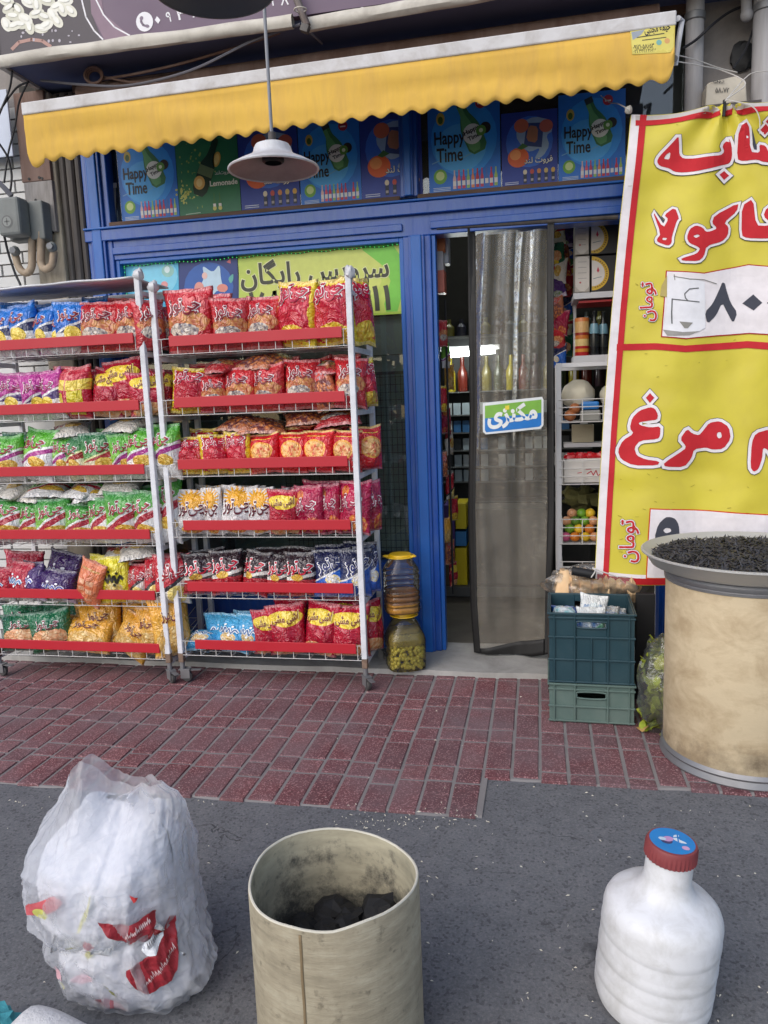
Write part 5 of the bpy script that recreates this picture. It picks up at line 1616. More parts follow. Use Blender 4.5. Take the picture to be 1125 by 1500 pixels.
word(Z3([(540, 285), (500, 330), (430, 400), (415, 430), (430, 455), (490, 470), (520, 490), (570, 497), (650, 493), (740, 475), (800, 455), (850, 440), (865, 400), (860, 330), (845, 290), (800, 340), (815, 375), (790, 400), (730, 410), (640, 415), (570, 412), (548, 390), (545, 330)]),
     [Z3([(495, 375), (490, 420), (455, 415), (470, 390)])], L=3)
word(Z3([(815, 487), (846, 512), (815, 540), (785, 512)]), L=3.1, k=0)
word(Z3([(958, 190), (895, 240), (892, 415), (925, 430), (1010, 425), (1040, 440), (1160, 440), (1175, 330), (1135, 350), (1122, 380), (1080, 385), (1062, 335), (1022, 330), (1022, 385), (962, 380)]), L=3.2)
for cx, cy in ((1060, 240), (1112, 236), (1086, 198)): word(Z3([(cx, cy - 30), (cx + 28, cy), (cx, cy + 28), (cx - 28, cy)]), L=3.3, k=0, g=3)
word(Z3([(390, 712), (452, 828), (482, 775), (458, 748), (520, 705), (543, 775), (530, 785), (500, 880), (498, 920), (478, 936), (418, 910), (414, 892), (438, 862)]), [Z3([(448, 885), (474, 889), (465, 902), (446, 898)])], g=3.4, L=3)
word(Z3([(903, 672), (752, 757), (738, 800), (772, 830), (730, 850), (700, 855), (680, 830), (640, 817), (602, 840), (586, 890), (600, 922), (650, 943), (665, 955), (645, 985), (550, 1014), (560, 1027), (655, 1029), (688, 1000), (703, 938), (800, 908), (838, 870), (842, 820), (812, 795), (893, 725)]), [Z3([(622, 880), (650, 870), (664, 880), (640, 893)])], g=3.4, L=3.1)
word(Z3([(985, 652), (922, 692), (918, 868), (950, 886), (1060, 892), (1160, 888), (1180, 800), (1100, 760), (1200, 700), (1180, 650), (1060, 710), (1042, 760), (1090, 806), (1060, 818), (1002, 812)]), g=3.4, L=3.2)
# first price field
f1 = Z3([(472, 1087), (690, 1102), (830, 1072), (960, 1047), (1100, 1062), (1500, 1050)]) + Z3([(1500, 1450), (1100, 1460), (960, 1450), (760, 1465), (580, 1483), (442, 1470)])
A.poly(grow(f1, 1.6), srgb(170, 40, 40), layer=2); A.poly(f1, BWHT, layer=3)
A.poly(Z3([(800, 1150), (785, 1190), (740, 1280), (692, 1330), (708, 1400), (760, 1350), (800, 1270), (830, 1330), (865, 1395), (890, 1330), (850, 1270), (825, 1190), (818, 1155)]), BGREY, layer=4, smooth=1)
for cx in (978, 1118, 1250): A.poly(Z3([(cx + 7, 1222), (cx + 57, 1272), (cx + 7, 1318), (cx - 58, 1275)]), BGREY, layer=4)
A.text("تومان", *Z3([(362, 1265)])[0], 57, BGREY, h=24, rot=math.pi / 2, ysign=-1, bold=.07, layer=3)
A.text("تومان", *Z3([(362, 1265)])[0], 57, BWHT, h=24, rot=math.pi / 2, ysign=-1, bold=.055, layer=4)
A.text("تومان", *Z3([(362, 1265)])[0], 57, BRED, h=24, rot=math.pi / 2, ysign=-1, bold=.012, layer=5)
A.text("تومان", *Z4([(236, 1222)])[0], 60, BGREY, h=28, rot=math.pi / 2, ysign=-1, bold=.07, layer=3)
A.text("تومان", *Z4([(236, 1222)])[0], 60, BWHT, h=28, rot=math.pi / 2, ysign=-1, bold=.055, layer=4)
A.text("تومان", *Z4([(236, 1222)])[0], 60, BRED, h=28, rot=math.pi / 2, ysign=-1, bold=.012, layer=5)
# dividing line, second word, second price field
A.poly(Z4([(172, 95), (390, 90), (560, 105), (920, 78), (1046, 88), (1800, 70), (1800, 112), (1046, 130), (920, 118), (560, 143), (390, 128), (170, 133)]), BRED, layer=2)
word(Z4([(360, 458), (300, 477), (257, 520), (243, 580), (266, 610), (203, 650), (175, 710), (192, 758), (260, 792), (400, 790), (410, 767), (330, 757), (280, 735), (268, 690), (300, 650), (400, 640), (413, 620), (416, 567), (360, 575), (300, 562), (292, 546), (350, 536), (398, 530), (403, 500), (385, 467)]), g=4.4, L=3)
word(Z4([(359, 378), (383, 405), (357, 434), (335, 405)]), k=0, g=4.2, L=3.1)
word(Z4([(570, 582), (528, 640), (562, 680), (557, 700), (433, 777), (440, 798), (555, 803), (598, 750), (610, 700), (680, 690), (720, 703), (780, 698), (822, 640), (812, 572), (760, 538), (700, 548), (667, 590), (640, 620), (600, 610)]), [Z4([(745, 605), (765, 600), (772, 630), (755, 640), (742, 625)])], g=4.4, L=3.2)
word(Z4([(1040, 585), (962, 607), (938, 660), (928, 800), (945, 827), (973, 813), (998, 750), (1003, 690), (1030, 700), (1060, 760), (1150, 770), (1160, 640), (1100, 600)]), g=4.4, L=3.3)
f2 = Z4([(358, 1040), (700, 1055), (1046, 1077), (1700, 1090), (1700, 1470), (1046, 1450), (700, 1440), (334, 1424)])
A.poly(grow(f2, 1.6), srgb(200, 70, 30), layer=2); A.poly(f2, BWHT, layer=3)
A.poly(Z4([(440, 1085), (400, 1125), (380, 1200), (392, 1270), (440, 1290), (452, 1250), (470, 1290), (520, 1270), (524, 1190), (520, 1130), (500, 1095), (470, 1083)]), BGREY, holes=[Z4([(428, 1160), (445, 1145), (472, 1150), (476, 1168), (445, 1178)])], layer=4, smooth=1)
# grime marks
rg = random.Random(11)
for i in range(46):
    x, y = rg.uniform(900, 1120), rg.choice([rg.uniform(470, 560), rg.uniform(690, 830), rg.uniform(700, 760), rg.uniform(180, 460)])
    a = rg.uniform(-.5, .5); l = rg.uniform(1, 4)
    A.line([(x, y), (x + l * math.cos(a), y + l * math.sin(a)), (x + l * 1.6, y + l * math.sin(a) * 2)], rg.uniform(.35, .8), srgb(150, 138, 50), layer=2.2 + .1 * (i % 7))
A.build("lettering", banner_pt, ban, cut=9, mat=INK_DULL)
# taped paper with pen marks
A = Art()
A.poly(Z3([(474, 1112), (600, 1128), (692, 1150), (696, 1420), (660, 1442), (560, 1448), (446, 1432), (470, 1300)]), srgb(224, 224, 228), layer=5)
A.poly(Z3([(446, 1432), (560, 1448), (660, 1442), (600, 1466), (470, 1468)]), srgb(150, 148, 144), layer=4.6)
A.poly(Z3([(472, 1110), (440, 1170), (430, 1230), (470, 1240)]), srgb(176, 160, 100), layer=4.6)
PEN = srgb(96, 98, 100)
A.line(Z3([(497, 1252), (580, 1262), (658, 1270)]), 1.5, PEN, layer=6); A.line(Z3([(500, 1250), (496, 1330), (498, 1396)]), 1.8, PEN, layer=6)
A.line(Z3([(655, 1188), (600, 1194), (572, 1222), (576, 1246), (592, 1264)]), 1.5, PEN, layer=6)
A.line(Z3([(510, 1118), (600, 1135), (690, 1138), (765, 1160)]), 1.1, srgb(120, 118, 112), layer=6); A.line(Z3([(512, 1106), (516, 1140)]), 1.0, srgb(120, 118, 112), layer=6)
A.poly(Z3([(540, 1385), (620, 1392), (590, 1425), (570, 1425)]), srgb(140, 138, 132), layer=6)
A.build("paper_patch", banner_pt, ban, cut=9, mat=INK_DULL)
MB().ball(banner_pt(921, 160) - Vector((0, .01, 0)), 0.016, 10, 6, amp=.5).build("corner_knot", M_CREAM, ban)
MB().tube([banner_pt(1062, 146), banner_pt(1060, 160) - Vector((0, .012, 0)), banner_pt(1059, 172) - Vector((0, .01, 0))], 0.006, 6).build("tie_knot", M_BLACK, ban)
M_STRING = pm("white_string", srgb(206, 202, 196), 0.8)
for lab, pts in (("white string from awning arm to the meter box", [(990, 80, 3.42), (1020, 88, 3.5), (1055, 100, 3.58), (1080, 106, 3.6)]),
                 ("lower white string from awning arm to banner tie", [(992, 90, 3.42), (1030, 97, 3.5), (1060, 104, 3.57), (1092, 122, 3.5), (1063, 146, 3.40)]),
                 ("string knotted round meter box holding the banner", [(1062, 148, 3.40), (1090, 116, 3.56), (1106, 106, 3.6), (1140, 104, 3.64)]),
                 ("loose string tail hanging over the banner's red letters", [(1063, 146, 3.39), (1100, 155, 3.385), (1112, 172, 3.385), (1113, 196, 3.39)]),
                 ("string tying the banner corner across the transom poster", [(921, 160, 3.40), (905, 152, 3.5), (893, 150, 3.66), (880, 140, 3.74)])):
    tag(MB().tube(curve_pts([at_y(*p) for p in pts], 6), 0.0022, 5).build("tie_string", M_STRING), lab, "string", "strings tying up the banner")
bb = tag(MB().tube([at_y(838, 836, 3.34), at_y(872, 842, 3.34)], 0.019, 14).build("black_bar", M_BLACK), "short black bar to which the banner's lower corner is tied", "bar")
tag(MB().tube(curve_pts([at_y(866, 846, 3.315), at_y(872, 836, 3.32), at_y(868, 832, 3.33), at_y(884, 838, 3.33), at_y(905, 845, 3.34)], 5), 0.003, 5).build("tie_string", M_STRING), "string tying banner's lower corner to the black bar", "string", "strings tying up the banner")

# ------------------------------------------------------------------ clear plastic door curtain
CY = 3.79
M_FILM = glass_mat("clear_pvc_film", (0.96, 0.94, 0.90), 0.02, 0.16, haze=0.21, haze_col=(0.56, 0.51, 0.43), bump=0.4, bscale=13)
cur = thing("plastic_curtain", "clear plastic strip curtain with black hem hanging in the doorway", "curtain", (-0.14, CY, 0.03))
CX = lambda px, py: at_y(px, py, CY).x


def c_edges(v):  # v 0 top .. 1 bottom
    l = [(685, 335), (686, 450), (688, 600), (686, 750), (690, 880), (697, 972)]
    r = [(812, 326), (811, 450), (811, 600), (812, 750), (808, 870), (806, 948)]
    def at(tab):
        t = v * (len(tab) - 1); i = min(int(t), len(tab) - 2); f = t - i
        return (tab[i][0] * (1 - f) + tab[i + 1][0] * f, tab[i][1] * (1 - f) + tab[i + 1][1] * f)
    return at(l), at(r)


def c_pt(u, v, off=0.0):
    (lx, ly), (rx, ry) = c_edges(v)
    px, py = lx + (rx - lx) * u, ly + (ry - ly) * u
    p = at_y(px, py, CY)
    fold = 0.020 * math.sin(u * 21 + 1.5 * math.sin(v * 3)) * (1 - v) ** 0.8 + 0.013 * math.sin(u * 9 + v * 2 + 1) + 0.010 * noise.noise(Vector((u * 4, v * 4, 3)))
    fold += 0.003 * noise.noise(Vector((u * 9, v * 9, 5)))
    fold += 0.05 * max(0, v - 0.85) / 0.15 * (u - 0.5) * -1
    z = max(p.z, 0.045)
    return Vector((p.x, CY + fold - 0.02 + off - 0.04 * v * v, z))


MB().grid(lambda a, b: c_pt(0.07 + 0.86 * a, 0.015 + 0.945 * b), 60, 110).build("clear_film", M_FILM, cur)
hem = pm("black_hem_tape", srgb(20, 19, 19), 0.6, var=0.2, vscale=12)
MB().grid(lambda a, b: c_pt(0.085 * a, b, -0.002), 3, 110).build("side_hem", hem, cur, solid=0.002)
MB().grid(lambda a, b: c_pt(0.92 + 0.08 * a, b, -0.002), 3, 110).build("side_hem", hem, cur, solid=0.002)
MB().grid(lambda a, b: c_pt(0.085 + 0.835 * a, 0.945 + 0.055 * b, -0.003), 40, 4).build("bottom_hem", hem, cur, solid=0.002)
MB().tube([at_y(640, 334, CY - 0.0), at_y(905, 318, CY)], 0.01, 8).build("hanging_rail", M_DARKSTEEL, cur)
A = Art()


def on_curtain(x, y, l):
    best = c_pt((x - 687) / 124.0, min(1, max(0, (y - 330) / 628.0)))
    p = at_y(x, y, CY)
    return Vector((p.x, CY - 0.075 - 0.01 * math.sin((x - 700) * .04) - l * 0.0009, p.z))


A.poly([(709, 590), (794, 581), (796, 585), (796, 622), (792, 627), (713, 635), (709, 631)], srgb(222, 226, 228), layer=1)
A.poly([(712, 594), (793, 585), (793, 604), (712, 612)], srgb(122, 176, 66), layer=2)
A.poly([(712, 612), (793, 604), (793, 621), (790, 624), (714, 632), (712, 629)], srgb(24, 116, 196), layer=2)
A.text("مکنزی", 751, 608, 70, srgb(230, 232, 230), h=30, rot=.11, ysign=-1, bold=.045, layer=3)
A.poly([(741, 594), (747, 593), (747, 599), (741, 600)], srgb(226, 206, 60), layer=4)
A.build("sticker", on_curtain, cur, cut=10)

# ------------------------------------------------------------------ inside the doorway
def gbox(name, label, cat, px0, py0, px1, py1, Y, depth, m, group=None, bevel=0.003, art=None):
    a, b = at_y((px0 + px1) / 2, py1, Y), at_y((px0 + px1) / 2, py0, Y)
    x0, x1 = at_y(px0, (py0 + py1) / 2, Y).x, at_y(px1, (py0 + py1) / 2, Y).x
    o = MB().box(x0, x1, Y, Y + depth, a.z, b.z).build(name, m, None, bevel=bevel)
    tag(o, label, cat, group)
    if art:
        ORIGIN[o.name] = Vector(o.location)
        art.build("print", on_plane(Y - 0.001), o)
    return o


col = lambda n, c, r=0.5: pm(n, srgb(*c), r)
M_SHELFW = pm("white_shelf_metal", srgb(206, 206, 210), 0.45, var=0.06)
# upper white shelf on the right of the doorway
US = 4.02
ush = thing("wall_shelf", "white metal wall shelf with boxes right of the curtain", "shelf", at_y(870, 530, US))
for y0, y1, nm in ((428, 437, "board"), (520, 530, "board")):
    a, b = at_y(840, y0 + 1.5, US), at_y(840, y1 + 1.5, US)
    MB().box(a.x, a.x + 0.6, US, US + 0.3, b.z, a.z).build(nm, M_SHELFW, ush, bevel=0.002)
a = at_y(842, 440, US)
MB().box(a.x + .02, a.x + 0.58, US + 0.02, US + 0.28, a.z - 0.012, a.z - 0.002).build("red_liner", col("red_liner", (176, 36, 40)), ush)
MB().box(a.x + 0.57, a.x + 0.59, US + 0.26, US + 0.30, 1.0, 2.1).build("upright", M_SHELFW, ush)
MB().box(a.x + 0.005, a.x + 0.02, US + 0.285, US + 0.30, 1.4, 2.1).build("upright", M_SHELFW, ush)
for i, (x0, y0, x1, y1, kind, lab) in enumerate(((842, 326, 863, 373, 0, "tall cream labelled box, upper left on the white wall shelf"), (865, 324, 905, 372, 1, "black box with gold ring, upper right on the wall shelf"),
                                                  (842, 375, 864, 428, 0, "tall cream labelled box, lower left on the white wall shelf"), (866, 374, 904, 427, 1, "black box with gold ring, lower right on the wall shelf"))):
    A = Art()
    if kind == 0:
        A.poly([(x0 + 1, y0 + 5), (x0 + 4, y0 + 1), (x1 - 4, y0 + 1), (x1 - 1, y0 + 5), (x1 - 1, y1 - 8), (x1 - 4, y1 - 5), (x1 - 8, y1 - 1), (x0 + 8, y1 - 1), (x0 + 4, y1 - 5), (x0 + 1, y1 - 8)], srgb(206, 198, 190), layer=1)
        for k in range(4): A.line([(x0 + 5, y0 + 9 + k * 8), (x1 - 5, y0 + 8.5 + k * 8)], .7, srgb(150, 140, 140), layer=2)
        A.ell((x0 + x1) / 2 - 3, y1 - 14, 1.5, 1.5, srgb(180, 90, 90), layer=2)
    else:
        A.ell(x0 + 2, (y0 + y1) / 2, 26, 26, srgb(206, 166, 40), layer=1, n=32); A.ell(x0 + 1, (y0 + y1) / 2, 20, 20, srgb(222, 214, 206), layer=2, n=32)
        for k in range(22):
            an = -1.5 + k * .14
            A.ell(x0 + 2 + 23 * math.cos(an), (y0 + y1) / 2 + 23 * math.sin(an), 1.3, 1.3, srgb(150, 110, 30), layer=2, n=8)
        A.poly([(x0 + 10, y0 + 22), (x0 + 13, y0 + 16), (x0 + 15, y0 + 22), (x0 + 13, y0 + 25)], srgb(196, 60, 80), layer=3)
        A.line([(x0 + 4, y0 + 33), (x0 + 12, y0 + 31), (x0 + 18, y0 + 30)], .8, srgb(90, 120, 130), layer=3)
        A.poly([(x0 - 40, y0 - 10), (x0, y0 - 10), (x0, y1 + 10), (x0 - 40, y1 + 10)], srgb(30, 30, 30), layer=-30)
    gbox("gift_box", lab, "box", x0, y0, x1, y1, US + 0.01, 0.18, col("box_cream_%d" % i, (176, 168, 158)) if kind == 0 else col("box_black_%d" % i, (40, 38, 40)), "boxes on the wall shelf", art=None if kind == 1 else A)
    if kind == 1:
        # the ring is printed on the box face and ends at its edge
        A2 = Art()
        yc = (y0 + y1) / 2
        ring = [(x0 + 1, yc - 25)] + [(x0 + 1 + 25 * math.cos(t), yc + 25 * math.sin(t)) for t in [-1.5 + .15 * k for k in range(21)]] + [(x0 + 1, yc + 25)]
        core = [(x0 + 1, yc - 19)] + [(x0 + 1 + 19 * math.cos(t), yc + 19 * math.sin(t)) for t in [-1.5 + .15 * k for k in range(21)]] + [(x0 + 1, yc + 19)]
        clip = lambda P_: [(x, min(max(y, y0 + 1), y1 - 1)) for x, y in P_]
        A2.poly(clip(ring), srgb(212, 172, 44), layer=1); A2.poly(clip(core), srgb(222, 214, 206), layer=2)
        for k in range(17):
            an = -1.3 + k * .165
            A2.ell(x0 + 1 + 22 * math.cos(an), yc + 22 * math.sin(an) * .95, 1.3, 1.3, srgb(150, 110, 30), layer=2, n=8)
        A2.poly([(x0 + 8, yc - 4), (x0 + 10, yc - 10), (x0 + 12, yc - 4), (x0 + 10, yc - 1)], srgb(196, 60, 80), layer=3)
        A2.line([(x0 + 3, yc + 8), (x0 + 10, yc + 6), (x0 + 15, yc + 5)], .8, srgb(90, 120, 130), layer=3)
        bo = bpy.data.objects[[o.name for o in bpy.data.objects if o.name.startswith("gift_box")][-1]]
        ORIGIN[bo.name] = Vector(bo.location)
        A2.build("print", on_plane(US + 0.009), bo)
# tin and bottles on the lower board
zsh = at_y(860, 521.5, US).z
def tin(px, w, ptop, Y, m, name, lab, cat, z0, prof=None, group=None):
    c = at_y(px, 500, Y); r = w * Y / FPX / 2
    h = at_y(px, ptop, Y).z - z0
    prof = prof or [(0, 0), (.95, 0), (1, .02), (1, .96), (.95, 1.0), (0, 1.0)]
    t_ = thing(name, lab, cat, (c.x, Y + r, z0), group)
    MB().lathe([(r * a_, z0 + h * b_) for a_, b_ in prof], 20, (c.x, Y + r, 0)).build("body", m, t_)
    return t_, (c.x, Y + r), r, h
def band_mat(name, stops, rough=0.4):
    m, t, b = new_mat(name)
    tc = t.n('ShaderNodeTexCoord').outputs['Generated']
    sp = t.n('ShaderNodeSeparateXYZ'); t.put(sp.inputs[0], tc)
    c = t.ramp(sp.outputs[2], stops, 'CONSTANT')
    t.put(b.inputs['Base Color'], t.mix(1.0, c, t.m('MULTIPLY_ADD', t.noise(tc, 9), .5, .75), 'MULTIPLY'))
    b.inputs['Roughness'].default_value = rough
    return m
M_TIN = band_mat("printed_tin", [(0, srgb(178, 30, 36)), (.12, srgb(214, 150, 60)), (.2, srgb(178, 30, 36)), (.27, srgb(226, 196, 130)), (.45, srgb(206, 120, 50)), (.55, srgb(150, 40, 30)), (.62, srgb(214, 170, 110)), (.9, srgb(206, 120, 60))])
M_BOTDK = band_mat("dark_bottle", [(0, srgb(28, 30, 32)), (.2, srgb(40, 44, 46)), (.45, srgb(30, 32, 34)), (.5, srgb(110, 150, 166)), (.72, srgb(36, 40, 42))], .2)
BOTP = [(0, 0), (.9, 0), (1, .04), (1, .6), (.85, .7), (.4, .8), (.36, .95), (.42, .96), (.42, 1), (0, 1)]
tin(853, 20, 465, US + .03, M_TIN, "snack_tin", "red and orange printed tube tin on the white shelf", "tin", zsh)
tin(871, 13, 455, US + .03, M_BOTDK, "dark_bottle", "dark bottle with blue label beside the printed tin", "bottle", zsh, BOTP, "bottles on the wall shelf")
tin(884, 13, 456, US + .06, M_BOTDK, "dark_bottle", "dark bottle on the shelf, half hidden by the banner", "bottle", zsh, BOTP, "bottles on the wall shelf")
# vegetable rack
VY = 3.86
vr = thing("vegetable_rack", "white wire vegetable rack between curtain and yellow banner", "rack", at_y(850, 840, VY))
pt = at_y(822, 532, VY)
xl, xr = pt.x - 0.012, pt.x + 0.50
for x_, y_ in ((xl, VY), (xr, VY), (xl, VY + .3), (xr, VY + .3)):
    MB().box(x_ - .012, x_ + .012, y_ - .012, y_ + .012, 0.034, pt.z).build("post", M_SHELFW, vr, bevel=.002)
MB().box(xl + .012, xr - .012, VY - .012, VY + .012, pt.z - .022, pt.z - .001).build("top_bar", M_SHELFW, vr, bevel=.002)
MB().box(xl + .012, xr - .012, VY + .288, VY + .312, pt.z - .03, pt.z - .009).build("top_bar", M_SHELFW, vr, bevel=.002)
BASK = []
for yt, yb_ in ((585, 618), (674, 709), (760, 796), (822, 846)):
    zt_, zb_ = at_y(850, yt, VY).z, at_y(850, yb_, VY).z
    BASK.append((zb_, zt_))
    w = MB()
    n_ = 4
    for k in range(n_):
        zz = zb_ + (zt_ - zb_) * k / (n_ - 1)
        w.tube([(xl, VY - .015, zz), (xr, VY - .015, zz)], .0025, 5)
        w.tube([(xl + .014, VY - .015, zz), (xl + .014, VY + .29, zz)], .0025, 5)
    for k in range(6):
        xx = xl + .015 + (xr - xl - .03) * k / 5
        w.tube([(xx, VY - .015, zt_), (xx, VY - .015, zb_), (xx, VY + .29, zb_)], .0025, 5)
    for k in range(1, 9):
        w.tube([(xl, VY + .29 * k / 9, zb_ - .003), (xr, VY + .29 * k / 9, zb_ - .003)], .0025, 5)
    w.build("wire_basket", M_WIRE, vr)
z0 = BASK[0][0] + .004
def produce(name, lab, cat, px, rr, m, z, Y, group=None, sc=(1, 1, .92), amp=.12):
    c = at_y(px, 600, Y)
    return tag(MB().ball((c.x, Y, z + rr * sc[2]), rr, 16, 10, sc=sc, amp=amp, seed=px).build(name, m), lab, cat, group)
M_MELON = pm("pale_melon_skin", srgb(206, 200, 180), .6, var=.1, vscale=12, bump=.2, bscale=50)
M_ONION = pm("brown_onion_skin", srgb(170, 104, 62), .45, var=.25, vscale=15)
produce("melon", "large pale round melon in the rack's top basket", "melon", 847, .082, M_MELON, z0 + .05, VY + .13)
produce("melon", "second pale melon half hidden by the banner's edge", "melon", 897, .062, M_MELON, z0 + .06, VY + .14)
produce("onion", "brown onion at the front of rack's top basket", "onion", 835, .03, M_ONION, z0, VY + .02, "onions in the rack")
produce("onion", "brown onion behind another in the rack's top basket", "onion", 842, .028, M_ONION, z0 + .035, VY + .035, "onions in the rack")
gbox("blue_packet", "small blue packet in the rack's top basket", "packet", 852, 588, 878, 600, VY + .03, .05, col("blue_pack", (40, 120, 196), .3), bevel=.01)
gbox("clear_tray", "clear plastic tray in the rack's top basket", "tray", 850, 601, 880, 617, VY + .01, .06, col("clear_tray", (150, 150, 146), .3), bevel=.008)
gbox("carton", "cream carton standing behind the rack's second basket", "carton", 838, 622, 870, 648, VY + .20, .06, col("cream_carton", (176, 166, 140)))
tag(MB().box(xl + .03, xr - .03, VY + .17, VY + .28, at_y(850, 655, VY + .17).z, at_y(850, 649, VY + .17).z).build("carton_shelf", M_SHELFW), "narrow white ledge under the cream carton", "ledge")
z1 = BASK[1][0] + .004
for i, px in enumerate((836, 851, 866, 880)):
    tag(MB().ball((at_y(px, 660, VY + .08).x, VY + .10, z1 + .125), .032, 12, 8, sc=(1.1, .8, .6), amp=.5, seed=i * 3.1).build("red_packet", col("red_wrap_%d" % i, (186, 30, 40), .25)), "%s of the shiny red packets above the white carton" % ("first", "second", "third", "last")[i], "packet", "red packets in the rack")
A = Art()
A.line([(860, 694), (866, 690), (869, 696), (873, 689), (876, 697), (884, 690), (886, 698)], 1.3, srgb(190, 50, 70), layer=1); A.line([(858, 688), (866, 687)], .7, srgb(190, 50, 70), layer=1); A.line([(846, 693), (852, 692)], 1, srgb(190, 50, 70), layer=1)
gbox("white_carton", "white carton with red script in the rack's second basket", "carton", 826, 675, 884, 707, VY + .012, .18, col("white_carton", (206, 202, 198)), art=A)
tag(MB().box(xl + .04, xr - .04, VY + .05, VY + .22, at_y(850, 673, VY + .05).z - .004, at_y(850, 671, VY + .05).z - .004).build("white_slab", col("white_lid", (206, 202, 198))), "white lid of the carton carrying the red packets", "lid")
z2 = BASK[2][0] + .004
FR = [((206, 120, 40), "orange"), ((226, 186, 50), "lemon"), ((110, 160, 50), "lime"), ((196, 90, 130), "pink turnip"), ((206, 150, 110), "potato"), ((90, 130, 50), "pepper")]
spots = [(828, 0, 3), (842, 0, 0), (858, 0, 1), (872, 0, 4), (834, 1, 2), (848, 1, 1), (864, 1, 0), (830, 2, 4), (843, 2, 5), (857, 2, 2), (870, 2, 4), (838, 3, 4), (852, 3, 2), (865, 3, 1)]
for i, (px, lv, k) in enumerate(spots):
    c_, nm = FR[k]
    produce(nm.replace(" ", "_"), "%s piled in the rack's fruit basket, %s" % (nm, ("bottom layer, ", "second layer, ", "third layer, ", "on top, ")[lv] + ORD[i] + " in the heap"), "fruit", px, .026, pm("skin_%d" % i, srgb(*c_), .4, var=.15), z2 + lv * .036, VY + .03 + lv * .025, "fruit in the wire basket")
tag(MB().ball((at_y(852, 740, VY + .2).x, VY + .2, z2 + .20), .07, 14, 10, sc=(1.3, .8, .9), amp=.9, seed=2).build("herb_bunch", pm("dry_green_herb", srgb(86, 84, 44), .8, var=.6, vscale=40, bump=1.0, bscale=60)), "dim bunch of dried greens above the fruit basket", "herbs")
# goods hanging just inside the left door jamb
hg = [(643, 352, 16, 34, (196, 110, 60)), (642, 382, 15, 30, (186, 180, 180)), (643, 412, 16, 34, (200, 110, 90)), (650, 366, 14, 40, (180, 186, 196))]
for i, (px, py, w, h, c) in enumerate(hg):
    gbox("hanging_carton", "%s small carton of the column inside the blue post" % ("topmost orange", "second white", "third salmon", "rearmost pale")[i], "carton", px - w / 2, py - h / 2, px + w / 2, py + h / 2, 3.95 + .05 * (i == 3), .09, col("carton_%d" % i, c, .35), "cartons inside the left jamb", bevel=.006)
HC = ['redk', 'lime', 'gold', 'crimyel', 'ring', 'white', 'clear', 'redwhite', 'crimyel', 'gold', 'clear', 'ashi']
for i, d_ in enumerate(HC):
    py = 490 + i * 32
    px = 648 + (i % 3) * 5 + (6 if i > 6 else 0)
    Y = 3.96 + (i % 3) * .10
    c = at_y(px, py, Y)
    o = link("hanging_packet", BAG_MESH[i % NV], None, (c.x, Y, c.z - .06))
    o.scale = (.075, .035, .13); o.rotation_euler = (0, 0, .9 + .2 * (i % 2))
    o.material_slots[0].link = 'OBJECT'; o.material_slots[0].material = DESIGNS[d_]['mat']
    tag(o, "%s from the top of small packets hung inside the blue post" % ORD[i], "snack packet", "packets hung inside the left jamb")
tag(MB().tube([at_y(652, 440, 4.0), at_y(664, 870, 4.0)], .006, 6).build("hanging_strip", M_BLACK), "black display strip holding the small packets inside the jamb", "display strip")
# cigarette cabinet and stock at the back
KY = 5.4
kb = thing("tobacco_cabinet", "dark cabinet with rows of small white packs behind the doorway", "cabinet", at_y(700, 865, KY))
a, b = at_y(650, 735, KY), at_y(812, 460, KY)
KX0, KX1, KZ0, KZ1 = a.x, b.x + .25, 0.034, b.z
MB().box(KX0, KX1, KY + .2, KY + .24, KZ0, KZ1).build("back_panel", col("cabinet_dark", (46, 48, 50)), kb)
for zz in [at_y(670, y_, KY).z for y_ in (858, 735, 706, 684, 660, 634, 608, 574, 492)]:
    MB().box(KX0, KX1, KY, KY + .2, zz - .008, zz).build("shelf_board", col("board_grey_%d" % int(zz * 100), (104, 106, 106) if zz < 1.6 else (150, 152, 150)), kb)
rk_ = random.Random(21)
ORD_ = lambda i: ORD[i] if i < len(ORD) else ("%dth" % (i + 1) if i % 10 not in (0, 1, 2) or i < 20 else {0: "21st", 1: "22nd", 2: "23rd"}[i % 10])
n = 0
for y_ in (706, 684, 660, 634, 608):
    zz = at_y(670, y_, KY).z
    x = KX0 + .02
    while x < KX1 - .06:
        c = rk_.choice([(196, 204, 206), (206, 206, 206), (60, 110, 160), (176, 190, 196), (50, 54, 58)])
        if x < KX0 + .32 or rk_.random() < .5:
            o = tag(MB().box(x, x + .05, KY + .03, KY + .06, zz + .001, zz + .082).build("cigarette_pack", pm("pack_%d" % n, srgb(*c), .4)), "%s pack from left in %s row of the dark tobacco cabinet" % (ORD_(int((x - KX0) / .062)), {706: "lowest", 684: "fourth", 660: "third", 634: "second", 608: "top"}[y_]), "pack", "packs in the tobacco cabinet")
            n += 1
        x += .062
for y_, hh, cs in ((574, .24, ((176, 160, 50), (110, 44, 34), (70, 50, 60), (120, 110, 50), (60, 70, 50))), (492, .12, ((176, 170, 90), (90, 90, 110), (120, 130, 130)))):
    zz = at_y(670, y_, KY).z
    for k in range(13):
        xx = KX0 + .06 + k * .085
        c = cs[k % len(cs)]
        prof = [(0, 0), (.034, 0), (.036, .01), (.036, hh * .55), (.014, hh * .75), (.014, hh), (0, hh)]
        tag(MB().lathe([(r_, zz + q_) for r_, q_ in prof], 14, (xx, KY + .09, 0)).build("bottle", pm("stock_bottle_%d_%d" % (y_, k), srgb(*c), .25)), "%s bottle from left on the cabinet's %s shelf" % (ORD[k], "upper" if y_ == 492 else "lower drinks"), "bottle", "bottles in the cabinet")
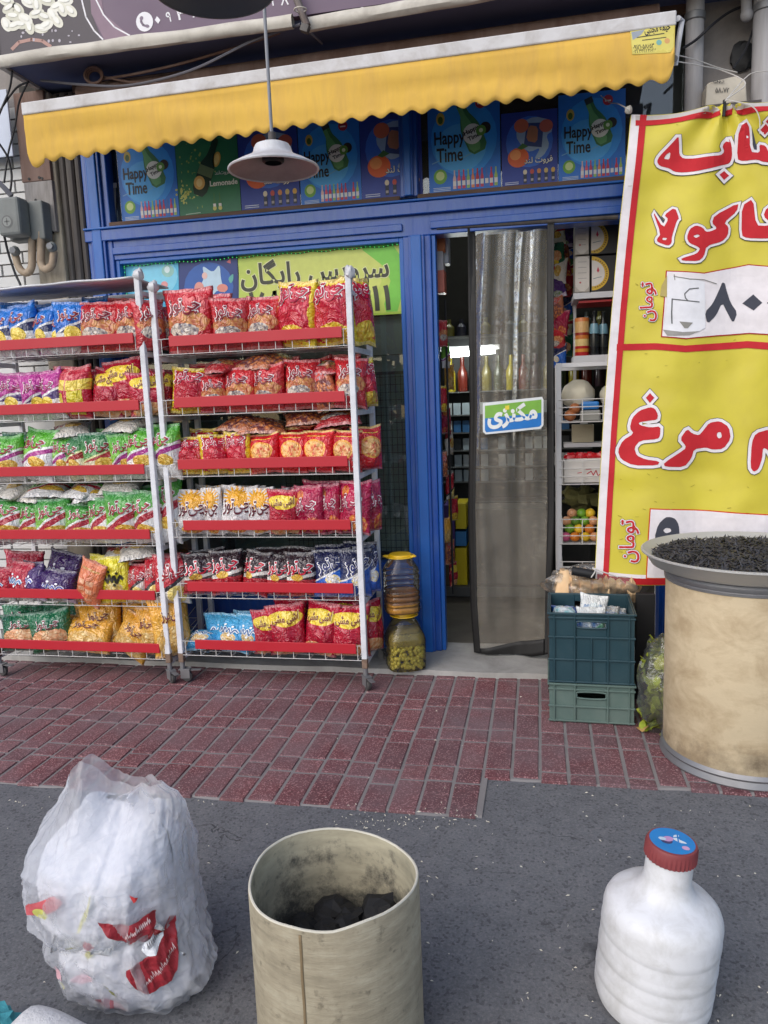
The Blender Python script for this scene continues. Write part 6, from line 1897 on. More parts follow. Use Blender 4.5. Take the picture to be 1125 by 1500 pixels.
for i, (x0, y0, x1, y1, c, lab) in enumerate(((667, 738, 683, 775, (226, 206, 40), "yellow carton, topmost of three beside the curtain hem"), (667, 779, 683, 800, (60, 130, 190), "blue carton between two yellow ones inside the doorway"), (667, 803, 684, 857, (226, 200, 30), "tall yellow carton, lowest of three inside the doorway"), (650, 740, 666, 800, (84, 60, 130), "purple carton with round mark inside the doorway"), (650, 804, 666, 857, (96, 84, 70), "brown mixed stock carton low inside the doorway"), (690, 745, 800, 857, (98, 96, 92), "large grey carton dimly seen behind the curtain"))):
    gbox("carton", lab, "carton", x0, y0, x1, y1, 4.9, .25, col("stock_carton_%d" % i, c, .45), "cartons stacked inside the doorway", bevel=.004)
a = at_y(650, 858, 4.88)
MB().box(a.x - .05, a.x + .9, 4.86, 5.2, .034, a.z).build("stock_plinth", col("plinth_grey", (96, 96, 94)), None, bevel=.004)
tag(bpy.data.objects["stock_plinth"], "low grey plinth carrying the cartons inside the doorway", "plinth")
# stock hung and stacked along the right inner wall, between curtain and wall shelf
for i in range(22):
    px = 818 + (i % 3) * 7 + rk_.uniform(-2, 2)
    py = 345 + (i // 3) * 26 + rk_.uniform(-5, 5)
    Y = 4.35 + (i % 3) * .16
    c = at_y(px, py, Y)
    o = link("hanging_packet", BAG_MESH[i % NV], None, (c.x, Y, c.z - .06))
    o.scale = (.10, .05, .13); o.rotation_euler = (0, rk_.uniform(-.2, .2), -.6 + .3 * (i % 3))
    dk = ['greenred', 'purple', 'redk', 'popcorn', 'clear', 'navy', 'white', 'ring'][i % 8]
    o.material_slots[0].link = 'OBJECT'; o.material_slots[0].material = DESIGNS[dk]['mat']
    tag(o, "%s, %s down in %s column right of curtain" % (DESIGNS[dk]['n'], ORD[i // 3], ("left", "middle", "right")[i % 3]), "snack packet", "packets hung right of the curtain")
# lit tube lamp over the cabinet
M_TUBE, _t, _b = new_mat("lit_tube")
_b.inputs['Emission Color'].default_value = (0.94, 1.0, 0.96, 1); _b.inputs['Emission Strength'].default_value = 40.0
tl = thing("tube_lamp", "lit fluorescent tube lamp over the cabinet behind the doorway", "lamp", at_y(690, 517, 5.2))
a, b = at_y(652, 521, 5.2), at_y(725, 514, 5.2)
MB().tube([a, b], .016, 10).build("tube", M_TUBE, tl)
MB().obox((a + b) / 2 + Vector((0, .03, .035)), ((b - a).length + .06, .05, .03)).build("fitting", M_SHELFW, tl)
a, b = Vector((-1.6, 5.6, 2.9)), Vector((0.8, 5.6, 2.9))
tl = thing("tube_lamp", "lit fluorescent tube lamp under the shop ceiling, hidden by the lintel", "lamp", (-.4, 5.6, 2.9))
M_TUBE2 = M_TUBE.copy(); M_TUBE2.name = 'lit_ceiling_tube'
M_TUBE2.node_tree.nodes['Principled BSDF'].inputs['Emission Strength'].default_value = 12.0
MB().tube([a, b], .02, 10).build("tube", M_TUBE2, tl)
MB().obox((a + b) / 2 + Vector((0, 0, .035)), (2.5, .06, .03)).build("fitting", M_SHELFW, tl)

# ------------------------------------------------------------------ two pickle jars by the post
M_JAR = glass_mat("jar_plastic", (0.985, 0.975, 0.94), 0.0, 0.08, haze=0.05, haze_col=(0.6, 0.55, 0.4), bump=.1, bscale=14)
M_LID = pm("yellow_plastic_lid", srgb(232, 188, 30), .4, var=.08)
M_BRINE = glass_mat("olive_brine", (0.92, 0.84, 0.50), 0.0, .1, haze=.55, haze_col=(.56, .44, .11))
M_OLIVE = pm("green_olives", srgb(222, 206, 84), .35, var=.2, vscale=8, orand=.15)
M_LIQ = glass_mat("amber_pickle_liquid", (.80, .55, .34), .0, .1, haze=.55, haze_col=(.55, .24, .08))
M_RELISH = pm("orange_relish", srgb(214, 150, 50), .5, var=.4, vscale=60, bump=.6, bscale=90)
jc = at_z(590, 985, .036)
JX, JY, JZ = jc.x, jc.y + .085, .037


def sqr_lathe(prof, sq, n=40, c=(0, 0, 0), rz=.35):
    mb = MB()
    vs_, fs = [], []
    for r_, z_, q in prof:
        for j in range(n):
            a_ = 2 * math.pi * j / n + rz
            k_ = 1.0 / (abs(math.cos(a_ - rz)) ** q + abs(math.sin(a_ - rz)) ** q) ** (1 / q)
            vs_.append((c[0] + r_ * k_ * math.cos(a_), c[1] + r_ * k_ * math.sin(a_), c[2] + z_))
    for i in range(len(prof) - 1):
        for j in range(n): fs.append((i * n + j, i * n + (j + 1) % n, (i + 1) * n + (j + 1) % n, (i + 1) * n + j))
    fs.append(tuple(range(n))[::-1]); k = len(prof) - 1; fs.append(tuple(k * n + j for j in range(n)))
    return mb.add(vs_, fs, 0, True)


j1 = thing("olive_jar", "square clear jar of green olives with yellow lid on the concrete apron", "jar", (JX, JY, JZ), "pickle jars by the blue post")
sqr_lathe([(.082, 0, 4), (.092, .012, 5), (.094, .15, 5), (.090, .17, 4), (.062, .235, 2.6), (.050, .25, 2), (.050, .262, 2)], 4, 44, (JX, JY, JZ)).build("jar_body", M_JAR, j1)
sqr_lathe([(.089, .128, 5), (.089, .15, 5), (.086, .168, 4), (.078, .184, 3.6)], 4, 44, (JX, JY, JZ)).build("brine", M_BRINE, j1)
ol = MB()
ro = random.Random(4)
pts_o = []
while len(pts_o) < 250:
    p = Vector((ro.uniform(-.08, .08), ro.uniform(-.08, .08), ro.uniform(.012, .125)))
    q = Matrix.Rotation(-.35, 3, 'Z') @ p
    if abs(p.x) ** 5 + abs(p.y) ** 5 > (.081) ** 5: continue
    if max(abs(p.x), abs(p.y)) < .052: continue
    if any((p - o_).length < .0145 for o_ in pts_o): continue
    pts_o.append(p)
for p in pts_o:
    q = Matrix.Rotation(.35, 3, 'Z') @ p
    ol.ball(Vector((JX, JY, JZ)) + q, .0098, 8, 6, sc=(1, 1, 1.15))
ol.build("olives", M_OLIVE, j1)["kind"] = "stuff"
LIDP = lambda r_: [(0, .013), (r_ * .9, .013), (r_ * .93, .011), (r_ * .95, .004), (r_ * 1.22, .0035), (r_ * 1.25, 0), (r_ * .95, -.002), (r_ * .9, 0)]
MB().lathe([(a_, b_ + .262) for a_, b_ in LIDP(.056)], 36, (JX, JY, JZ)).build("lid", M_LID, j1)
J2Z = JZ + .262 + .0135
j2 = thing("pickle_jar", "ribbed clear jar of amber pickle standing on the olive jar", "jar", (JX - .008, JY, J2Z), "pickle jars by the blue post")
c2 = (JX - .008, JY, J2Z)
prof = [(.060, 0, 2), (.082, .008, 3)]
for k in range(7):
    z_ = .02 + k * .026
    prof += [(.086, z_, 3.2), (.086, z_ + .012, 3.2), (.0815, z_ + .019, 3.2)]
prof += [(.086, .205, 3.2), (.080, .225, 2.8), (.058, .262, 2), (.056, .275, 2)]
sqr_lathe(prof, 3, 44, c2).build("jar_body", M_JAR, j2)
sqr_lathe([(.077, .052, 3), (.079, .085, 3), (.078, .105, 3)], 3, 40, c2).build("liquid", M_LIQ, j2)
sqr_lathe([(.058, .001, 2), (.076, .009, 3), (.077, .045, 3), (.077, .051, 3)], 3, 40, c2).build("relish", M_RELISH, j2)
MB().lathe([(a_, b_ + .275) for a_, b_ in LIDP(.058)], 36, c2).build("lid", M_LID, j2)
for jx in (-1, 1): MB().ball((c2[0] + jx * .066, c2[1] - .02, J2Z + .28), .012, 8, 6, sc=(1.4, 1, .5)).build("lid_tab", M_LID, j2)
# ------------------------------------------------------------------ crates
def crate_at(px0, px1, pyb, name, label, z0, h, m, Y, rz, group, holes=True):
    a, b = at_y(px0, pyb, Y), at_y(px1, pyb, Y)
    W, D = (b.x - a.x), .30
    cx = (a.x + b.x) / 2
    t_ = thing(name, label, "crate", (cx, Y + D / 2, z0), group, rz)
    L = lambda mb, nm, mm=m: mb.build(nm, mm, t_, local=True, bevel=.002)
    w, d, th = W / 2, D / 2, .006
    hx, hz0, hz1 = .058, h - .062, h - .032
    f = MB()   # front wall with hand slot
    for sgn, nm in ((-1, "front_wall"), (1, "back_wall")):
        f = MB()
        y0, y1 = (-d, -d + th) if sgn < 0 else (d - th, d)
        f.box(-w, -hx, y0, y1, 0, h); f.box(hx, w, y0, y1, 0, h)
        f.box(-hx, hx, y0, y1, 0, hz0); f.box(-hx, hx, y0, y1, hz1, h)
        L(f, nm)
    for sx in (-1, 1):
        L(MB().box(sx * w - (th if sx > 0 else 0), sx * w + (th if sx < 0 else 0), -d + th + .0005, d - th - .0005, 0, h), "side_wall")
    L(MB().box(-w + th, w - th, -d + th, d - th, .002, .008), "floor_panel")
    zr = [h * .0 + .006, h * .34, h * .66, h - .02] if h > .2 else [.008, h * .42, h - .024]
    for z_ in zr: L(MB().box(-w - .004, w + .004, -d - .007, -d - .0005, z_ - .004, z_ + .004), "horizontal_rib")
    for x_ in (-w + .02, -hx - .006, hx + .006, w - .02):
        L(MB().box(x_ - .003, x_ + .003, -d - .0085, -d - .0008, .002, h - .004), "vertical_rib")
    if h > .2: L(MB().box(-.003, .003, -d - .0085, -d - .0008, .002, h * .66), "vertical_rib")
    rim = MB()
    rim.box(-w - .007, w + .007, -d - .009, -d - .001, h - .007, h + .001); rim.box(-w - .007, w + .007, d + .001, d + .009, h - .007, h + .001)
    rim.box(-w - .007, -w - .001, -d - .0005, d + .0005, h - .0065, h + .0005); rim.box(w + .001, w + .007, -d - .0005, d + .0005, h - .0065, h + .0005)
    L(rim, "rim")
    sl = MB()
    for k in range(24):
        a_ = 2 * math.pi * k / 24
    L(MB().tube([(hx * (1 if math.cos(a_) > 0 else -1) * min(1, abs(math.cos(a_)) * 1.6), -d - .003, (hz0 + hz1) / 2 + (hz1 - hz0) / 2 * math.sin(a_)) for a_ in [2 * math.pi * k / 24 for k in range(24)]], .004, 6, closed=True), "slot_rim")
    return t_, cx, Y + D / 2, w, d


M_CR1 = pm("dark_teal_plastic", srgb(28, 60, 70), .45, var=.14, vscale=7, dirt=srgb(70, 92, 96), dirt_amt=.3)
M_CR2 = pm("dusty_green_plastic", srgb(84, 106, 100), .6, var=.14, vscale=7, dirt=srgb(124, 136, 128), dirt_amt=.4)
CRY = 3.03
_, ccx, ccy, cw_, cd_ = crate_at(806, 930, 1060, "plastic_crate", "dusty grey green crate under the dark teal one", .011, .165, M_CR2, CRY, -.02, "stacked plastic crates")
CZ = .011 + .167
crate_at(806, 930, 1000, "plastic_crate", "dark teal crate full of milk bags on the green crate", CZ, .292, M_CR1, CRY, -.02, "stacked plastic crates")
# milk bags in the upper crate
M_MILK = bag_mat("milk_film", srgb(214, 216, 214), [('snack', .5, .5, .5, .3, 1.3, srgb(40, 110, 180), srgb(206, 214, 214), 4), ('diag', .2, .42, .5, 0, srgb(120, 180, 150))], rough=.25)
M_MILK2 = bag_mat("milk_film_blue", srgb(50, 104, 190), [('snack', .4, .6, .4, .3, 1.0, srgb(120, 200, 206), srgb(214, 222, 226), 5)], rough=.25)
for i, (dx, dy, dz, rx, ry, rz, m_, lab) in enumerate(((-.09, -.10, .215, -1.25, .1, .12, M_MILK2, "blue milk bag at the left front of teal crate"), (.0, -.05, .165, -.3, .15, .1, M_MILK, "white milk bag standing up in the middle of teal crate"),
                                                     (.06, -.10, .20, -1.2, -.2, -.1, M_MILK, "greenish white milk bag right of the upright one"), (.10, -.06, .20, -1.2, .2, .1, M_MILK, "white milk bag at the right end of teal crate"), (0, -.105, .15, -.15, 0, .0, M_MILK, "white and blue milk bag seen through the crate's hand slot"), (-.05, .0, .18, -1.3, 0, .1, M_MILK2, "blue milk bag at the back of teal crate"))):
    o = link("milk_bag", BAG_MESH[i % NV], None, (ccx + dx, ccy + dy, CZ + dz)); o.scale = (.12, .06, .15 if i != 1 else .17); o.rotation_euler = (rx, ry, rz)
    o.material_slots[0].link = 'OBJECT'; o.material_slots[0].material = m_
    tag(o, lab, "milk bag", "milk bags in the crate")
# bread in a clear bag behind the crate
BRY = 3.43
M_BREAD = pm("pale_flat_bread", srgb(222, 182, 136), .75, var=.3, vscale=6, stretch=(2, 1, 1), dirt=srgb(226, 200, 160), dirt_amt=.7, dirt_scale=9, bump=.4, bscale=30)
M_CLEAR = glass_mat("clear_poly_bag", (.95, .95, .93), .05, .12, haze=.08, haze_col=(.8, .8, .78), bump=.8, bscale=22)
brd = thing("bread_bag", "clear bag of pale flat breads behind the teal crate", "bread", (ccx, BRY, .40))
zc = at_y(868, 862, BRY).z
for k in range(7):
    x_ = at_y(826 + k * 16, 862, BRY).x
    MB().ball((x_, BRY + .01 * (k % 2), zc + .018), .072, 16, 10, sc=(.62, 1.2, .95), amp=.4, seed=k * 1.9).build("bread_fold", M_BREAD, brd)
MB().ball((at_y(872, 862, BRY).x, BRY, zc + .02), .095, 32, 20, sc=(2.25, 1.15, .92), amp=.35, seed=5).build("clear_bag", M_CLEAR, brd)
st = tag(MB().box(ccx - .17, ccx + .19, BRY - .1, BRY + .12, .011, zc - .055).build("wooden_stand", pm("dark_stand", srgb(52, 46, 42), .7), bevel=.004), "dark stand carrying the bread bag behind the crates", "stand")
# black panel and greens bag between crate and drum
a, b = at_y(932, 870, 3.30), at_y(960, 870, 3.30)
tag(MB().box(a.x, b.x, 3.30, 3.33, .011, a.z).build("black_board", M_BLACK, bevel=.003), "upright black panel between the crates and the drum", "panel")
gb = thing("greens_bag", "bag of wilting leafy greens squeezed between crates and drum", "vegetables", at_z(958, 1055))
M_LEAF = pm("wilting_lettuce_leaf", srgb(150, 166, 50), .6, var=.35, vscale=14, dirt=srgb(196, 190, 90), dirt_amt=.6, dirt_scale=14)
rl = random.Random(9)
lm = MB()
for k in range(150):
    zz = rl.uniform(.03, .36)
    c = Vector((at_y(968, 1000, 3.0).x + rl.gauss(0, .024), 3.0 + rl.gauss(0, .035), zz))
    s = rl.uniform(.015, .034) * (1.2 if zz < .15 else 1)
    rot = Matrix.Rotation(rl.uniform(0, 6.28), 3, 'Z') @ Matrix.Rotation(rl.uniform(-1.3, 1.3), 3, 'X')
    sd = rl.uniform(0, 50)
    lm.grid(lambda u, v: c + rot @ Vector(((u - .5) * s * 2 * math.sin(math.pi * min(.97, v + .06)), .5 * s * noise.noise(Vector((u * 3 + sd, v * 3, 0))), (v - .5) * s * 2.6)), 4, 5)
lm.build("leaves", M_LEAF, gb)["kind"] = "stuff"
MB().ball((at_y(969, 1000, 3.0).x, 3.0, .20), .10, 24, 18, sc=(.85, 1.1, 2.0), amp=.45, seed=8).build("clear_bag", M_CLEAR, gb)
for i, (px, py) in enumerate(((941, 1068), (958, 1057))):
    c = at_z(px, py, .012)
    tag(MB().grid(lambda u, v: c + Vector(((u - .5) * .05 * math.sin(math.pi * min(.95, v + .08)), (v - .5) * .07, .004 + .012 * u * u + .006 * math.sin(v * 5))), 4, 6).build("dry_leaf", pm("dry_leaf_%d" % i, srgb(176, 140, 84) if i == 0 else srgb(176, 170, 80), .8)), ("dry brown leaf on the bricks beside the crate", "pale green leaf on the bricks by the drum")[i], "leaf", "fallen leaves by the crates")

# ------------------------------------------------------------------ fibre drum with tray of sunflower seeds
M_FIBRE = pm("tan_fibre_board", srgb(200, 182, 150), .75, var=.12, vscale=7, stretch=(1, 1, 1.5), dirt=srgb(160, 138, 106), dirt_amt=.75, dirt_scale=7, bump=.2, bscale=70)
_t = NT(M_FIBRE)
_b = M_FIBRE.node_tree.nodes['Principled BSDF']
_tc = _t.n('ShaderNodeTexCoord').outputs['Object']
_sp = _t.n('ShaderNodeSeparateXYZ'); _t.put(_sp.inputs[0], _tc)
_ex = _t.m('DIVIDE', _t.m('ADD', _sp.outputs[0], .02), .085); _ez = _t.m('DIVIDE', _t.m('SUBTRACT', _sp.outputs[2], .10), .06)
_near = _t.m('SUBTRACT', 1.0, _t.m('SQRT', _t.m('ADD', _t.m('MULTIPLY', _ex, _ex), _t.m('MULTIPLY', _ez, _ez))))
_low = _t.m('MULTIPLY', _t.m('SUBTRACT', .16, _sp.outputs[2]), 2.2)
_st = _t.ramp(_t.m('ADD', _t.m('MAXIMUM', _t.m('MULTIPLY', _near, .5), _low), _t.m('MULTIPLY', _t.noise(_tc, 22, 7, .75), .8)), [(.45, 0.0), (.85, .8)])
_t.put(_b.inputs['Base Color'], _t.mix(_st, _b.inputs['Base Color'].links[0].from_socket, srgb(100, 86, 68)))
DX, DY, DR = .715, 2.835, .272
DH = 0.70
dr = thing("fibre_drum", "tan fibreboard drum with steel rims at the right edge", "drum", (DX, DY, .0))
MB().lathe([(DR * .99, .03), (DR, .04), (DR, DH - .036), (DR * .99, DH - .03)], 64, (DX, DY, .0)).build("barrel", M_FIBRE, dr)
MB().lathe([(DR * .98, .004), (DR + .008, .006), (DR + .012, .014), (DR + .008, .024), (DR + .004, .034), (DR + .008, .042), (DR + .003, .052), (DR + .0005, .056)], 64, (DX, DY, 0)).build("bottom_rim", M_STEEL, dr)
MB().lathe([(DR + .0005, DH - .036), (DR + .004, DH - .034), (DR + .005, DH - .026), (DR + .002, DH - .023), (DR + .006, DH - .018), (DR + .007, DH - .008), (DR + .002, DH), (DR * .9, DH)], 64, (DX, DY, 0)).build("top_rim", M_STEEL, dr)
# dark scuffs low on the drum
A = Art()
rs = random.Random(2)
for k in range(0):
    an = rs.gauss(-1.62, .16); z_ = abs(rs.gauss(.0, .035)) + .075
    A.ell(an, z_, rs.uniform(.006, .022), rs.uniform(.003, .010), srgb(110, 90, 66) if rs.random() < .6 else srgb(88, 72, 56), rs.uniform(-.4, .4), n=8, layer=1 + .04 * k)
for k in range(0):
    an = rs.uniform(-3.1, -.2); z_ = rs.uniform(.06, .13)
    A.ell(an, z_, rs.uniform(.01, .04), rs.uniform(.002, .006), srgb(158, 134, 96), rs.uniform(-.2, .2), n=8, layer=1 + .04 * k)
A.poly([(-1.50, .40), (-1.36, .395), (-1.36, .43), (-1.44, .44), (-1.51, .42)], srgb(222, 210, 180), layer=3)
A.line([(-1.48, .415), (-1.38, .413)], .008, srgb(140, 110, 90), layer=4)
A.build("paper_label", lambda x, y, l: Vector((DX + (DR + .0006 + l * .0002) * math.cos(x), DY + (DR + .0006 + l * .0002) * math.sin(x), y)), dr, cut=.1, mat=INK_DULL)
TR_, TZ = .362, DH + .002
TX, TY = .728, 2.86
tr = thing("seed_tray", "wide round aluminium tray of black seeds on the tan drum", "tray", (TX, TY, TZ))
M_ALU = pm("brushed_aluminium", srgb(190, 190, 188), .45, metal=.35, var=.15, vscale=5, stretch=(1, 1, 6))
MB().lathe([(0, .004), (TR_ * .60, .004), (TR_ * .78, .010), (TR_ * .95, .052), (TR_, .062), (TR_ + .006, .060), (TR_ + .006, .055), (TR_ * .985, .050), (TR_ * .92, .012), (TR_ * .86, .002), (TR_ * .6, 0), (0, 0)], 96, (TX, TY, TZ)).build("tray_body", M_ALU, tr)
M_SEED = pm("black_sunflower_seed", srgb(60, 60, 64), .5, var=.3, vscale=60)
sd = MB()
rs = random.Random(12)


def seed_h(x, y): return TZ + .042 + .018 * (1 - (math.hypot(x, y) / (TR_ * .9)) ** 2) + .010 * noise.noise(Vector((x * 9, y * 9, 0)))


for k in range(3600):
    r_ = TR_ * .90 * math.sqrt(rs.random()); a_ = rs.uniform(0, 6.283)
    x_, y_ = r_ * math.cos(a_), r_ * math.sin(a_)
    if y_ > .12 and rs.random() < .3: continue
    c = Vector((TX + x_, TY + y_, seed_h(x_, y_) + rs.uniform(-.006, .005)))
    l, w_ = rs.uniform(.013, .021), rs.uniform(.0034, .0048)
    yaw = rs.uniform(0, 6.283); pt_ = rs.gauss(0, .42)
    d = Vector((math.cos(yaw) * math.cos(pt_), math.sin(yaw) * math.cos(pt_), math.sin(pt_)))
    s = Vector((-math.sin(yaw), math.cos(yaw), 0)); n_ = d.cross(s)
    sd.add([c - d * l, c + s * w_ + d * l * .25, c - n_ * w_ * .6, c - s * w_ + d * l * .25, c + n_ * w_ * .6, c + d * l], [(0, 1, 4), (0, 4, 3), (0, 3, 2), (0, 2, 1), (5, 4, 1), (5, 3, 4), (5, 2, 3), (5, 1, 2)], 0, True)
so = sd.build("sunflower_seeds", M_SEED, sharp=60)
tag(so, "heap of black sunflower seeds in the aluminium tray", "seeds", kind="stuff")
tag(MB().lathe([(0, .03)] + [(TR_ * .9 * k / 8, (seed_h(TR_ * .9 * k / 8, 0) - TZ - .008)) for k in range(1, 9)] + [(TR_ * .9, .03)], 48, (TX, TY, TZ)).build("seed_bed", M_SEED), "bed of black seeds filling the aluminium tray", "seeds", kind="stuff")

# ------------------------------------------------------------------ foreground: fibre bucket with charcoal
BR_ = .172
ray_b = ray(488, 1281)
tb = BR_ * 2 * FPX / 246.0
bc = CAM + ray_b * tb
BH = bc.z
BX, BYY = bc.x, bc.y


def bucket_mat():
    m, t, b = new_mat("stained_fibre")
    tc = t.n('ShaderNodeTexCoord').outputs['Object']
    wrap = t.scale_vec(tc, (3, 3, 14))
    n1 = t.noise(wrap, 3, 6, .65); n2 = t.noise(tc, 9, 6, .7); n3 = t.noise(t.scale_vec(tc, (9, 9, 1.2)), 4, 5, .6)
    c = t.ramp(t.m('ADD', t.m('MULTIPLY', n1, .5), t.m('MULTIPLY', n2, .5)), [(.28, srgb(122, 114, 96)), (.5, srgb(160, 150, 128)), (.72, srgb(186, 178, 156))])
    c = t.mix(t.ramp(n3, [(.52, 0.0), (.72, .15)]), c, srgb(108, 100, 82))
    c = t.mix(t.ramp(t.noise(tc, 45, 4), [(.6, 0.0), (.72, .55)]), c, srgb(84, 76, 62))
    c = t.mix(t.ramp(t.noise(t.scale_vec(tc, (2, 2, 22)), 11, 5, .7), [(.56, 0.0), (.7, .3)]), c, srgb(124, 114, 96))
    t.put(b.inputs['Base Color'], c); b.inputs['Roughness'].default_value = .85
    t.put(b.inputs['Normal'], t.bump(t.noise(wrap, 12, 4), .35, .004))
    return m


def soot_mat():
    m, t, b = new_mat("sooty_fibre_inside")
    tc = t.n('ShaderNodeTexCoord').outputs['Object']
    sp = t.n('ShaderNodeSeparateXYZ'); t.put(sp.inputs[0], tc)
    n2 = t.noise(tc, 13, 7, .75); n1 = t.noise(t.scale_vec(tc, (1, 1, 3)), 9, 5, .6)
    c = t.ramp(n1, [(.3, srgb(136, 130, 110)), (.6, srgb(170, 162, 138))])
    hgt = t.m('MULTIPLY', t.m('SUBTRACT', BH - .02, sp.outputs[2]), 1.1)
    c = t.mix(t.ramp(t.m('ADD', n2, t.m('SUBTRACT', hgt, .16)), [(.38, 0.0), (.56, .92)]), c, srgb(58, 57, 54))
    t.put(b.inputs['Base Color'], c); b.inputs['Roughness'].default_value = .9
    t.put(b.inputs['Normal'], t.bump(n2, .3, .004))
    return m


bk = thing("fibre_bucket", "open fibreboard bucket with soot stained inside in the foreground", "bucket", (BX, BYY, 0))


def brim(a, i, r, z):
    k = 1 + .016 * math.cos(2 * a + .6) + .006 * math.cos(5 * a) + .008 * math.cos(3 * a)
    zz = z + (.006 * math.cos(2 * a + 1) + .004 * noise.noise(Vector((math.cos(a) * 2, math.sin(a) * 2, 0)))) * (z / BH) ** 3
    return r * k, zz


MB().lathe([(BR_ * 1.0, .03), (BR_, .10), (BR_ * 1.0, .2), (BR_, BH - .004), (BR_ - .001, BH)], 80, (BX, BYY, 0), fn=brim).build("outer_wall", bucket_mat(), bk)
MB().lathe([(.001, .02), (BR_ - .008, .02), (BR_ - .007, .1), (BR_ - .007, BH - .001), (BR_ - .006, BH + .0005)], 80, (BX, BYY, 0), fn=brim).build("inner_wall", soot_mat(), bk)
rimpts = []
for k in range(96):
    a_ = 2 * math.pi * k / 96
    r_, z_ = brim(a_, 0, BR_ - .0035, BH)
    rimpts.append((BX + r_ * math.cos(a_), BYY + r_ * math.sin(a_), z_ + .0005 + .001 * noise.noise(Vector((k * .9, 0, 0)))))
MB().tube(rimpts, .0028, 6, closed=True).build("rim_edge", pm("worn_pale_edge", srgb(206, 200, 184), .8, var=.2, vscale=40), bk)
MB().lathe([(BR_ * .9, .001), (BR_ + .006, .002), (BR_ + .009, .012), (BR_ + .006, .028), (BR_ + .001, .034)], 64, (BX, BYY, 0)).build("bottom_rim", M_STEEL, bk)
sa = math.atan2(-1, -.12)
sm = MB()
for k in range(13):
    pass
sm.grid(lambda u, v: Vector((BX + (BR_ * (1 + .012 * math.cos(2 * (sa + u * .03) + .6) + .008 * math.cos(3 * (sa + u * .03))) + .0012 * (1 - u)) * math.cos(sa + u * .03 + .006 * noise.noise(Vector((v * 6, 0, 0)))), BYY + (BR_ * (1 + .012 * math.cos(2 * (sa + u * .03) + .6) + .008 * math.cos(3 * (sa + u * .03))) + .0012 * (1 - u)) * math.sin(sa + u * .03 + .006 * noise.noise(Vector((v * 6, 0, 0)))), .03 + (BH - .04) * v)), 3, 24)
sm.build("overlap_seam", pm("dark_seam", srgb(128, 110, 82), .8, var=.3, vscale=20), bk, solid=.001)
M_COAL = pm("charcoal", srgb(22, 22, 24), .7, var=.5, vscale=25, bump=.6, bscale=40, spec=.4)
MB().lathe([(.001, BH - .185), (BR_ - .009, BH - .19)], 40, (BX, BYY, 0)).build("ash_bed", pm("dark_ash", srgb(40, 38, 38), .95, var=.4, vscale=30, bump=.8, bscale=50), bk)
for i, (dx, dy, dz, s) in enumerate(((-.09, .05, .12, .045), (-.03, .09, .13, .055), (.02, .05, .14, .05), (.08, .08, .15, .06), (.10, .0, .13, .05), (-.06, -.03, .125, .05), (.03, -.05, .13, .055), (-.02, .02, .14, .04))):
    mb = MB()
    rk2 = random.Random(40 + i)
    mb.ball((BX + dx, BYY + dy, dz), s * .9, 8, 6, sc=(1, .85, .75), amp=.55, seed=i * 5.3)
    mb.s = [False] * len(mb.f)
    for q_ in mb.v: q_.z += BH - .185 - .105
    tag(mb.build("charcoal_lump", M_COAL), "charcoal lump %s in the fibre bucket" % ("at the left back", "second from left at the back", "in the middle of the back row", "largest at the right back", "by the right wall", "at the left front", "at the right front", "small, in the centre")[i], "charcoal", "charcoal lumps in the bucket")

# ------------------------------------------------------------------ foreground: white jug
M_JUG = pm("dirty_white_plastic", srgb(222, 222, 224), .45, var=.05, vscale=5, dirt=srgb(172, 169, 162), dirt_amt=.45, dirt_scale=18, bump=.05, bscale=30)
M_CAP = pm("brown_cap_plastic", srgb(134, 62, 64), .5, var=.12, vscale=14)
jp = CAM + ray(985, 1231) * 1.62
JR = .125
lean = Matrix.Rotation(rad(5.5), 3, 'Y') @ Matrix.Rotation(rad(1.5), 3, 'X')
JHT = jp.z
jx0 = jp - lean @ Vector((0, 0, JHT))
jg = thing("water_jug", "white plastic water jug with brown screw cap in the foreground", "jug", (jx0.x, jx0.y, .004))
prof = [(0, .0), (JR * .82, .0), (JR * .92, .008), (JR * .95, .02)]
for z_ in (.05, .125, .20):
    prof += [(JR * .988, z_ - .008), (JR * .990, z_ + .022), (JR * .983, z_ + .028), (JR * .988, z_ + .034), (JR * .997, z_ + .04), (JR * .997, z_ + .054), (JR * .988, z_ + .062)]
SH = .30
sc_ = (JHT - .12) / SH
zt = JHT - .178
prof = [(r_, z_ * (JHT - .178) / .29) for r_, z_ in prof]
prof += [(JR * .99, zt + .002), (JR * .975, zt + .014), (JR * .93, zt + .027), (JR * .84, zt + .038), (JR * .70, zt + .047), (JR * .56, zt + .055), (JR * .47, zt + .064), (JR * .42, zt + .078), (JR * .39, zt + .09), (JR * .385, zt + .144), (JR * .36, zt + .146)]
LR = lambda mb, nm, m_: mb.build(nm, m_, jg)
base = Vector((jx0.x, jx0.y, .004))
LR(MB().lathe(prof, 64, base, rot=lean), "body", M_JUG)
cr = JR * .42
capp = [(cr * .9, zt + .139), (cr, zt + .139), (cr * 1.01, zt + .141), (cr, zt + .168), (cr * .96, zt + .1735), (cr * .90, zt + .1745), (0, zt + .1745)]
LR(MB().lathe(capp, 72, base, fn=lambda a, i, r, z: (r * (1 + (.022 * math.cos(36 * a) if 0 < i < 4 else 0)), z), rot=lean), "cap", M_CAP)
A = Art()
CB = srgb(20, 130, 200)
A.ell(0, 0, cr * .88, cr * .88, CB, n=40, layer=1)
A.ell(-.012, -.004, .012, .010, srgb(60, 60, 110), layer=2); A.ell(-.008, .004, .012, .009, srgb(196, 150, 196), .5, layer=2.4); A.ell(-.020, .002, .008, .006, srgb(190, 210, 226), layer=2.6)
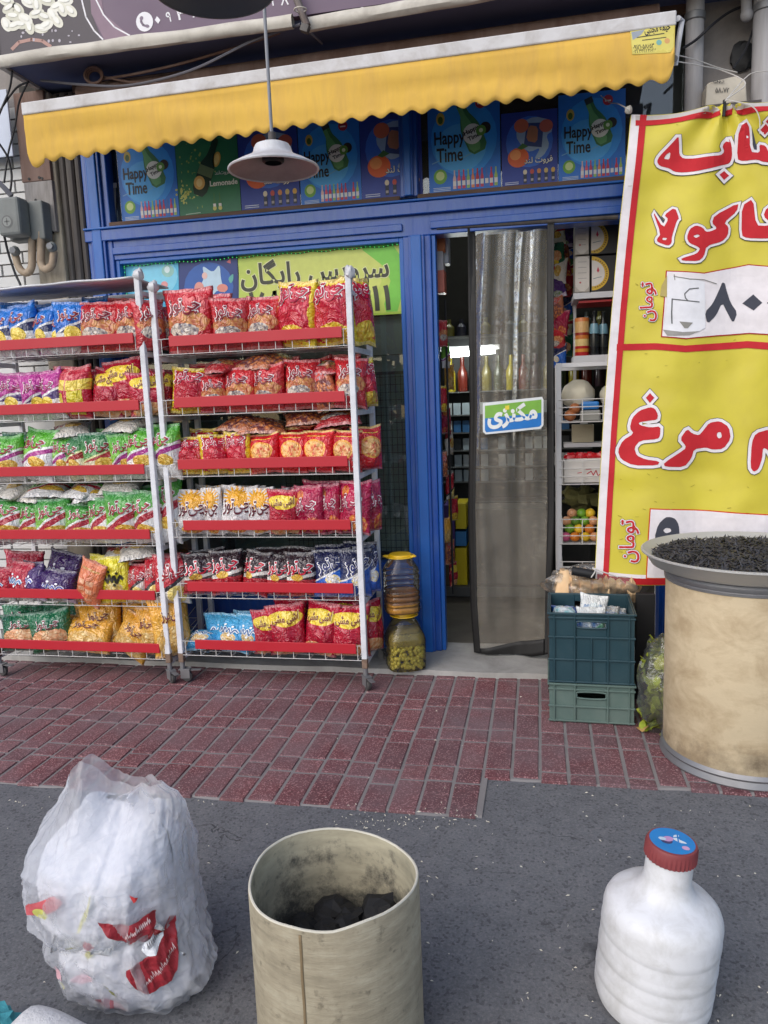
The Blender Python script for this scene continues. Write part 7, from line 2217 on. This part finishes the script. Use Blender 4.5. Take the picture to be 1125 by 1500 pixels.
A.ell(.024, -.020, .008, .007, srgb(206, 160, 196), layer=2); A.poly([(.002, .006), (.006, .022), (.018, .026), (.014, .008), (.026, .002), (.030, -.004), (.014, -.004)], srgb(216, 226, 232), layer=2, smooth=1)
A.line([(.004, .012), (.018, .016)], .003, CB, layer=3); A.line([(.012, -.002), (.014, .024)], .003, CB, layer=3)
A.build("cap_sticker", lambda x, y, l: base + lean @ Vector((x, y, zt + .1747 + l * .0004)), jg)
LR(MB().tube([base + lean @ Vector((-JR * .62, -.02, zt + .042)), base + lean @ Vector((-JR * .44, -.032, zt + .044))], .002, 5), "black_mark", M_BLACK)

# ------------------------------------------------------------------ foreground: filled white plastic bag
GX, GY = -.955, 1.475
SH_ = .51


def film_mat():
    m, t, b = new_mat("white_polythene_film")
    nt = m.node_tree
    out = nt.nodes['Material Output']
    tc = t.n('ShaderNodeTexCoord').outputs['Object']
    b.inputs['Base Color'].default_value = (*srgb(236, 237, 242), 1)
    b.inputs['Roughness'].default_value = .27
    b.inputs['Coat Weight'].default_value = .3
    cr1 = t.m('POWER', t.m('ABSOLUTE', t.m('SUBTRACT', t.noise(tc, 8, 3, .55, 1.0), .5)), .6)
    cr2 = t.m('POWER', t.m('ABSOLUTE', t.m('SUBTRACT', t.noise(tc, 24, 3, .55, .8), .5)), .6)
    cre = t.m('MULTIPLY', t.m('ADD', cr1, t.m('MULTIPLY', cr2, .4)), -1.0)
    fine = t.noise(tc, 60, 4, .6, .8)
    t.put(b.inputs['Normal'], t.bump(t.m('ADD', cre, t.m('MULTIPLY', fine, .12)), .65, .016))
    tl_ = t.n('ShaderNodeBsdfTranslucent'); tl_.inputs[0].default_value = (.8, .82, .88, 1)
    m1 = t.n('ShaderNodeMixShader'); m1.inputs[0].default_value = .3
    t.put(m1.inputs[1], b.outputs[0]); t.put(m1.inputs[2], tl_.outputs[0])
    tr_ = t.n('ShaderNodeBsdfTransparent'); tr_.inputs[0].default_value = (.97, .97, .98, 1)
    m2 = t.n('ShaderNodeMixShader')
    t.put(m2.inputs[0], t.ramp(t.noise(tc, 5, 4), [(.3, .26), (.7, .52)]))
    t.put(m2.inputs[1], tr_.outputs[0]); t.put(m2.inputs[2], m1.outputs[0])
    t.put(out.inputs[0], m2.outputs[0])
    return m


# outline of the bag as seen from the street side: half widths left / right at heights
BAGL = [(0.0, .12), (.04, .155), (.12, .178), (.2, .190), (.28, .195), (.34, .188), (.39, .170), (.44, .15), (.48, .13), (.51, .10)]
BAGRt = [(0.0, .160), (.05, .190), (.1, .176), (.16, .150), (.24, .140), (.33, .140), (.40, .145), (.46, .152), (.49, .145), (.51, .12)]


def interp(tab, z):
    if z <= tab[0][0]: return tab[0][1]
    for (a_, b_), (c_, d_) in zip(tab[:-1], tab[1:]):
        if z <= c_:
            f_ = (z - a_) / (c_ - a_); f_ = f_ * f_ * (3 - 2 * f_)
            return b_ + (d_ - b_) * f_
    return tab[-1][1]


def sack(a, z, k=1.0, wr=1.0, dome=False):
    cx, sy = math.cos(a), math.sin(a)
    wx = interp(BAGRt if cx > 0 else BAGL, z)
    wy = .16 * min(1, interp(BAGL, min(z, .3)) / .2) * (1 - .93 * min(1, max(0, z - .33) / .15) ** .9)
    q = 2.5
    r_ = 1.0 / ((abs(cx) ** q + abs(sy) ** q) ** (1 / q))
    if dome:
        e_ = math.sqrt(max(0.0, 1 - max(0.0, (z - .30) / .15) ** 2)); wx *= e_; wy *= e_
    p = Vector((cx * r_ * wx * k, sy * r_ * wy * k, z))
    n_ = Vector((cx, sy, 0))
    wv = p + Vector((noise.noise(p * 9), noise.noise(p * 9 + Vector((5, 2, 1))), noise.noise(p * 9 + Vector((1, 7, 3))))) * .05
    rid = lambda q_: 1 - 2.2 * abs(noise.noise(q_))
    fold = .011 * noise.noise(p * 6.5 + Vector((4, 1, 0))) + .011 * rid(Vector((wv.x * 12 + wv.z * 3, wv.y * 12, wv.z * 5))) + .0045 * rid(wv * 21 + Vector((3, 0, 1))) + .002 * rid(wv * 46) + .001 * rid(wv * 95) + .011 * min(1, max(0, z - .08) / .2) * rid(Vector((a * 2.6 + 1.5 * z, z * 2.2, 3))) + .005 * rid(Vector((a * 6 - 3 * z, z * 5, 9)))
    fold *= 1 - .5 * max(0, z - .3) / .2
    p.y += (.020 * math.sin(p.x * 38 + 1) + .03 * noise.noise(Vector((p.x * 14, z * 5, 2)))) * max(0, z - .30) / .2
    p.z += max(0, z - .38) / .12 * (.05 * math.exp(-((p.x + .05) / .035) ** 2) - .02 * math.exp(-((p.x - .02) / .03) ** 2) + .012 * noise.noise(Vector((p.x * 30, 0, 0))))
    fold += -.022 * math.exp(-((z - .18 - .03 * cx) / .02) ** 2) * max(0, -sy)
    return p + n_ * fold * wr * k


pb = thing("plastic_sack", "bulging translucent white plastic bag of packaging in the left foreground", "plastic bag", (GX, GY, 0))
G0 = Vector((GX, GY, .006))
BN = 260
MB().grid(lambda u, v: G0 + sack(2 * math.pi * u, SH_ * v), BN, 150).build("film", film_mat(), pb, weld=True)
# bag mouth: gathered ears of film at the top
def ear(c, w_, h_, rz, sd_):
    def fn(u, v):
        x_ = (u - .5) * w_ * (1 - .55 * v)
        y_ = .035 * noise.noise(Vector((u * 4 + sd_, v * 2, 0))) + .018 * math.sin(u * 14 + sd_) * (1 - .4 * v)
        return c + Matrix.Rotation(rz, 3, 'Z') @ Vector((x_, y_, h_ * v * (1 - .9 * abs(u - .5) * v)))
    return fn
MB().grid(ear(G0 + Vector((.07, -.02, .45)), .16, .05, -.1, 6.0), 24, 12).build("gathered_ear", film_mat(), pb)
# what is inside: crumpled wrappers
M_WRAP = pm("white_wrappers", srgb(228, 228, 232), .5, var=.2, vscale=6, dirt=srgb(180, 184, 200), dirt_amt=.5, dirt_scale=7, bump=.9, bscale=14, bdist=.02)
MB().grid(lambda u, v: G0 + Vector((0, 0, .008)) + sack(2 * math.pi * u, .449 * v, .90 - .06 * v, .95, True), 120, 80).build("wrapper_mass", M_WRAP, pb, weld=True)


def on_sack(k):
    def fn(x, y, l):
        # x: angle-like coordinate across the street side (-1 left .. 1 right), y: height
        a_ = -math.pi / 2 + x * 1.25
        p = sack(a_, y + .008, k, 1.1)
        nrm = Vector((math.cos(a_), math.sin(a_), 0))
        return G0 + p + nrm * (.004 + l * .0012)
    return fn


A = Art()
RD_ = srgb(158, 44, 54)
A.poly([(.02, .205), (.10, .20), (.30, .185), (.52, .205), (.50, .165), (.30, .145), (.26, .132), (.24, .15), (.14, .165)], RD_, layer=1, smooth=1)
A.poly([(.62, .17), (.70, .16), (.66, .10), (.52, .05), (.30, .03), (.20, .04), (.16, .09), (.30, .105), (.46, .115), (.58, .14)], RD_, layer=1, smooth=1)
A.poly([(.34, .125), (.52, .155), (.58, .14), (.46, .112), (.38, .11)], srgb(226, 228, 232), layer=2, smooth=1)
rw_ = random.Random(8)
for (xa, ya, xb, yb) in ((.24, .165, .44, .185), (.26, .055, .60, .105)):
    n_ = 15
    for k in range(n_):
        f_ = k / (n_ - 1)
        x_, y_ = xa + (xb - xa) * f_, ya + (yb - ya) * f_
        A.line([(x_, y_ - .005), (x_ + .008, y_ + rw_.uniform(0, .008)), (x_ + .016, y_ - .004)], .004, srgb(226, 200, 200), layer=3)
for k in range(7):
    x_ = .40 + k * .018; A.line([(x_, .122 + k * .0022), (x_ + .006, .132 + k * .0022), (x_ + .012, .122 + k * .0024)], .003, srgb(70, 60, 66), layer=3)
A.poly([(-.55, .275), (-.40, .29), (-.28, .31), (-.18, .30), (-.26, .275), (-.36, .262), (-.60, .245)], srgb(196, 92, 98), layer=1, smooth=1)
A.ell(-.40, .262, .07, .013, srgb(206, 204, 110), layer=2); A.ell(.06, .29, .05, .009, srgb(204, 200, 120), .6, layer=2); A.ell(.0, .262, .04, .008, srgb(204, 200, 120), .6, layer=2)
A.poly([(.52, .315), (.60, .305), (.55, .295)], srgb(200, 60, 60), layer=2)
A.ell(-.22, .175, .05, .006, srgb(170, 170, 70), layer=2); A.ell(-.05, .165, .07, .007, srgb(180, 176, 80), .1, layer=2); A.ell(-.15, .10, .10, .010, srgb(206, 170, 178), layer=2); A.ell(-.5, .09, .12, .012, srgb(206, 160, 168), layer=2)
A.ell(-.45, .065, .06, .006, srgb(190, 186, 110), layer=2); A.ell(.10, .075, .06, .007, srgb(150, 150, 100), -.4, layer=2); A.poly([(-.12, .045), (.1, .02), (.3, .012), (.22, .03), (.0, .055)], srgb(176, 110, 118), layer=2, smooth=1)
AW = A
M_W1 = bag_mat("wrapper_white", srgb(220, 220, 222), [('ell', .3, .6, .2, .12, .5, srgb(190, 70, 80)), ('diag', .2, .3, .5, 0, srgb(200, 204, 216))], rough=.3)
M_W2 = bag_mat("wrapper_red", srgb(222, 220, 222), [('diag', .45, .75, .4, 0, srgb(176, 40, 50)), ('ell', .6, .3, .16, .1, .5, srgb(214, 206, 110))], rough=.3)
M_W3 = bag_mat("wrapper_plain", srgb(226, 228, 232), [], rough=.3)
rw2 = random.Random(17)
for k in range(34):
    a_ = rw2.uniform(-3.0, -.14) if k < 28 else rw2.uniform(0, 3.1)
    z_ = rw2.uniform(.05, .22)
    q_ = sack(a_, z_ + .05, .70 if z_ < .24 else .44, .3)
    o = link("wrapper", BAG_MESH[k % NV], pb, q_ + Vector((0, 0, -.055)))
    o.scale = (rw2.uniform(.10, .14), .045, rw2.uniform(.10, .13))
    o.rotation_euler = (rw2.uniform(-.25, .1), rw2.uniform(-.9, .9), a_ + math.pi / 2 + rw2.uniform(-.3, .3))
    o.material_slots[0].link = 'OBJECT'; o.material_slots[0].material = (M_W3, M_W1, M_W3, M_W2, M_W3)[k % 5]
A = Art()
A.items = [e for e in AW.items if e[2] == RD_ or e[3] == 3 or e[2] == srgb(226, 228, 232)]
AW.items = [e for e in AW.items if e not in A.items]
A.items = [([(.16 + p[0] * 1.15, .045 + p[1] * 1.15) + tuple(p[2:]) for p in e[0]], e[1], e[2], e[3]) for e in A.items]
A.build("red_print", lambda x, y, l: G0 + sack(-math.pi / 2 + x * 1.25, y) + Vector((math.cos(-math.pi / 2 + x * 1.25), math.sin(-math.pi / 2 + x * 1.25), 0)) * (.0042 + l * .0009), pb, cut=.02, cuty=.006)["kind"] = "stuff"
A = AW
A.build("printed_wrappers", on_sack(.94), pb, cut=.03, cuty=.012)["kind"] = "stuff"

# ------------------------------------------------------------------ cloth bundle at the lower left corner
M_RAG = pm("white_towelling", srgb(206, 204, 204), .9, var=.15, vscale=30, bump=1.0, bscale=120)
rg_ = thing("rag_bundle", "rolled white rag at the lower left corner", "cloth", at_z(60, 1520))
c0, c1 = at_z(20, 1512, .05), at_z(150, 1560, .04)
MB().tube(curve_pts([c0, c0.lerp(c1, .35) + Vector((0, 0, .01)), c0.lerp(c1, .7), c1], 8), [.022 + .032 * min(1, k / 4) for k in range(25)], 16).build("roll", M_RAG, rg_)
tag(MB().ball(at_z(-6, 1506, .03), .045, 16, 10, sc=(1.2, 1, .8), amp=.5, seed=3).build("teal_cloth", pm("teal_cloth", srgb(60, 140, 150), .85, bump=.8, bscale=90)), "scrap of teal cloth in the lower left corner", "cloth")

# ------------------------------------------------------------------ seed husks and grit on the ground
M_HUSK = pm("pale_seed_husk", srgb(214, 208, 190), .8, var=.2)
hs = MB()
rh = random.Random(31)
for k in range(240):
    if k < 75: px, py = rh.uniform(490, 720), rh.gauss(1203, 9)
    elif k < 105: px, py = rh.uniform(0, 320), rh.gauss(1170, 14)
    elif k < 165: px, py = rh.uniform(600, 1125), rh.uniform(1150, 1500)
    elif k < 195: px, py = rh.uniform(0, 1000), rh.uniform(1010, 1190)
    else: px, py = rh.uniform(0, 1125), rh.uniform(1180, 1500)
    g = at_z(px, py, .0)
    onp = g.y > (FRONT_Y if g.x < STEP_X else STEP_Y)
    c = Vector((g.x, g.y, .0128 if onp else .004))
    l, w_ = rh.uniform(.0015, .0075), rh.uniform(.0007, .0022)
    a_ = rh.uniform(0, 6.283)
    d = Vector((math.cos(a_), math.sin(a_), rh.uniform(-.1, .2))); s = Vector((-math.sin(a_), math.cos(a_), 0))
    hs.add([c - d * l, c + s * w_ + Vector((0, 0, .0015)), c + d * l, c - s * w_, c + Vector((0, 0, .003))], [(0, 1, 4), (1, 2, 4), (2, 3, 4), (3, 0, 4)], 0)
tag(hs.build("seed_husks", M_HUSK, origin=(0, 2, 0)), "pale seed husks scattered over asphalt and bricks", "husks", kind="stuff")
